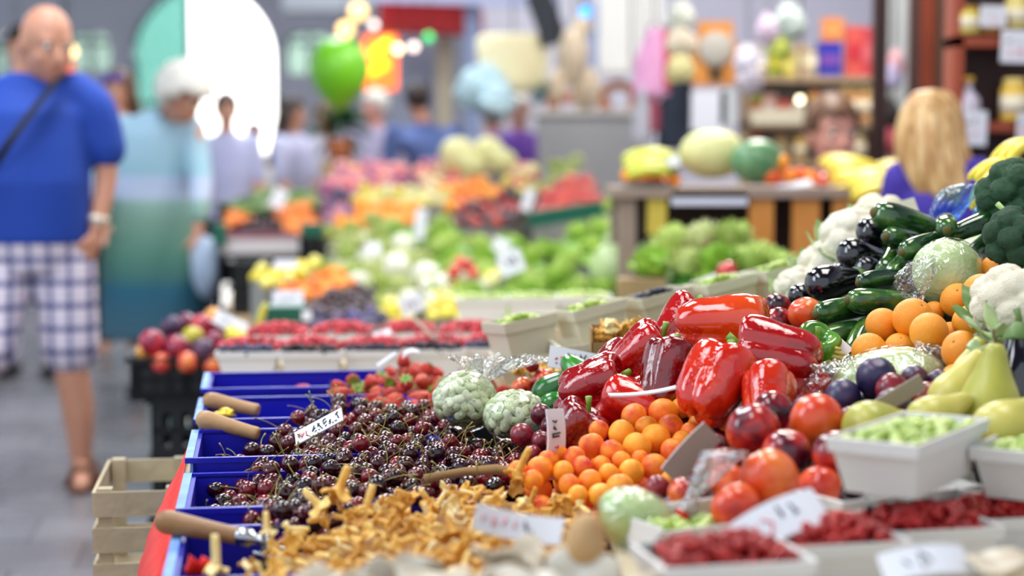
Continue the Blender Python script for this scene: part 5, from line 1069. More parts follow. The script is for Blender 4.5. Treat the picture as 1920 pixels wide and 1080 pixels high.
heap([(620, 410, 8.4), (690, 372, 8.9), (780, 372, 8.9), (780, 400, 8.4), (700, 405, 8.3)], oranges, .034, 60, 'orange in the far row above the pale lettuces', 'oranges in the far row', hm('orange_peel_in_heap2', 'b87c20', 'd89c38'), 'lower layer of far oranges', 'oranges', 'crate under the far oranges', 39, keep=44)
heap([(780, 300, 10.6), (840, 285, 10.8), (930, 300, 10.6), (900, 330, 10.0), (790, 335, 10.0)], [appl, melon, mauve], .045, 40, 'pink-cream fruit in the far heap under the melons', 'pink-cream fruit under the melons', hm('rosy_fruit_in_heap', 'a04858', 'c87880'), 'lower layer of pink-cream fruit', 'fruit', 'crate under the pink-cream fruit', 40, keep=30)
heap([(790, 375, 9.2), (830, 335, 9.7), (900, 325, 9.8), (950, 345, 9.5), (900, 375, 9.1)], apricots, .035, 60, 'apricot in the far orange heap beside the dark red fruit', 'apricots in the far heap', m_heapa, 'lower layer of far apricots', 'apricots', 'crate under the far apricots', 41, keep=40)
heap([(850, 405, 8.6), (870, 370, 9.0), (960, 355, 9.2), (985, 385, 8.8), (950, 412, 8.4)], [grp, tom], .026, 100, 'dark red fruit in the far heap right of the apricots', 'dark red fruit in the far heap', hm('dark_red_fruit2', '5c1420', '8a2830'), 'lower layer of far dark red fruit', 'fruit', 'crate under the far dark red fruit', 42, keep=60)
heap([(1000, 385, 8.5), (1020, 345, 9.0), (1060, 315, 9.4), (1100, 320, 9.3), (1130, 355, 8.8), (1120, 375, 8.5), (1060, 385, 8.4)], [tom], .034, 90, 'red tomato in the far pile above the teal crate edge', 'tomatoes in the far pile', hm('tomato_in_heap', '98201c', 'b83c30'), 'lower layer of far tomatoes', 'tomatoes', 'crate under the far tomatoes', 43, keep=60)
heap([(1010, 335, 9.6), (1040, 285, 10.2), (1085, 295, 10.1), (1060, 330, 9.6)], letts2, .05, 16, 'pale green head behind the far tomatoes', 'pale heads behind the tomatoes', hm('pale_head_in_heap', 'a8b07c', 'ccd0a4'), 'lower layer of pale heads behind tomatoes', 'vegetables', 'crate under pale heads behind tomatoes', 44, rot=upr)
heap([(940, 330, 9.9), (960, 290, 10.3), (1005, 300, 10.2), (1000, 345, 9.6)], [lem, appl, melon], .036, 26, 'mixed cream and pink fruit left of the far tomatoes', 'mixed fruit left of the tomatoes', hm('rosy_fruit_in_heap', 'a04858', 'c87880'), 'lower layer of mixed fruit', 'fruit', 'crate under the mixed fruit', 45)
for (px, py, Y, s, lab) in [(858, 292, 10.4, .115, 'large pale yellow melon at the far end of the stall'), (915, 288, 10.5, .105, 'pale green melon beside the largest far one'), (885, 312, 10.1, .08, 'smaller melon below the two large far ones'), (945, 305, 10.2, .08, 'cream melon right of the far green one')]: dup(melon, at(px, py, Y), rquat(), s, lab, 'melons at the far end')
heap([(610, 430, 7.9), (640, 400, 8.2), (700, 395, 8.2), (715, 425, 7.9)], letts2, .06, 20, 'pale lettuce under the far oranges', 'pale lettuces under the oranges', hm('pale_head_in_heap', 'a8b07c', 'ccd0a4'), 'lower layer of pale lettuces', 'lettuces', 'crate under the pale lettuces', 46, rot=upr)
heap([(720, 430, 7.8), (735, 392, 8.1), (850, 385, 8.2), (860, 420, 7.8)], letts, .06, 24, 'green lettuce in the row below the far apricots', 'lettuces below the far apricots', hm('lettuce_in_heap', '5c8a24', '84ac40'), 'lower layer of lettuces below the apricots', 'lettuces', 'crate under the lettuce row', 47, rot=upr)
# farther punnets
for i, (px, py, Y) in enumerate([(905, 606, 4.9), (1000, 604, 4.9), (1095, 602, 4.9)]):
    p = at(px, py, Y); punnet(.15, .12, .075, ['white punnet under the lettuce heap, nearest the lemons', 'middle white punnet under the lettuce heap', 'white punnet under the lettuce heap beside the wooden box'][i], p, group='punnets under the lettuce heap'); fill(gg, p + Vector((0, 0, .068)), .13, .10, .012, 30, 'pale green berry in the punnets under the lettuce heap', 'berries under the lettuce heap', seed=i, hump=.01)
o = MB().box((0, 0, .577), (.62, .36, zat(607, 4.9))).build('display_box', m_woodp, smooth=False); o.location = (xat(880, 4.9) - .04, 4.78, 0); tag(o, 'pale box raising the punnets under the lettuce heap', 'box')
p = at(1205, 552, 5.0); o = MB().box((-.07, 0, -.045), (.07, .1, .045)).build('wooden_box', m_wood, smooth=False); o.location = p; tag(o, 'small brown wooden box beside the lettuce heap', 'box')
fill(bbp, at(1000, 588, 4.9), .10, .05, .011, 26, 'blackberry in the dark heap before the lettuces', 'blackberries before the lettuces')
crinkle(at(1035, 572, 4.95), (.05, .03, .026), 'white plastic bag crumpled behind the tilted punnets', 18, (0, 0, 0), film('milky_bag', (.8, .8, .86), gloss=.5, rough=.3, bump=1, bs=20))
for (px, py, Y, w, h, rt, lab, mk) in [(958, 492, 5.9, .085, .085, (-.3, -.35, 0), 'white card leaning on the big lettuce heap', 1), (772, 570, 5.35, .075, .06, (-.3, -.4, .2), 'white card leaning between the lemons', 1), (540, 560, 5.6, .10, .055, (-.4, 0, .1), 'white card at the left end before the dark cherries', 1), (575, 592, 5.2, .03, .03, (-.3, 0, .1), 'small white tag beside the violet plums', 0), (535, 495, 6.0, .08, .035, (-.4, 0, .1), 'white card among the left lemons', 0),
                                      (522, 372, 8.4, .07, .10, (-.2, .5, .1), 'white card stuck between beans and carrots', 0), (1323, 532, 4.4, .075, .035, (-.5, -.35, .2), 'pale blue-white card on the greens by the tilted punnets', 0), (788, 420, 7.7, .05, .14, (-.2, .1, 0), 'bluish card standing between two lettuce rows', 0), (990, 375, 8.3, .05, .11, (-.2, .3, 0), 'lavender card beside the far tomatoes', 0),
                                      (1078, 582, 3.9, .05, .02, (-1.1, 0, .1), 'bright metal lid on the second tilted punnet', 0), (700, 465, 6.6, .06, .05, (-.5, 0, .2), 'white card on the pale heads', 0), (940, 460, 7.0, .07, .06, (-.4, .3, 0), 'cream card in the lettuce heap', 0)]:
    card(lab, at(px, py, Y), w, h, rt, [('k', .2, .3, .8, .7, .04)] if mk else [], seed=px, stick=.2)
# ================================================================ banana table on the right
TY = 5.95; tz = zat(352, TY); x0 = xat(1150, TY); x1 = xat(1760, TY)
o = empty('banana_table', ((x0 + x1) / 2, TY + .3, 0), 'wooden table with bananas and melons before the spice stall', 'table'); hw = (x1 - x0) / 2
m_tt = mat('grey_brown_board', ['8a7464', 'a8948a'], .6, ns=4, nw=1); m_ow = mat('orange_varnished_wood', ['b87028', 'd0883c', 'dc9c54'], .5, ns=5, nw=1)
MB().box((-hw, -.30, tz - .035), (hw, .30, tz)).build('tabletop', m_tt, o, smooth=False)
for px, w in [(1428, .085), (1512, .095), (1585, .085)]:
    x = xat(px, TY) - o.location.x; MB().box((x - w / 2, -.28, .0), (x + w / 2, -.25, tz - .035)).build('board_leg', m_ow, o, smooth=False)
for x in (-hw + .05, hw - .05):
    for y in (-.24, .24): MB().box((x - .03, y - .03, 0), (x + .03, y + .03, tz - .035)).build('leg', m_tt, o, smooth=False)
MB().box((xat(1258, TY) - o.location.x, -.30, zat(385, TY)), (xat(1400, TY) - o.location.x, -.26, zat(360, TY))).build('white_ledge', mat('white_plastic_box', 'd8d8e8', .5), o, smooth=False)
MB().box((-hw + .08, .20, .05), (hw - .08, .24, tz - .04)).build('back_panel', mat('dark_brown_panel', ['2c1c18', '44302a'], .7, ns=3, nw=1), o, smooth=False)
MB().box((xat(1215, TY) - o.location.x, -.28, zat(440, TY)), (xat(1250, TY) - o.location.x, -.2, zat(355, TY))).build('yellow_box', mat('yellow_carton', 'd0b848', .6), o, smooth=False)
for (px, py, Y, n, d, roll, sc, lab, m) in [(1225, 290, 6.2, 5, (1, .2, .12), 200, .115, 'green-yellow banana bunch at the left end of the banana table', m_bang), (1215, 308, 6.0, 4, (1, .1, .0), 200, .10, 'lower green-yellow banana bunch on the banana table', m_bang), (1615, 318, 6.15, 5, (1, .1, -.12), 210, .15, 'yellow banana bunch left of the blonde hair', m_ban), (1690, 312, 6.3, 5, (1, .1, .05), 190, .14, 'yellow banana bunch in front of the blonde woman', m_ban), (1655, 335, 5.95, 4, (1, 0, 0), 200, .15, 'nearest yellow banana bunch lying along the table edge', m_ban)]:
    bunch('banana_bunch', lab, at(px, py, Y), n, quat(d, roll), sc, m, 'banana bunches on the table')
dup(melon, at(1335, 288, 6.22), (1, 0, 0, 0), (.122, .11, .092), 'large cream melon on the banana table')
m_wm = mat('watermelon_rind', ['3c6c44', '5c8c5c', '8cb084'], .35, ns=4, nw=1.6, coat=.2)
q = pr('watermelon', MB().add(ICO[4][0], ICO[4][1]), m_wm, 'watermelon'); dup(q, at(1420, 302, 6.08), quat((1, .2, 0)), (.078, .078, .100), 'round green watermelon beside the cream melon')
handset([(1452, 328, 18, 6.05), (1478, 330, 16, 6.05), (1500, 328, 15, 6.1), (1520, 332, 14, 6.05), (1465, 306, 14, 6.05)], apricots, None, 'small yellow-orange fruit between watermelon and bananas', 'small fruit on the banana table', seed=4)
handset([(1542, 338, 14, 6.02)], [tom], None, 'small red tomato at the front edge of the banana table', None, seed=4)
heap([(1170, 322, 6.02), (1180, 308, 6.2), (1260, 308, 6.2), (1270, 322, 6.02)], apricots, .022, 26, 'small orange fruit under the green-yellow bananas', 'small orange fruit on the banana table', m_heapa, 'lower orange fruit on the banana table', 'fruit', 'tray under the small orange fruit', 48, zb=tz)
card('white paper leaning by the green-yellow bananas', at(1262, 304, 6.05), .05, .04, (-.4, -.5, 0), [], seed=31, stick=.03)
card('long white paper lying on the banana table edge', at(1490, 347, 6.0), .12, .03, (-.9, -.2, 0), [], seed=32)
card('small white card hanging at the table end by the blonde woman', at(1700, 366, 5.945), .07, .03, (-.3, 0, 0), [], seed=33)
# ================================================================ people
m_skin = mat('skin', ['c08468', 'd09880'], .5, ns=8, nw=.5, sss=0); m_skin2 = mat('ruddy_skin', ['c88474', 'dca090'], .5, ns=8, nw=.5)
def fuse(mb, name, m, parent, vox=.014, smooth=4):
    """one continuous skin around overlapping forms"""
    me = mb.mesh('t', m); o = bpy.data.objects.new('t', me); C.objects.link(o)
    r = o.modifiers.new('r', 'REMESH'); r.mode = 'VOXEL'; r.voxel_size = vox; r.use_smooth_shade = True
    s = o.modifiers.new('s', 'SMOOTH'); s.factor = .5; s.iterations = smooth
    dg = bpy.context.evaluated_depsgraph_get(); dg.update(); n = bpy.data.meshes.new_from_object(o.evaluated_get(dg)); n.name = name
    bpy.data.objects.remove(o); n.polygons.foreach_set('use_smooth', [True] * len(n.polygons))
    if not n.materials: n.materials.append(m)
    q = bpy.data.objects.new(name, n); C.objects.link(q); q.parent = parent; return q
def ell(c, rx, ry, n=20, tilt=0):
    return [(c[0] + rx * math.cos(a), c[1] + ry * math.sin(a) * math.cos(tilt), c[2] + ry * math.sin(a) * math.sin(tilt)) for a in [2 * PI * k / n for k in range(n)]]
def loft(mb, L, n=20, tilt=0): mb.rings([ell(c, rx, ry, n, tilt) for (c, rx, ry) in L])
def limb(mb, P, Rr, k=14):
    Q = spline([tuple(p) for p in P], k); rr = np.interp(np.linspace(0, len(P) - 1, k), range(len(P)), Rr); mb.tube([tuple(q) for q in Q], list(rr), 12)
    for i in (0, -1): mb.ball(tuple(Q[i]), rr[i], 10)
def hand(mb, w, d, side, s=1.0):
    """palm and five fingers at wrist w pointing along d; side is where the thumb leaves"""
    w = Vector(w); d = Vector(d).normalized(); sd = Vector(side).normalized(); nn = d.cross(sd).normalized(); c = w + d * .045 * s
    M = Matrix((sd, nn, d)).transposed().to_4x4(); M.translation = c; mb.ball((0, 0, 0), (.040 * s, .016 * s, .052 * s), 12, 0, M)
    for i, (o, L) in enumerate([(.030, .066), (.011, .076), (-.009, .070), (-.028, .054)]):
        a = c + sd * o * s + d * .038 * s; mb.tube([a, a + d * L * .45 * s + nn * .006, a + d * L * .8 * s + nn * .02 * s, a + d * L * .95 * s + nn * .034 * s], [.0095 * s, .009 * s, .008 * s, .006 * s], 8)
    a = c + sd * .030 * s - d * .02 * s; mb.tube([a, a + sd * .028 * s + d * .022 * s + nn * .008, a + sd * .034 * s + d * .052 * s + nn * .018 * s], [.012 * s, .011 * s, .008 * s], 8)
def head(mb, c, s=1.0, yaw=0, pitch=0, jaw=1.0):
    """head facing local -Y before turning; c is its middle"""
    M = Matrix.Translation(c) @ Matrix.Rotation(yaw, 4, 'Z') @ Matrix.Rotation(pitch, 4, 'X')
    f = lambda *p: tuple(x * s for x in p)
    mb.ball((0, .012 * s, .022 * s), f(.078, .098, .098), 24, 0, M)
    mb.ball((0, -.012 * s, -.045 * s), f(.060 * jaw, .078, .072), 18, 0, M); mb.ball((0, -.060 * s, -.088 * s), f(.028, .026, .022), 12, 0, M)
    mb.tube([(0, -.082 * s, .015 * s), (0, -.100 * s, -.012 * s), (0, -.112 * s, -.030 * s), (0, -.088 * s, -.040 * s)], [.009 * s, .012 * s, .016 * s, .010 * s], 10, 0, M)
    for q in (-1, 1):
        mb.ball((q * .079 * s, .012 * s, -.010 * s), f(.012, .020, .032), 12, 0, M); mb.ball((q * .040 * s, -.055 * s, -.030 * s), f(.024, .026, .026), 10, 0, M)
        mb.ball((q * .030 * s, -.076 * s, .028 * s), f(.026, .014, .009), 10, 0, M)
    mb.ball((0, -.082 * s, -.062 * s), f(.024, .012, .007), 10, 0, M); mb.ball((0, -.080 * s, -.071 * s), f(.021, .012, .006), 10, 0, M)
    return M
m_eye = mat('eye', 'e8e4e0', .2); m_iris = mat('iris', '2a2018', .2); m_lip = mat('lips', ['a8544c', 'b8645c'], .4, ns=8, nw=.5)
def face(M, par, s=1.0, brow=None):
    for q in (-1, 1):
        b = MB(); b.ball((q * .030 * s, -.074 * s, .010 * s), .0125 * s, 12, 0, M); b.ball((q * .030 * s, -.0845 * s, .009 * s), .0055 * s, 8, 1, M); b.build('eye', [m_eye, m_iris], par)
        if brow: b = MB(); b.tube([(q * .014 * s, -.090 * s, .030 * s), (q * .032 * s, -.089 * s, .036 * s), (q * .048 * s, -.078 * s, .030 * s)], [.003, .0045, .002], 6, 0, M); b.build('eyebrow', brow, par)
    b = MB(); b.tube([(-.024 * s, -.086 * s, -.066 * s), (0, -.096 * s, -.065 * s), (.024 * s, -.086 * s, -.066 * s)], [.002, .005 * s, .002], 6, 0, M); b.build('mouth', m_lip, par)
def hair_cap(M, par, m, s=1.0, long=0, puff=1.0, name='hair', line=.062):
    v, f = ICO[4]; w = v * np.array([.092, .112, .108]) * s * puff; w = w * (1 + .035 * sn(v, 3, 6))[:, None] + np.array([0, .020, .034]) * s
    keep = lambda p: p[2] > (line if p[1] < -.05 * s else (line * .4 - .02) if p[1] < 0 else -.06) * s
    F = [q for q in f if all(keep(w[i]) for i in q)]; b = MB(); b.add(w, F, 0, M)
    if long:
        R = []
        for i in range(10):
            t = i / 9; z = .03 - long * t; R.append([(x * (1 + .15 * t), .02 + y + .05 * t, z) for x, y in [(.092 * s * puff * math.cos(a) * (1 + .06 * math.sin(9 * a)), (.088 * s * math.sin(a)) * (1 + .06 * math.sin(7 * a))) for a in [PI * (-.12 + 1.24 * j / 24) for j in range(25)]]])
        b.rings(R, 0, M, cap=False, closed=False)
    o = b.build(name, m, par); o.modifiers.new('s', 'SOLIDIFY').thickness = .012; return o
# --- the man in blue
x = at(62, 500, 6.2).x; P = empty('person', (x, 6.2, 0), 'bald man in a blue T-shirt and plaid shorts with a black shoulder strap', 'person', rz=.12)
b = MB(); HM = head(b, Vector((.070, -.03, 1.615)), 1.14, yaw=.55, pitch=.28, jaw=1.12)
limb(b, [(.03, .01, 1.60), (.01, .02, 1.50), (0, .02, 1.40)], [.068, .074, .09], 8)
loft(b, [((0, .01, .86), .17, .13), ((0, 0, 1.0), .185, .15), ((0, -.02, 1.12), .19, .165), ((0, -.01, 1.25), .19, .145), ((0, .01, 1.38), .195, .115), ((0, .02, 1.46), .15, .085), ((0, .02, 1.50), .07, .06)])
limb(b, [(.205, .02, 1.43), (.262, .03, 1.18), (.232, -.02, .955)], [.060, .046, .032]); hand(b, (.230, -.02, .95), (-.18, -.12, -1), (-.5, -1, 0), 1.05)
limb(b, [(-.205, .02, 1.43), (-.27, .05, 1.18), (-.25, -.06, .96)], [.060, .046, .032]); hand(b, (-.25, -.06, .955), (.1, -.15, -1), (.5, -1, 0), 1.05)
limb(b, [(.10, .01, .88), (.125, -.02, .50), (.150, .0, .28), (.155, .03, .085)], [.105, .064, .060, .038], 20); limb(b, [(-.10, .01, .88), (-.15, -.16, .50), (-.21, -.25, .28), (-.24, -.28, .085)], [.105, .064, .060, .038], 20)
for (fx, fy) in ((.155, .03), (-.24, -.28)): limb(b, [(fx, fy + .035, .05), (fx + .012, fy - .08, .045), (fx + .02, fy - .17, .03)], [.042, .040, .030], 8)
fuse(b, 'body', m_skin, P, .011, 5); face(HM, P, 1.14)
m_tee = mat('royal_blue_cotton', ['0c3494', '1240a4', '1c4eb4'], .75, ns=2, nw=.8)
b = MB(); loft(b, [((0, 0, .90), .205, .165), ((0, -.005, 1.0), .212, .172), ((0, -.015, 1.12), .216, .178), ((0, -.01, 1.24), .212, .168), ((0, .0, 1.37), .212, .150), ((0, .02, 1.45), .178, .105), ((0, .02, 1.505), .092, .082), ((0, .02, 1.515), .08, .07)], 28)
limb(b, [(.16, .02, 1.44), (.225, .02, 1.38), (.262, .03, 1.24)], [.082, .084, .078], 10); limb(b, [(-.16, .02, 1.44), (-.225, .02, 1.38), (-.27, .04, 1.24)], [.082, .084, .078], 10); fuse(b, 'tee_shirt', m_tee, P, .011, 4)
# plaid
mp = bpy.data.materials.new('plaid_cotton'); mp.use_nodes = True; nt = mp.node_tree; L_ = nt.links.new; bs = nt.nodes['Principled BSDF']; bs.inputs['Roughness'].default_value = .8
tc = nd(nt, 'ShaderNodeTexCoord'); last = None
for ax, sc_, w in (('X', 15, .26), ('Z', 12, .26), ('X', 30, .12), ('Z', 24, .12)):
    sx = nd(nt, 'ShaderNodeSeparateXYZ'); L_(tc.outputs['Object'], sx.inputs[0]); m1 = nd(nt, 'ShaderNodeMath', operation='MULTIPLY'); m1.inputs[1].default_value = sc_; L_(sx.outputs[ax], m1.inputs[0])
    fr_ = nd(nt, 'ShaderNodeMath', operation='FRACT'); L_(m1.outputs[0], fr_.inputs[0]); lt = nd(nt, 'ShaderNodeMath', operation='LESS_THAN'); lt.inputs[1].default_value = w; L_(fr_.outputs[0], lt.inputs[0])
    m2 = nd(nt, 'ShaderNodeMath', operation='MULTIPLY'); m2.inputs[1].default_value = .48 if w > .2 else .22; L_(lt.outputs[0], m2.inputs[0])
    if last is None: last = m2.outputs[0]
    else: a_ = nd(nt, 'ShaderNodeMath', operation='ADD'); L_(last, a_.inputs[0]); L_(m2.outputs[0], a_.inputs[1]); last = a_.outputs[0]
rp = nd(nt, 'ShaderNodeValToRGB'); rp.color_ramp.elements[0].color = lin('dcd0dc'); rp.color_ramp.elements[1].color = lin('1c2450'); e_ = rp.color_ramp.elements.new(.5); e_.color = lin('6a6c9c'); L_(last, rp.inputs[0]); L_(rp.outputs[0], bs.inputs['Base Color'])
b = MB(); loft(b, [((0, .01, .80), .19, .155), ((0, .0, .92), .198, .160), ((0, -.01, .98), .19, .155)], 24)
limb(b, [(.10, .01, .84), (.118, -.01, .68), (.128, -.02, .52)], [.125, .112, .108], 10); limb(b, [(-.10, .01, .84), (-.125, -.08, .68), (-.15, -.16, .53)], [.125, .112, .108], 10); fuse(b, 'plaid_shorts', mp, P, .012, 3)
m_blkf = mat('black_strap_fabric', '0c0e14', .7)
b = MB(); Rr = []
for i in range(22):
    t = i / 21; xx = .13 - .36 * t; zz = 1.50 - .52 * t; yy = -.118 - .108 * math.sin(PI * min(1, t * 1.15)) ** .9 + .02 * (1 - t); yy -= .022; Rr.append([(xx - .030, yy, zz - .020), (xx + .030, yy, zz + .020), (xx + .030, yy + .006, zz + .020), (xx - .030, yy + .006, zz - .020)])
b.rings(Rr); b.build('shoulder_strap', m_blkf, P, smooth=False)
b = MB(); R0 = [ell((0, 0, z), q, q * .8, 20) for z, q in ((-.014, .036), (-.014, .040), (.014, .041), (.014, .037))]; b.rings(R0 + [R0[0]], cap=False); b.ball((0, -.034, 0), (.018, .008, .018), 12); o = b.build('wrist_watch', mat('pale_watch_metal', 'd8d0c0', .3, metal=.5), P); o.location = (.234, -.012, .985); o.rotation_euler = (.1, .2, .3)
m_lea = mat('brown_leather', ['5c3018', '7c4828'], .5, ns=8, nw=1)
for (fx, fy) in ((.155, .03), (-.24, -.28)):
    b = MB(); R0 = []
    for z, g in ((.0, 1), (.022, 1.0), (.024, .96)): R0.append([(fx + .012 + (.052 + .006 * math.sin(a)) * g * math.cos(a), fy - .055 + .148 * g * math.sin(a), z) for a in [2 * PI * k / 24 for k in range(24)]])
    b.rings(R0)
    for (yy, w_, hh) in ((-.10, .05, .082), (-.01, .052, .10)):
        Rr = [[(fx + .012 + (w_ * 1.02 + t_) * math.cos(a), fy + yy + dy, .015 + (hh - .015 + t_) * math.sin(a)) for a in [PI * k / 12 for k in range(13)]] for dy, t_ in ((-.028, 0), (.028, 0), (.028, .006), (-.028, .006))]; b.rings(Rr + [Rr[0]], cap=False, closed=False)
    b.build('sandal', m_lea, P)
# --- generic figure further off
def figure(px, Y, top, label, shirt, trousers, hairm=None, yaw=0, headyaw=0, pitch=.1, long=0, bald=False, skirt=False, lean=0, arms=((.05, -.05), (-.05, -.05)), sleeve=.5, skin=None, cut=0, hoff=(0, 0), build_=1.0, vox=.02, hs=1.0, seated=0, facep=True, shoes=None):
    z1 = zat(top, Y) + seated; H = z1 / 1.0; k = H / 1.75; xx = xat(px, Y); sk = skin or m_skin
    P = empty('person', (xx, Y, -seated), label, 'person', rz=yaw); b = MB(); lx = lean
    sh = Vector((lx * .42, -abs(lx) * .1, 1.43)) * k
    HMx = head(b, sh + Vector((lx * .10 + hoff[0], -.02, .225 + hoff[1])) * k, k * hs, headyaw, pitch)
    limb(b, [sh + Vector((lx * .06 + hoff[0] * .8, -.01, .16 + hoff[1])) * k, sh + Vector((0, 0, .0))], [.055 * k, .07 * k], 6)
    g = build_
    tor = lambda e: [((0, 0, .86 * k), (.155 * g + e) * k, (.12 * g + e) * k), ((lx * .08 * k, 0, 1.0 * k), (.15 * g + e) * k, (.115 * g + e) * k), ((lx * .22 * k, -.01, 1.2 * k), (.165 * g + e) * k, (.12 * g + e) * k), ((lx * .36 * k, 0, 1.36 * k), (.185 * g + e) * k, (.105 + e) * k), (tuple(sh + Vector((0, 0, .02)) * k), (.14 + e) * k, (.08 + e) * k), (tuple(sh + Vector((0, 0, .075)) * k), (.06 + e * .6) * k, (.055 + e * .6) * k)]
    loft(b, tor(0)); AR = []
    for q, (fx, fy) in zip((1, -1), arms):
        s0 = sh + Vector((q * .185 * g, .0, .0)) * k; e0 = s0 + Vector((q * .045, fy * .8, -.27)) * k; w0 = e0 + Vector((fx * q * -1.5, fy * 4.0, -.24 if abs(fy) < .08 else -.02)) * k
        limb(b, [s0, e0, w0], [.052 * k, .042 * k, .028 * k]); hand(b, w0, (w0 - e0).normalized(), (-q, -.4, 0), k); AR.append((s0, e0, w0))
    for q in (1, -1): limb(b, [(q * .09 * k, 0, .88 * k), (q * .10 * k, -.02 * k, .48 * k), (q * .105 * k, .02 * k, .08 * k)], [.09 * k, .055 * k, .036 * k]); limb(b, [(q * .105 * k, .03 * k, .05 * k), (q * .115 * k, -.10 * k, .035 * k)], [.036 * k, .03 * k], 6)
    fuse(b, 'body', sk, P, vox, 3)
    b = MB(); T_ = tor(.018); T_ = T_[:1] + T_[1:]; loft(b, T_, 22)
    for (s0, e0, w0) in AR:
        e2 = s0 + (e0 - s0) * min(1, sleeve * 2); pts = [s0, e2] if sleeve <= .5 else [s0, e0, e0 + (w0 - e0) * (sleeve * 2 - 1)]; limb(b, pts, [.070 * k, .058 * k] + ([.045 * k] if len(pts) > 2 else []), 10)
    fuse(b, 'shirt', shirt, P, vox, 3)
    b = MB()
    if skirt: loft(b, [((0, 0, .98 * k), .155 * g * k, .125 * g * k), ((0, 0, .75 * k), .20 * g * k, .17 * g * k), ((0, 0, .40 * k), .25 * g * k, .20 * g * k)], 24); b.build('skirt', trousers, P)
    else:
        loft(b, [((0, 0, .82 * k), .165 * g * k, .13 * g * k), ((0, 0, .97 * k), .165 * g * k, .13 * g * k)], 22)
        for q in (1, -1): limb(b, [(q * .09 * k, 0, .86 * k), (q * .10 * k, -.02 * k, .48 * k), (q * .105 * k, .02 * k, .10 * k)], [.105 * k, .072 * k, .055 * k])
        fuse(b, 'trousers', trousers, P, vox, 3)
    if shoes:
        for q in (1, -1): b = MB(); limb(b, [(q * .105 * k, .045 * k, .045 * k), (q * .118 * k, -.12 * k, .038 * k)], [.048 * k, .040 * k], 8); b.build('shoe', shoes, P)
    if facep: face(HMx, P, k * hs, hairm)
    if hairm and not bald: hair_cap(HMx, P, hairm, k * hs, long)
    return P, HMx, k
m_gh = mat('grey_white_hair', ['b4b0aa', 'd4d0c8', 'e4e0da'], .7, ns=20, nw=1, bump=.6, bs=60); m_bh = mat('dark_brown_hair', ['1c1210', '342018'], .5, ns=20, nw=1); m_mh = mat('mid_brown_hair', ['4a3020', '6e4a30'], .5, ns=20, nw=1)
m_bl = mat('blonde_hair', ['94683c', 'bc8c54', 'd8b078', 'ecd0a0'], .45, ns=1, nw=2.4, stretch=(70, 70, 5))
def cloth(n, a, b_): return mat(n, [a, b_], .8, ns=4, nw=1)
m_jean = cloth('dark_trousers', '20242e', '30343e')
m_shoe = mat('dark_shoe', '12161c', .5)
# old woman bending over the far crates
Yw = 8.6; xw = xat(285, Yw); P = empty('person', (xw, Yw, 0), 'white-haired woman bending over in a turquoise striped dress with a shoulder bag', 'person')
m_dress = bpy.data.materials.new('banded_turquoise_knit'); m_dress.use_nodes = True; nt = m_dress.node_tree; bs = nt.nodes['Principled BSDF']; bs.inputs['Roughness'].default_value = .85; L_ = nt.links.new
tc = nd(nt, 'ShaderNodeTexCoord'); sx = nd(nt, 'ShaderNodeSeparateXYZ'); L_(tc.outputs['Object'], sx.inputs[0]); mr = nd(nt, 'ShaderNodeMapRange'); mr.inputs[1].default_value = .30; mr.inputs[2].default_value = 1.55; L_(sx.outputs['Z'], mr.inputs[0])
rp = nd(nt, 'ShaderNodeValToRGB'); cr = rp.color_ramp; stops = [(0, '3c5c6c'), (.20, '205c74'), (.26, '3c6c68'), (.34, '4c7c6c'), (.48, '709484'), (.555, '88a8a0'), (.575, 'b8c4dc'), (.645, 'b4c4e0'), (.67, '94bccc'), (.80, 'a4c8dc'), (1, '9cbcd4')]
while len(cr.elements) < len(stops): cr.elements.new(.5)
for i, (p_, c_) in enumerate(stops): cr.elements[i].position = p_; cr.elements[i].color = lin(c_)
L_(mr.outputs[0], rp.inputs[0]); L_(rp.outputs[0], bs.inputs['Base Color'])
b = MB(); HW = head(b, Vector((.22, -.22, 1.50)), 1.0, yaw=1.1, pitch=.55); limb(b, [(.19, -.16, 1.47), (.10, -.05, 1.40)], [.058, .075], 6)
loft(b, [((0, .05, .80), .19, .15), ((0, .04, 1.0), .18, .14), ((.03, 0, 1.2), .19, .14), ((.06, -.04, 1.36), .19, .12), ((.08, -.06, 1.42), .13, .09)])
limb(b, [(.24, -.08, 1.34), (.28, -.14, 1.08), (.275, -.22, .85)], [.055, .045, .03]); hand(b, (.275, -.22, .84), (0, -.3, -1), (-1, -.3, 0)); limb(b, [(-.14, -.02, 1.34), (-.24, -.06, 1.10), (-.20, -.22, .92)], [.055, .045, .03]); hand(b, (-.2, -.22, .91), (.2, -.4, -1), (1, -.3, 0))
for q in (1, -1): limb(b, [(q * .09, .04, .8), (q * .10, .02, .45), (q * .10 + .02, .05, .07)], [.09, .055, .036]); limb(b, [(q * .10 + .02, .07, .045), (q * .11 + .03, -.08, .035)], [.036, .03], 6)
fuse(b, 'body', m_skin, P, .016, 4); face(HW, P, 1.0); hair_cap(HW, P, m_gh, 1.0, .0, 1.42)
b = MB(); loft(b, [((0.0, .04, .30), .27, .22), ((0.0, .04, .6), .262, .21), ((0, .04, .85), .245, .185), ((0, .03, 1.02), .215, .165), ((.02, .0, 1.2), .215, .16), ((.045, -.03, 1.33), .222, .145), ((.07, -.05, 1.41), .17, .11), ((.10, -.07, 1.45), .08, .07)], 28)
limb(b, [(.22, -.06, 1.35), (.275, -.13, 1.10), (.278, -.20, .92)], [.075, .062, .05]); limb(b, [(-.12, -.02, 1.35), (-.235, -.06, 1.12), (-.20, -.2, .96)], [.08, .068, .055]); fuse(b, 'banded_dress', m_dress, P, .015, 3)
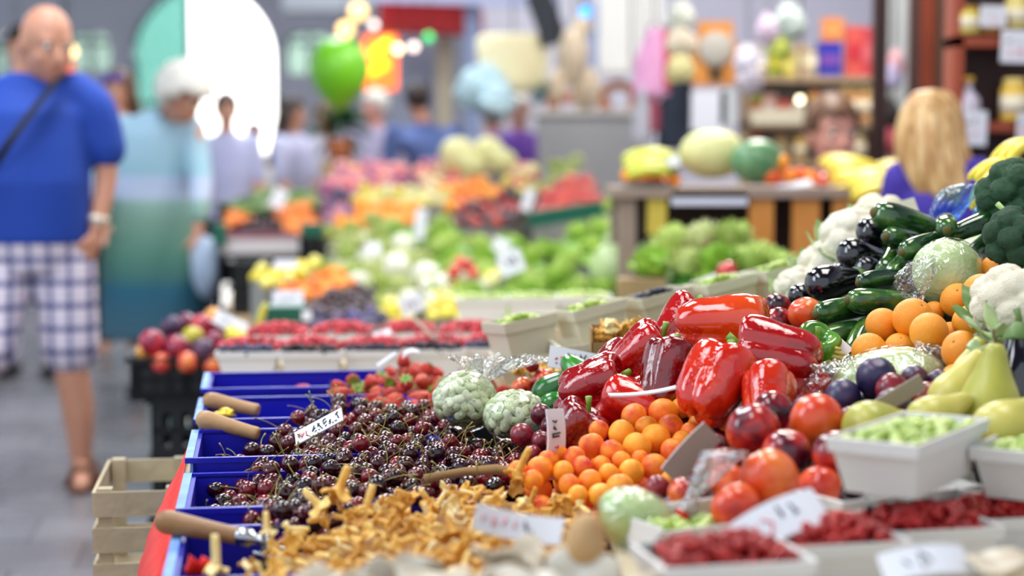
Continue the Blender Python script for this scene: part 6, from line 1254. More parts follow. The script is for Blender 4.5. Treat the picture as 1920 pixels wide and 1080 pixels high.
b = MB(); b.tube([(.10, -.17, 1.42), (-.02, .135, 1.40), (-.13, .155, 1.25), (-.22, .10, 1.02), (-.27, .02, .92)], [.013] * 5, 6); b.build('bag_strap', cloth('grey_blue_strap', '40687c', '4c748c'), P)
for q in (1, -1): b = MB(); limb(b, [(q * .10 + .02, .08, .045), (q * .11 + .03, -.10, .038)], [.046, .04], 8); b.build('shoe', m_shoe, P)
b = MB(); v_, f_ = ICO[3]; 
o = MB().add(v_ * (1 + .08 * sn(v_, 3, 3))[:, None] * [.07, .06, .15], f_).build('carrier_bag', mat('pale_blue_plastic', ['8ca0bc', 'b4c4d8'], .4, ns=4, nw=1)); o.location = at(385, 500, 8.3); tag(o, 'pale blue carrier bag hanging from the bending woman\'s hand', 'bag')
# others
figure(228, 10.5, 142, 'brown-haired woman with purple sunglasses on her head behind the bending woman', cloth('lilac_shirt', '8c8498', 'a49cb0'), m_jean, m_mh, yaw=.1, headyaw=-.5, long=.32, sleeve=.5)
o = MB(); 
for q in (-1, 1): o.ball((q * .035, 0, 0), (.032, .010, .024), 12)
o = o.build('sunglasses', mat('purple_mirror_lens', '4028b8', .1, coat=1)); o.location = at(208, 146, 10.39); tag(o, 'purple sunglasses pushed up on the brown-haired woman\'s head', 'sunglasses')
figure(55, 9.4, 62, 'walking person behind the bald man, only the legs and dark shoes seen', cloth('grey_shirt', '606878', '788090'), cloth('light_shorts', 'b8b0c4', 'c8c4d4'), m_bh, shoes=m_shoe, facep=False)
figure(428, 11.5, 183, 'person in a pale lavender shirt with dark hair before the bright doorway', cloth('pale_lavender_shirt', 'a4a8d4', 'c0c4e4'), m_jean, m_bh, yaw=.3, sleeve=.5)
figure(548, 12.2, 190, 'woman in a white top with long dark hair near the doorway', cloth('white_lilac_top', 'b8bce0', 'd4d4f0'), cloth('blue_jeans', '48588c', '5c6ca0'), m_bh, yaw=1.2, headyaw=.4, long=.42)
figure(480, 14, 236, 'far shopper in cream against the bright doorway', cloth('cream_shirt', 'c8c0b4', 'dcd4c8'), m_jean, m_mh)
figure(612, 13.5, 200, 'far shopper in grey-white under the green balloon', cloth('grey_white_shirt', 'a0a0b0', 'c0bcc8'), m_jean, m_mh)
figure(706, 13.0, 178, 'grey-haired man in a mauve shirt behind the rosy fruit', cloth('mauve_shirt', '9088a4', 'a8a0b8'), m_jean, m_gh, yaw=-.5, headyaw=-.5, skin=m_skin2, build_=1.15)
figure(852, 12.1, 165, 'person in a slate-blue shirt bending behind the melons', cloth('slate_blue_shirt', '4a5c94', '5c70a8'), m_jean, m_bh, yaw=PI + .4, lean=.5, facep=False, build_=1.25)
figure(925, 13.3, 200, 'shopper in a pale violet shirt beside the slate-blue one', cloth('pale_violet_shirt', '8484ac', '9c9cc0'), m_jean, m_mh, yaw=PI, facep=False)
figure(972, 12.75, 185, 'woman in a bright purple top behind the melons', cloth('bright_purple_top', '5c3494', '7448ac'), m_jean, m_gh, yaw=.2)
PS = figure(1556, 7.5, 210, 'seller with short brown hair peering over the bananas', cloth('red_brown_apron', '8c5058', 'a8646c'), m_jean, m_mh, headyaw=.2, skin=m_skin2, seated=.35, hs=1.28, vox=.014)
# blonde woman from behind
PB, HMb, kb = figure(1800, 5.5, 150, 'long-haired blonde woman in a purple top seen from behind', cloth('deep_purple_top', '34248c', '4834a4'), m_jean, None, yaw=PI - .3, seated=.30, facep=False, vox=.016, hoff=(.10, -.085))
v, f = ICO[4]
b = MB(); prof = [(.02, .148), (.06, .135), (.095, .08), (.110, 0), (.114, -.08), (.112, -.14), (.104, -.19), (.085, -.23), (.05, -.26)]; n = 48; R = []
for i, p_ in enumerate(spline(prof, 26)):
    ph = np.arange(n) * 2 * PI / n; q = p_[0] * (1 + .05 * np.sin(11 * ph + 2) * min(1, i / 8) + .04 * np.sin(5 * ph)); R.append(np.stack([q * np.cos(ph) * 1.0 - .20 * max(0, i / 26 - .40), np.maximum(q * np.sin(ph), -.03 if i > 9 else -1) * .95 + .03, np.full(n, p_[1])], 1))
b.rings(R, 0, HMb); b.build('long_hair', m_bl, PB)
# ================================================================ the hall
m_floor = bpy.data.materials.new('wet_grey_stone_tiles'); m_floor.use_nodes = True; nt = m_floor.node_tree; L_ = nt.links.new; bs = nt.nodes['Principled BSDF']
tc = nd(nt, 'ShaderNodeTexCoord'); mpg = nd(nt, 'ShaderNodeMapping'); mpg.inputs['Rotation'].default_value = (0, 0, -ANG); L_(tc.outputs['Object'], mpg.inputs[0])
br = nd(nt, 'ShaderNodeTexBrick'); br.inputs['Scale'].default_value = 2.2; br.inputs['Mortar Size'].default_value = .008; br.inputs['Brick Width'].default_value = .8; br.inputs['Row Height'].default_value = .8
br.inputs['Color1'].default_value = lin('86848a'); br.inputs['Color2'].default_value = lin('78787e'); br.inputs['Mortar'].default_value = lin('4c4c50'); L_(mpg.outputs[0], br.inputs['Vector'])
no = nd(nt, 'ShaderNodeTexNoise'); no.inputs['Scale'].default_value = 1.6; no.inputs['Detail'].default_value = 4; L_(tc.outputs['Object'], no.inputs['Vector'])
mx = nd(nt, 'ShaderNodeMixRGB', blend_type='MULTIPLY'); mx.inputs[0].default_value = .6; L_(br.outputs['Color'], mx.inputs[1]); rp = nd(nt, 'ShaderNodeValToRGB'); rp.color_ramp.elements[0].color = (.5, .48, .46, 1); rp.color_ramp.elements[0].position = .35; rp.color_ramp.elements[1].position = .65; L_(no.outputs['Fac'], rp.inputs[0]); L_(rp.outputs[0], mx.inputs[2]); L_(mx.outputs[0], bs.inputs['Base Color'])
m2_ = nd(nt, 'ShaderNodeMapRange'); m2_.inputs[3].default_value = .12; m2_.inputs[4].default_value = .42; L_(no.outputs['Fac'], m2_.inputs[0]); L_(m2_.outputs[0], bs.inputs['Roughness'])
o = MB().box((-9, -2, -.1), (9, 60, 0)).build('floor', m_floor, smooth=False); tag(o, kind='structure')
m_ceil = mat('grey_ceiling', ['5c6068', '70747c'], .9, ns=2, nw=.8)
o = MB().box((-9, -2, 6.4), (9, 26.4, 6.55)).build('ceiling', m_ceil, smooth=False); tag(o, kind='structure')
m_wall = mat('grey_violet_plaster', ['94949f', 'a2a2ae', 'acacb8'], .9, ns=1, nw=1)
m_wallr = mat('pale_grey_plaster', ['b0b0bc', 'c4c4d0'], .9, ns=1, nw=1)
YW = 26.0
def X(px, Y=YW): return xat(px, Y)
def Z(py, Y=YW): return zat(py, Y)
ops = [(X(-45), X(22), Z(140), Z(90)), (X(130), X(215), Z(132), Z(78)), (X(250), X(518), 0, Z(110)), (X(538), X(626), Z(138), Z(80))]
b = MB(); T = .4; xs_ = -9.0; ZT = 6.4
for (a, c, z0, zs) in ops:
    b.box((xs_, YW, 0), (a, YW + T, ZT)); xs_ = c
    if z0 > 0: b.box((a, YW, 0), (c, YW + T, z0))
    n = 24; rx = (c - a) / 2; cx = (a + c) / 2; rz_ = rx * (1.0 if z0 == 0 else .45)
    arc = [(cx - rx * math.cos(PI * i / n), zs + rz_ * math.sin(PI * i / n)) for i in range(n + 1)]; V = []
    for (x_, z_) in arc: V += [(x_, YW, z_), (x_, YW, ZT), (x_, YW + T, z_), (x_, YW + T, ZT)]
    F = []
    for i in range(n): q = 4 * i; F += [(q, q + 4, q + 5, q + 1), (q + 2, q + 3, q + 7, q + 6), (q, q + 2, q + 6, q + 4)]
    b.add(V, F)
b.box((xs_, YW, 0), (9, YW + T, ZT)); o = b.build('wall_back', m_wall, smooth=False); tag(o, kind='structure')
m_teal = film('teal_glass', (.24, .42, .39), gloss=.06, rough=.1, bump=.05, bs=2); m_pg = film('pale_green_glass', (.36, .44, .41), gloss=.06, rough=.1, bump=.05, bs=2)
m_fr = mat('grey_window_frame', '6c7480', .6)
a, c, z0, zs = ops[2]; n = 20; xm = X(355); rx = (c - a) / 2; cx = (a + c) / 2; pts = []
for i in range(n + 1):
    x_ = a + .03 + (xm - a - .03) * i / n; pts.append((x_, zs + rx * math.sqrt(max(0, 1 - ((x_ - cx) / rx) ** 2))))
o = empty('door', (0, YW + .25, 0), None, None); o.name = 'door_1'; tag(o, kind='structure')
MB().rings([[(x_, 0, .02), (x_, 0, z_), (x_, .02, z_), (x_, .02, .02)] for x_, z_ in pts]).build('door_glass', m_teal, o, smooth=False)
b = MB(); b.box((xm - .04, -.03, 0), (xm + .03, .05, pts[-1][1])); b.box((a, -.03, 2.0), (xm, .05, 2.08)); b.box((a, -.03, 0), (a + .06, .05, zs)); b.build('door_frame', m_fr, o, smooth=False)
for i, k in enumerate((0, 1, 3)):
    a, c, z0, zs = ops[k]; o = MB().box((a, YW + .2, z0), (c, YW + .22, zs + (c - a) * .23)).build('window_%d' % (i + 1), m_pg, smooth=False); tag(o, kind='structure')
    b = MB(); xm = (a + c) / 2; b.box((xm - .03, YW + .18, z0), (xm + .03, YW + .25, zs + .2)); b.box((a, YW + .18, zs - .03), (c, YW + .25, zs + .03)); q = b.build('window_frame', m_fr, o, smooth=False)
o = MB().box((-12, 26.5, -.02), (4, 60, .004)).build('outdoor_pavement', mat('sunlit_pavement', 'd8d4d0', .8), smooth=False); tag(o, kind='structure')
o = MB().box((-16, 40, 0), (8, 40.3, 12)).build('wall_outdoor', mat('white_facade', 'ecebe8', .8), smooth=False); tag(o, kind='structure')
area('stall_fill_light', (1.35, 7.6, 2.9), .8, 28, (1, .93, .84))  # added fill light that lifts the dark space behind the banana table
area('far_wall_fill_light', (-2, 20, 5.8), 2.5, 260, (.92, .96, 1))  # added light without a modelled source, brightens the dark back wall
area('outdoor_sunlight', (-4.5, 30, 9), 6, 5000, (1, .98, .95), aim=(-4.5, 40, 2))
# side walls of the hall on the right, pale stall partitions
o = MB().box((3.6, -2, 0), (3.8, 26, 6.4)).build('wall_right', m_wallr, smooth=False); tag(o, kind='structure')
PY = 15.5
o = MB().box((xat(880, PY), PY, 0), (3.6, PY + .12, 3.4)).build('wall_partition', m_wallr, smooth=False); tag(o, kind='structure')
def slab(name, px0, py0, px1, py1, Y, dep, m, label=None, cat=None, group=None, kind=None, smooth=False, rot=0, bev=0, parent=None):
    a = at(px0, py1, Y); c = at(px1, py0, Y); w, h = c.x - a.x, at((px0 + px1) / 2, py0, Y).z - a.z
    o = MB().box((-w / 2, 0, -h / 2), (w / 2, dep, h / 2)).build(name, m, parent, smooth=smooth); o.location = ((a.x + c.x) / 2, Y, a.z + h / 2); o.rotation_euler.y = rot
    if bev: q = o.modifiers.new('b', 'BEVEL'); q.width = bev; q.segments = 3
    if label or kind: tag(o, label, cat, group, kind)
    return o
C_ = lambda n, c, r=.6, **k: mat(n, c, r, **k)
# dark upper band beside the doorway + red fascia
slab('wall_upper', 530, -60, 700, 20, 22, .4, C_('slate_grey', '94979f'), kind='structure')
slab('awning', 712, -8, 868, 58, 14.2, .5, C_('red_canvas', ['a80c14', 'bc1018'], ns=3, nw=.6), 'flat red awning over the far stalls', 'awning', rot=.035)
slab('awning', 868, 18, 905, 62, 14.4, .4, C_('red_canvas', 'a80c14'), 'short dark-red awning end beside the grey post', 'awning')
slab('fascia_board', 700, -30, 1050, 8, 14.0, .1, C_('pale_lilac_board', 'a4aac8'), 'pale lilac-blue board above the red awning', 'board', rot=.03)
slab('post', 872, 0, 900, 330, 14.1, .1, C_('blue_grey_paint', '7c88a8'), 'blue-grey post right of the red awning', 'post')
slab('post', 818, 70, 848, 330, 14.6, .1, C_('beige_paint', 'b4a890'), 'beige post below the red awning', 'post')
slab('partition_panel', 746, 60, 818, 330, 15.0, .05, C_('blue_grey_panel', '8c94a8'), 'blue-grey panel between the orange sign and beige post', 'panel')
o = slab('lit_sign', 682, 66, 748, 168, 15.2, .05, C_('glowing_orange_sign', 'ff6a28', emit=1.5), 'glowing orange sign with a yellow swirl', 'sign')
q = MB(); q.tube([(-.10, -.01, -.10), (.02, -.012, -.02), (-.06, -.012, .08), (.08, -.01, .20)], [.03, .06, .05, .03], 8); q.build('yellow_swirl', C_('glowing_yellow', 'ffd818', emit=2.0), o); MB().tube([(0, .02, .2), (0, .02, 6.4 - o.location.z)], .012, 5).build('hanging_rod', m_blk, o)
# bulbs
for i, (px, py, Y, r, c, e, lab) in enumerate([(672, 22, 14, .070, 'ffcf80', 1.9, 'warm bulb highest in the pair beside the red awning'), (648, 56, 14, .065, 'ffcf80', 1.8, 'warm bulb above the green balloon'), (701, 46, 13.5, .028, 'e8d8d0', 3, 'small pale bulb just left of the red awning'), (746, 92, 13, .030, 'ffe0a8', 5, 'warm bulb before the glowing orange sign'), (776, 88, 13.4, .030, 'f4dcd0', 3, 'pale bulb right of the glowing orange sign'), (804, 70, 13, .035, '38c868', 1.5, 'green bulb under the red awning'), (1097, 22, 9.5, .028, '0898ff', 2.2, 'bright blue bulb above the hanging sacks'),
                                               (1500, 187, 8.0, .016, 'fff0c8', 4, 'tiny warm bulb before the stall shelves'), (24, 68, 15, .05, 'ffe8b0', 4, 'warm bulb left of the bald head'), (132, 96, 15, .05, 'ffd890', 3, 'warm bulb just right of the bald head'), (36, 96, 15.2, .04, 'ffd880', 3, 'second warm bulb left of the bald head')]):
    v, f = ICO[3]; o = empty('light_bulb', at(px, py, Y), lab, 'light bulb'); MB().add(v * r, f).build('glass', C_('lit_bulb_' + c, c, emit=e), o)
    MB().lathe([(.3 * r, r * .9), (.35 * r, r * 1.0), (.35 * r, r * 1.6), (.1 * r, r * 1.7)], 12).build('socket', m_blk, o); MB().tube([(0, 0, r * 1.6), (0, 0, 6.4 - o.location.z)], .004, 5).build('cord', m_blk, o)
slab('orange_poster', 108, 108, 136, 145, 15.5, .03, C_('glowing_orange_red', 'f06028', emit=.6), 'small orange-red lit sign beside the bald head', 'sign'); MB().tube([(0, .01, .05), (0, .01, 6.4 - C.objects[-1].location.z)], .012, 5).build('hanging_rod', m_blk, C.objects[-1])
# green balloon
v, f = ICO[4]; bx = at(637, 128, 10.2); o = empty('balloon', bx, 'bright green balloon floating over the far stall', 'balloon')
w = v * np.array([.178, .178, .185]); w[:, 2] = np.where(w[:, 2] < 0, w[:, 2] * 1.35, w[:, 2]); w[:, :2] *= np.where(w[:, 2] < 0, 1 - .35 * (w[:, 2] / -.23) ** 2, 1)[:, None]
MB().add(w, f).build('rubber', mat('green_rubber', ['68b81c', '7cc828'], .35, rw=.3, nw=.4, ns=1, sss=0), o); MB().lathe([(.006, -.228), (.02, -.25), (.001, -.245)], 10).build('knot', MATS['green_rubber'], o); MB().tube([(0, 0, -.24), (.02, 0, -.5), (-.01, 0, -.8), (0, 0, -1.0)], .003, 5).build('string', m_blkf, o)
# leafy plant below the balloon
for (px, py, Y, s, lab, nlf) in [(638, 240, 11.75, .24, 'dark green leafy plant under the green balloon', 44), (1038, 172, 12.0, .13, 'yellow-green potted plant on the grey counter', 26)]:
    b = MB(); r = random.Random(px)
    for i in range(nlf): d = Vector((r.uniform(-1, 1), r.uniform(-1, 1), r.uniform(-.2, 1))).normalized(); leaf_sheet(b, d * .2, d, (0, 0, 1), .8, .22, -.2, .05, i, 5, 4)
    o = b.build('leafy_plant', mat('plant_leaf' + str(px), ['1c4c24', '2c6c30'] if px < 1000 else ['5c8420', '8ca02c'], .5, ns=2, nw=1)); o.location = at(px, py, Y); o.scale = (s,) * 3; tag(o, lab, 'plant')
    b = MB(); b.lathe([(.02, -.9), (.35, -.9), (.45, -.3), (.40, -.3), (.38, -.4), (.02, -.4)], 16); b.build('pot', C_('terracotta', ['b06038', 'c07448'], ns=3, nw=1), o)
    if px < 1000: b = MB(); z = (o.location.z - .9 * s) ; b.box((-.5, -.5, -.9 - z / s), (.5, .5, -.92)); b.build('plinth', m_wood, o, smooth=False)
# cream lantern / sacks
o = empty('canopy', at(962, 120, 12.2), 'cream fabric canopy of a far stall', 'canopy'); b = MB()
b.rings([ell((0, 0, z), rx, .22, 28) for z, rx in ((-.20, .21), (-.12, .235), (.05, .255), (.17, .262), (.20, .23))]); b.build('fabric', C_('cream_canvas', ['d8c898', 'ece0b4', 'f4ecc8'], ns=2, nw=1), o); MB().tube([(0, 0, .19), (0, 0, 6.4 - o.location.z)], .006, 6).build('cord', m_blk, o)
crinkle(at(910, 165, 12.0), (.16, .12, .14), 'pale blue-green plastic bags hanging left of the cream canopy', 4, (0, .3, 0), C_('pale_aqua_plastic', ['9cc0cc', 'c4dce4'], ns=3, nw=1)); crinkle(at(935, 185, 11.8), (.10, .1, .10), 'lower pale aqua bag under the cream canopy', 6, (0, .3, 0), C_('pale_aqua_plastic', ['9cc0cc', 'c4dce4']))
slab('shop_board', 1000, -20, 1050, 85, 12.0, .06, C_('near_black_panel', '202430'), 'slanting near-black panel above the cream canopy', 'panel', rot=-.35)
for (px, py, w, h, c, lab) in [(1075, 105, .09, .17, ['b89c80', 'd0b898'], 'tan sack garland hanging under the blue bulb'), (1098, 168, .09, .13, ['c0a888', 'd8c8a8'], 'lower tan sack of the hanging garland'), (1046, 160, .055, .11, ['a89088', 'c0aca4'], 'greyish pink sack left of the tan ones'), (1092, 52, .06, .07, ['c0a880', 'd4c09c'], 'top tan sack close to the blue bulb')]:
    v, f = ICO[4]; o = empty('hanging_sack', at(px, py, 10.5 + .22 * ([1075, 1098, 1046, 1092].index(px) - 1)), lab, 'sack', 'sacks hanging under the blue bulb'); MB().add(v * (1 + .10 * sn(v, px, 4))[:, None] * [w, w * .8, h], f).build('cloth', C_('tan_sackcloth%d' % px, ['c8b498', 'dccab0'], ns=4, nw=1), o); MB().tube([(0, 0, h * .9), (0, 0, 6.4 - o.location.z)], .006, 5).build('cord', m_blk, o)
slab('white_cabinet', 1125, -30, 1182, 135, 11.5, .4, C_('white_enamel', ['dcdcdc', 'e8e8e4']), 'tall white cabinet behind the grey counter', 'cabinet'); slab('white_cabinet', 1186, -30, 1246, 128, 11.6, .4, C_('white_enamel', 'dcdcdc'), 'second white cabinet left of the pink garment', 'cabinet')
slab('lilac_panel', 1100, 0, 1126, 130, 11.8, .2, C_('pale_lilac_paint', 'b0b8dc'), 'pale lilac panel beside the white cabinet', 'panel')
# counter
o = empty('counter', at(1108, 260, 11.75), 'grey counter behind the tomatoes with plants and bread on it', 'counter'); cz = zat(205, 11.75); x0, x1 = xat(1008, 11.75) - o.location.x, xat(1208, 11.75) - o.location.x
MB().box((x0, 0, -o.location.z), (x1, .5, cz - o.location.z - .04)).build('body', C_('grey_counter_front', ['8c8c90', '9a9a9c'], ns=3, nw=1), o, smooth=False); MB().box((x0 - .03, -.04, cz - o.location.z - .04), (x1 + .03, .54, cz - o.location.z)).build('worktop', C_('pale_grey_worktop', 'c0bcb8'), o, smooth=False)
b = MB(); Rr = []
for i in range(25): a = 2 * PI * i / 24; Rr.append([((.11 + .035 * math.cos(t)) * math.cos(a), .035 * math.sin(t) * (1 + .2 * math.sin(5 * a)), (.11 + .035 * math.cos(t)) * math.sin(a)) for t in [2 * PI * k / 10 for k in range(10)]])
b.rings(Rr, cap=False); o = b.build('bread_wreath', C_('baked_crust', ['b0683c', 'cc8858'], ns=5, nw=1)); o.location = at(1160, 188, 11.9); tag(o, 'orange-brown wreath-shaped bread standing on the counter', 'bread')
for (px, py, w, h, c, lab) in [(1135, 205, .05, .05, 'c87850', 'small orange-brown loaf left of the wreath bread'), (1190, 210, .05, .05, 'c07448', 'small brown loaf right of the wreath bread'), (1010, 185, .05, .06, '40585c', 'dark green jar at the left end of the counter'), (1065, 190, .05, .04, 'b04c30', 'terracotta-red bowl on the counter')]:
    v, f = ICO[3]; o = MB().add(v * [w, w, h], f).build('loaf' if 'loaf' in lab else 'jar' if 'jar' in lab else 'bowl', C_('m' + c, c)); o.location = at(px, py - 6, 11.9); tag(o, lab, 'bread' if 'loaf' in lab else 'jar' if 'jar' in lab else 'bowl')
# pink garment, dark jacket
for (px, py, w, h, c, lab, nm) in [(1228, 118, .10, .17, ['d08cbc', 'e4acd4'], 'pink garment hanging beside the white cabinet', 'pink_garment'), (1248, 112, .035, .15, ['b8384c', 'cc4c5c'], 'narrow red cloth hanging behind the pink garment', 'red_cloth'), (1272, 205, .10, .20, ['1c2434', '2c3448'], 'dark navy jacket hanging below the pink garment', 'navy_jacket'), (1225, 210, .04, .10, ['8c3c54', 'a45068'], 'dusky red cloth between counter and navy jacket', 'dusky_cloth'), (1205, 215, .05, .14, ['a8a8b4', 'bcbcc8'], 'grey cloth hanging at the end of the counter', 'grey_cloth')]:
    Y = 8.6; b = MB(); Rr = []
    for i in range(12):
        t = i / 11; Rr.append([(w * (.35 + .65 * min(1, t * 2.2)) * math.cos(a) * (1 + .12 * math.sin(6 * a) * t), .05 * math.sin(a), h * (1 - 2 * t)) for a in [2 * PI * k / 36 for k in range(36)]])
    b.rings(Rr); o = b.build(nm, C_(nm, c, .85, ns=5, nw=1)); o.location = at(px, py, Y); tag(o, lab, 'garment')
    b = MB(); b.tube([(-w * .4, 0, h), (0, 0, h + .03), (w * .4, 0, h)], .004, 5); b.tube([(0, 0, h + .03), (0, 0, 3.0 - o.location.z)], .003, 5); b.build('hanger', m_blk, o)
# stall with shelves
SY = 9.0
slab('stall_partition', 1255, -60, 1660, 330, SY + .5, .06, C_('pale_lilac_stall_board', ['b0b0c4', 'c4c4d4'], ns=2, nw=1), 'pale lilac back board of the spice stall', 'board')
o = empty('wooden_clock', at(1342, 100, 8.4), 'orange wooden stand with a round grey dial and a dark lower window', 'clock'); w, h = .11, .155
MB().box((-w, 0, -h), (w, .08, h * .35)).build('case', m_ow, o, smooth=False); MB().box((-.085, 0, h * .35), (.085, .08, h)).build('crest', m_ow, o, smooth=False)
M_ = Matrix.Rotation(PI / 2, 4, 'X'); b = MB(); b.lathe([(.085, 0), (.085, .012), (.075, .018), (.001, .018)], 32, 0, M_); q = b.build('dial', C_('grey_dial', 'b0aca4'), o); q.location = (.0, -.001, .02)
MB().box((-.035, -.006, -h * .85), (.035, -.001, -h * .45)).build('lower_window', C_('dark_window', '4c3420'), o, smooth=False)
def shelf_unit(px0, px1, rows, Y, dep, m, label, back=None, thick=.03):
    o = empty('shelf_unit', (xat((px0 + px1) / 2, Y), Y, 0), label, 'shelf'); w = (xat(px1, Y) - xat(px0, Y)) / 2
    for py in rows: z = zat(py, Y); MB().box((-w, 0, z - thick), (w, dep, z)).build('shelf_board', m, o, smooth=False)
    for x_ in (-w, w - .02): MB().box((x_, 0, 0), (x_ + .02, dep, zat(min(rows) - 60, Y))).build('upright', m, o, smooth=False)
    if back: MB().box((-w, dep, 0), (w, dep + .01, zat(min(rows) - 60, Y))).build('back_panel', back, o, smooth=False)
    return o
shelf_unit(1395, 1640, [142, 228, 300], 8.2, .25, C_('pale_brown_shelf', ['a88c70', 'bca488'], ns=3, nw=1), 'stall shelves crowded with boxes and jars behind the seller', C_('greyish_stall_back', ['a8a49c', 'b8b4b0'], ns=1, nw=1))
def pack(px, base, w, h, Y, c, label, kind='box', c2=None, group='packets on the stall shelves'):
    s = Y / FPX; wm, hm_ = w * s, h * s; p = at(px, base, Y); m = C_('pack_' + c, [c], .5); m2 = C_('pack_' + (c2 or 'f0ece4'), [c2 or 'f0ece4'], .5)
    if kind == 'box':
        o = empty('carton', p, label, 'carton', group); MB().box((-wm / 2, 0, 0), (wm / 2, wm * .5, hm_)).build('box', m, o, smooth=False); MB().box((-wm * .4, -.003, hm_ * .3), (wm * .4, -.0005, hm_ * .65)).build('label_patch', m2, o, smooth=False)
    elif kind == 'jar':
        o = empty('jar', p, label, 'jar', group); r = wm / 2; MB().lathe([(.01, 0), (r * .92, 0), (r, .06 * hm_), (r, hm_ * .75), (r * .75, hm_ * .86), (.01, hm_ * .86)], 18).build('glass', m, o); MB().lathe([(.01, hm_ * .84), (r * .8, hm_ * .84), (r * .8, hm_), (.01, hm_)], 18).build('lid', m2, o)
        MB().lathe([(r * 1.01, hm_ * .2), (r * 1.015, hm_ * .2), (r * 1.015, hm_ * .6), (r * 1.01, hm_ * .6)], 18).build('label_band', C_('cream_label', 'e8dcc0'), o)
    else:
        o = empty('bottle', p, label, 'bottle', group); r = wm / 2; MB().lathe(spline([(.004, 0), (r * .9, 0), (r, .2 * hm_), (r * .95, .45 * hm_), (r * .5, .62 * hm_), (r * .3, .7 * hm_), (r * .28, .9 * hm_), (.004, .9 * hm_)], 18).tolist(), 18).build('glass', m, o); MB().lathe([(.004, hm_ * .86), (r * .45, hm_ * .86), (r * .45, hm_), (.004, hm_)], 14).build('cap', m2, o)
    return o
G = [(1455, 142, 30, 55, '8c9c2c', 'olive-green packet on the upper stall shelf', 'box', 'd0c840'), (1475, 142, 26, 40, 'd0c83c', 'yellow-green packet on the upper stall shelf', 'box', 'e8e080'), (1425, 142, 24, 38, 'c8c4d4', 'pale lilac jar on the upper stall shelf', 'jar', 'e0dce8'), (1410, 142, 22, 60, 'b8b0a8', 'grey-beige box at the left of the upper shelf', 'box', 'd8d0c8'), (1500, 142, 24, 60, 'bca484', 'tan box right of the yellow-green packet', 'box', 'd8c8a0'),
     (1522, 142, 20, 50, 'c8c0ac', 'cream jar beside the blue carton', 'jar', 'a89070'), (1556, 142, 44, 62, '2434b0', 'bright blue carton with a red-violet patch on the upper shelf', 'box', '7c4cac'), (1562, 78, 40, 44, 'e08848', 'orange carton standing on the blue one', 'box', 'e8a060'), (1600, 142, 30, 92, 'd85850', 'tall red carton on the upper shelf', 'box', 'c83040'), (1626, 142, 22, 90, 'c84450', 'tall crimson carton by the dark post', 'box', 'd86870'),
     (1415, 228, 26, 50, '98a03c', 'green-yellow packet on the middle stall shelf', 'box', 'c84838'), (1442, 228, 26, 52, 'd8a89c', 'pinkish packet on the middle stall shelf', 'box', 'e8d0c8'), (1470, 228, 24, 40, 'd0584c', 'red packet on the middle stall shelf', 'box', 'e8b0a0'), (1496, 228, 22, 36, 'bcb4a0', 'grey-cream jar on the middle stall shelf', 'jar', 'd0c8b4'), (1526, 228, 24, 56, 'd8a838', 'golden yellow jar on the middle stall shelf', 'jar', 'c87838'), (1556, 228, 26, 56, 'a4acc4', 'blue-grey jar on the middle stall shelf', 'jar', 'c0c4d4'),
     (1585, 228, 20, 66, 'dca868', 'tan-orange jar on the middle stall shelf', 'jar', 'e8d090'), (1606, 228, 20, 66, 'd89858', 'orange-tan jar second on the middle shelf', 'jar', 'e8d090'), (1627, 228, 20, 66, 'dca868', 'orange-tan jar nearest the dark post', 'jar', 'ecd898'), (1415, 300, 24, 50, 'c84c2c', 'orange-red packet on the lowest stall shelf', 'box', 'e09060'), (1465, 300, 26, 46, 'c8a878', 'tan packet on the lowest stall shelf', 'box', 'e0c8a0'), (1500, 300, 26, 44, 'd0a850', 'ochre jar on the lowest stall shelf', 'jar', 'e8c880'), (1608, 300, 30, 50, 'a89870', 'khaki jar on the lowest stall shelf', 'jar', 'c8b890')]
for (px, bs_, w, h, c, lab, kd, c2) in G: pack(px, bs_, w, h, 8.24, c, lab, kd, c2)
for (px, py0, py1, w, c, lab, nm) in [(1330, 170, 245, 64, 'dcdce8', 'white box with pale pink patch below the wooden dial stand', 'white_box'), (1365, 165, 235, 30, 'c4c8cc', 'pale grey box beside the white one', 'grey_box'), (1500, 205, 232, 180, 'd4ccb4', 'long cream drawer front under the middle shelf', 'cream_box')]: slab(nm, px - w / 2, py0, px + w / 2, py1, 8.0, .08, C_('b_' + c, c), lab, 'box')
for i, (px, py, r, c, lab) in enumerate([(1278, 30, 20, ['b4b4a8', 'c8ccc0'], 'grey-green bunch hanging beside the white cabinet'), (1276, 75, 22, ['c4b49c', 'd8ccb8'], 'tan bunch hanging left of the wooden dial stand'), (1276, 125, 20, ['c8bc84', 'dcd49c'], 'pale yellow bunch hanging left of the dial stand'), (1400, 110, 18, ['c0bcd0', 'd8d4e4'], 'pale lilac bag hanging right of the dial stand'), (1405, 145, 20, ['b4acbc', 'ccc4d0'], 'greyish lilac bag below the pale one'), (1440, 55, 18, ['c0a8c0', 'd8c4d8'], 'pale pink packet hanging above the shelves'), (1480, 40, 22, ['a8b8b0', 'c4d0cc'], 'pale green packet hanging above the shelves'), (1465, 90, 16, ['98a43c', 'b4bc50'], 'green packet hanging before the upper shelf')]):
    crinkle(at(px, py, 8.0), (r * .0026, .03, r * .0032), lab, 30 + i, (0, 0, 0), C_('hb%d' % i, c, .6, ns=4, nw=1)); q = bpy.context.scene.collection.objects[-1]
    b = MB(); b.tube([(0, 0, r * .003), (0, 0, 3.0 - q.location.z)], .002, 4); b.build('string', m_blk, q)
o = MB().box((xat(1090, 8.2), 7.95, 2.99), (xat(1700, 8.2), 9.6, 3.03)).build('stall_roof', C_('white_stall_roof', 'c8c8d4'), smooth=False); tag(o, 'flat pale roof board over the spice stall', 'roof')
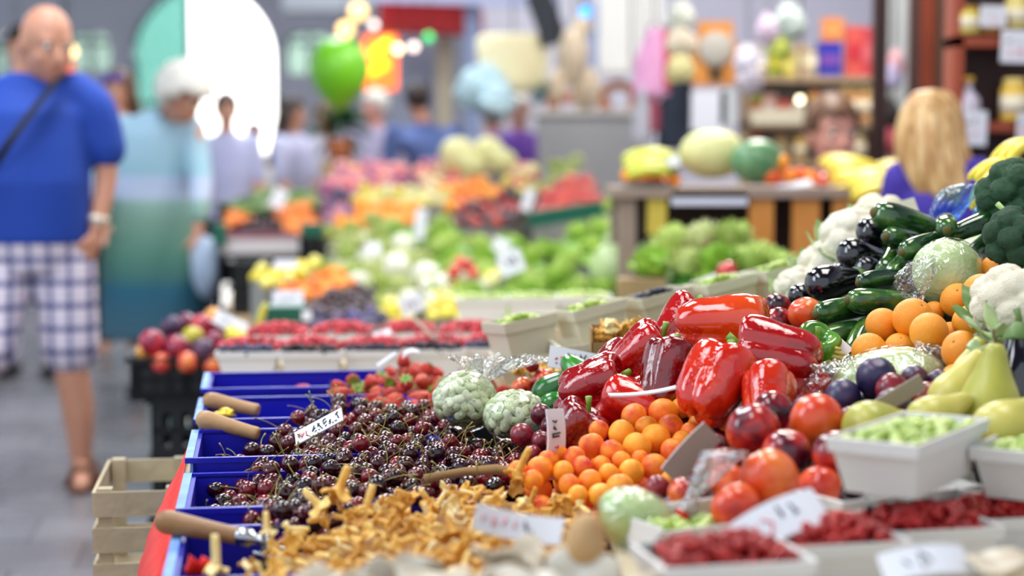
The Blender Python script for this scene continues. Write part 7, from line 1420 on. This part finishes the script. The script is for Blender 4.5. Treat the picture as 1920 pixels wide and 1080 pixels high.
# posts
m_dp = mat('dark_brown_post', ['2c1818', '40241f'], .5, ns=3, nw=.8); m_rb = mat('red_brown_wood', ['7c3018', '9c4428', 'a85030'], .45, ns=3, nw=1)
def post(px0, px1, Y, d, m, label): a, c = xat(px0, Y), xat(px1, Y); o = MB().box((a, Y, 0), (c, Y + d, 3.2)).build('post', m, smooth=False); tag(o, label, 'post'); return o
post(1632, 1658, 7.55, .06, m_dp, 'dark brown post rising behind the bananas'); post(1658, 1700, 8.3, .05, C_('pale_grey_green_cloth', ['a8b0a8', 'c0c4c8'], ns=3, nw=1), 'pale grey strip between the two dark posts')
post(1698, 1722, 7.7, .05, C_('grey_brown_paint', '5c4440'), 'grey-brown board left of the reddish one'); post(1722, 1745, 7.66, .06, m_rb, 'reddish-brown board between the darker ones'); post(1745, 1762, 7.68, .05, C_('tan_board', '84684c'), 'tan strip between brown boards'); post(1760, 1790, 7.6, .06, C_('dark_grey_brown', '4c3834'), 'dark grey-brown board beside the jar shelf')
for (px, py, c, lab) in [(1680, 120, ['c08c94', 'd8a8b0'], 'pink packet seen between the dark posts'), (1676, 138, ['b0a8d0', 'ccc4e4'], 'lilac packet seen between the dark posts'), (1672, 265, ['a8404c', 'c05460'], 'red cloth seen between post and blonde hair'), (1672, 215, ['14100f', '241c18'], 'black bag seen between the dark posts')]:
    crinkle(at(px, py, 8.0), (.035, .03, .06), lab, px, (0, 0, 0), C_('pk%d%d' % (px, py), c, .6)); q = C.objects[-1]; MB().tube([(0, 0, .04), (0, 0, 3.1 - q.location.z)], .002, 4).build('string', m_blk, q)
# right shelf with jars
JY = 5.9; o = empty('jar_shelf', (xat(1960, JY), JY, 0), 'red-brown wooden shelf with honey jars at the right edge', 'shelf'); xl = xat(1780, JY) - o.location.x; xr = xat(2150, JY) - o.location.x
m_in = mat('dark_shelf_inside', ['2c1412', '3c1c18'], .6, ns=2, nw=1)
MB().box((xl, 0, 0), (xl + .035, .14, 2.6)).build('upright', m_rb, o, smooth=False); MB().box((xr, 0, 0), (xr + .035, .14, 2.6)).build('upright', m_rb, o, smooth=False); MB().box((xl, .14, 0), (xr, .155, 2.6)).build('back_panel', m_in, o, smooth=False)
for py in (68, 228): z = zat(py, JY); MB().box((xl, 0, z - .035), (xr, .14, z)).build('shelf_board', m_rb, o, smooth=False)
MB().box((xl, 0, 2.56), (xr, .14, 2.6)).build('shelf_board', m_rb, o, smooth=False); MB().box((xl, .02, .3), (xr, .14, .33)).build('shelf_board', m_rb, o, smooth=False)
for (px, bs_, w, h, c, lab, kd, c2) in [(1815, 205, 44, 76, 'c8c0d0', 'white-labelled bottle with golden neck on the jar shelf', 'bottle', 'd8a838'), (1900, 212, 50, 80, 'e0b848', 'large golden honey jar on the lower jar shelf', 'jar', 'e8cc78'), (1815, 50, 48, 50, 'd8c45c', 'yellow honey jar at the top of the jar shelf', 'jar', 'c09030'), (1862, 50, 46, 50, 'b87830', 'amber honey jar at the top of the jar shelf', 'jar', 'd0a050'), (1905, 40, 46, 60, 'e0cc78', 'pale honey jar at the top right corner', 'jar', 'e8d890'), (1950, 212, 44, 80, 'e0b848', 'honey jar at the picture edge', 'jar', 'e8cc78')]:
    pk = pack(px, bs_ + (16 if bs_ > 100 else 14), w, h, JY + .03, c, lab, kd, c2, 'jars on the honey shelf')
for (px, py, w, h, lab) in [(1819, 240, 62, 64, 'white price sign hanging from the lower jar shelf board'), (1905, 87, 56, 60, 'white price sign hanging from the upper jar shelf board'), (1862, 30, 48, 38, 'small white label on the top amber jar'), (1918, 238, 22, 50, 'white price sign at the right picture edge')]:
    card(lab, at(px, py, JY - .03), w * JY / FPX, h * JY / FPX, (0, .03, 0), [('k', .15, .55, .75, .8, .02), ('p', .25, .2, .8, .45, .04)], seed=px, name='price_sign')
# ================================================================ clear the first-of-kind objects
for o in PROTOS: bpy.data.objects.remove(o)
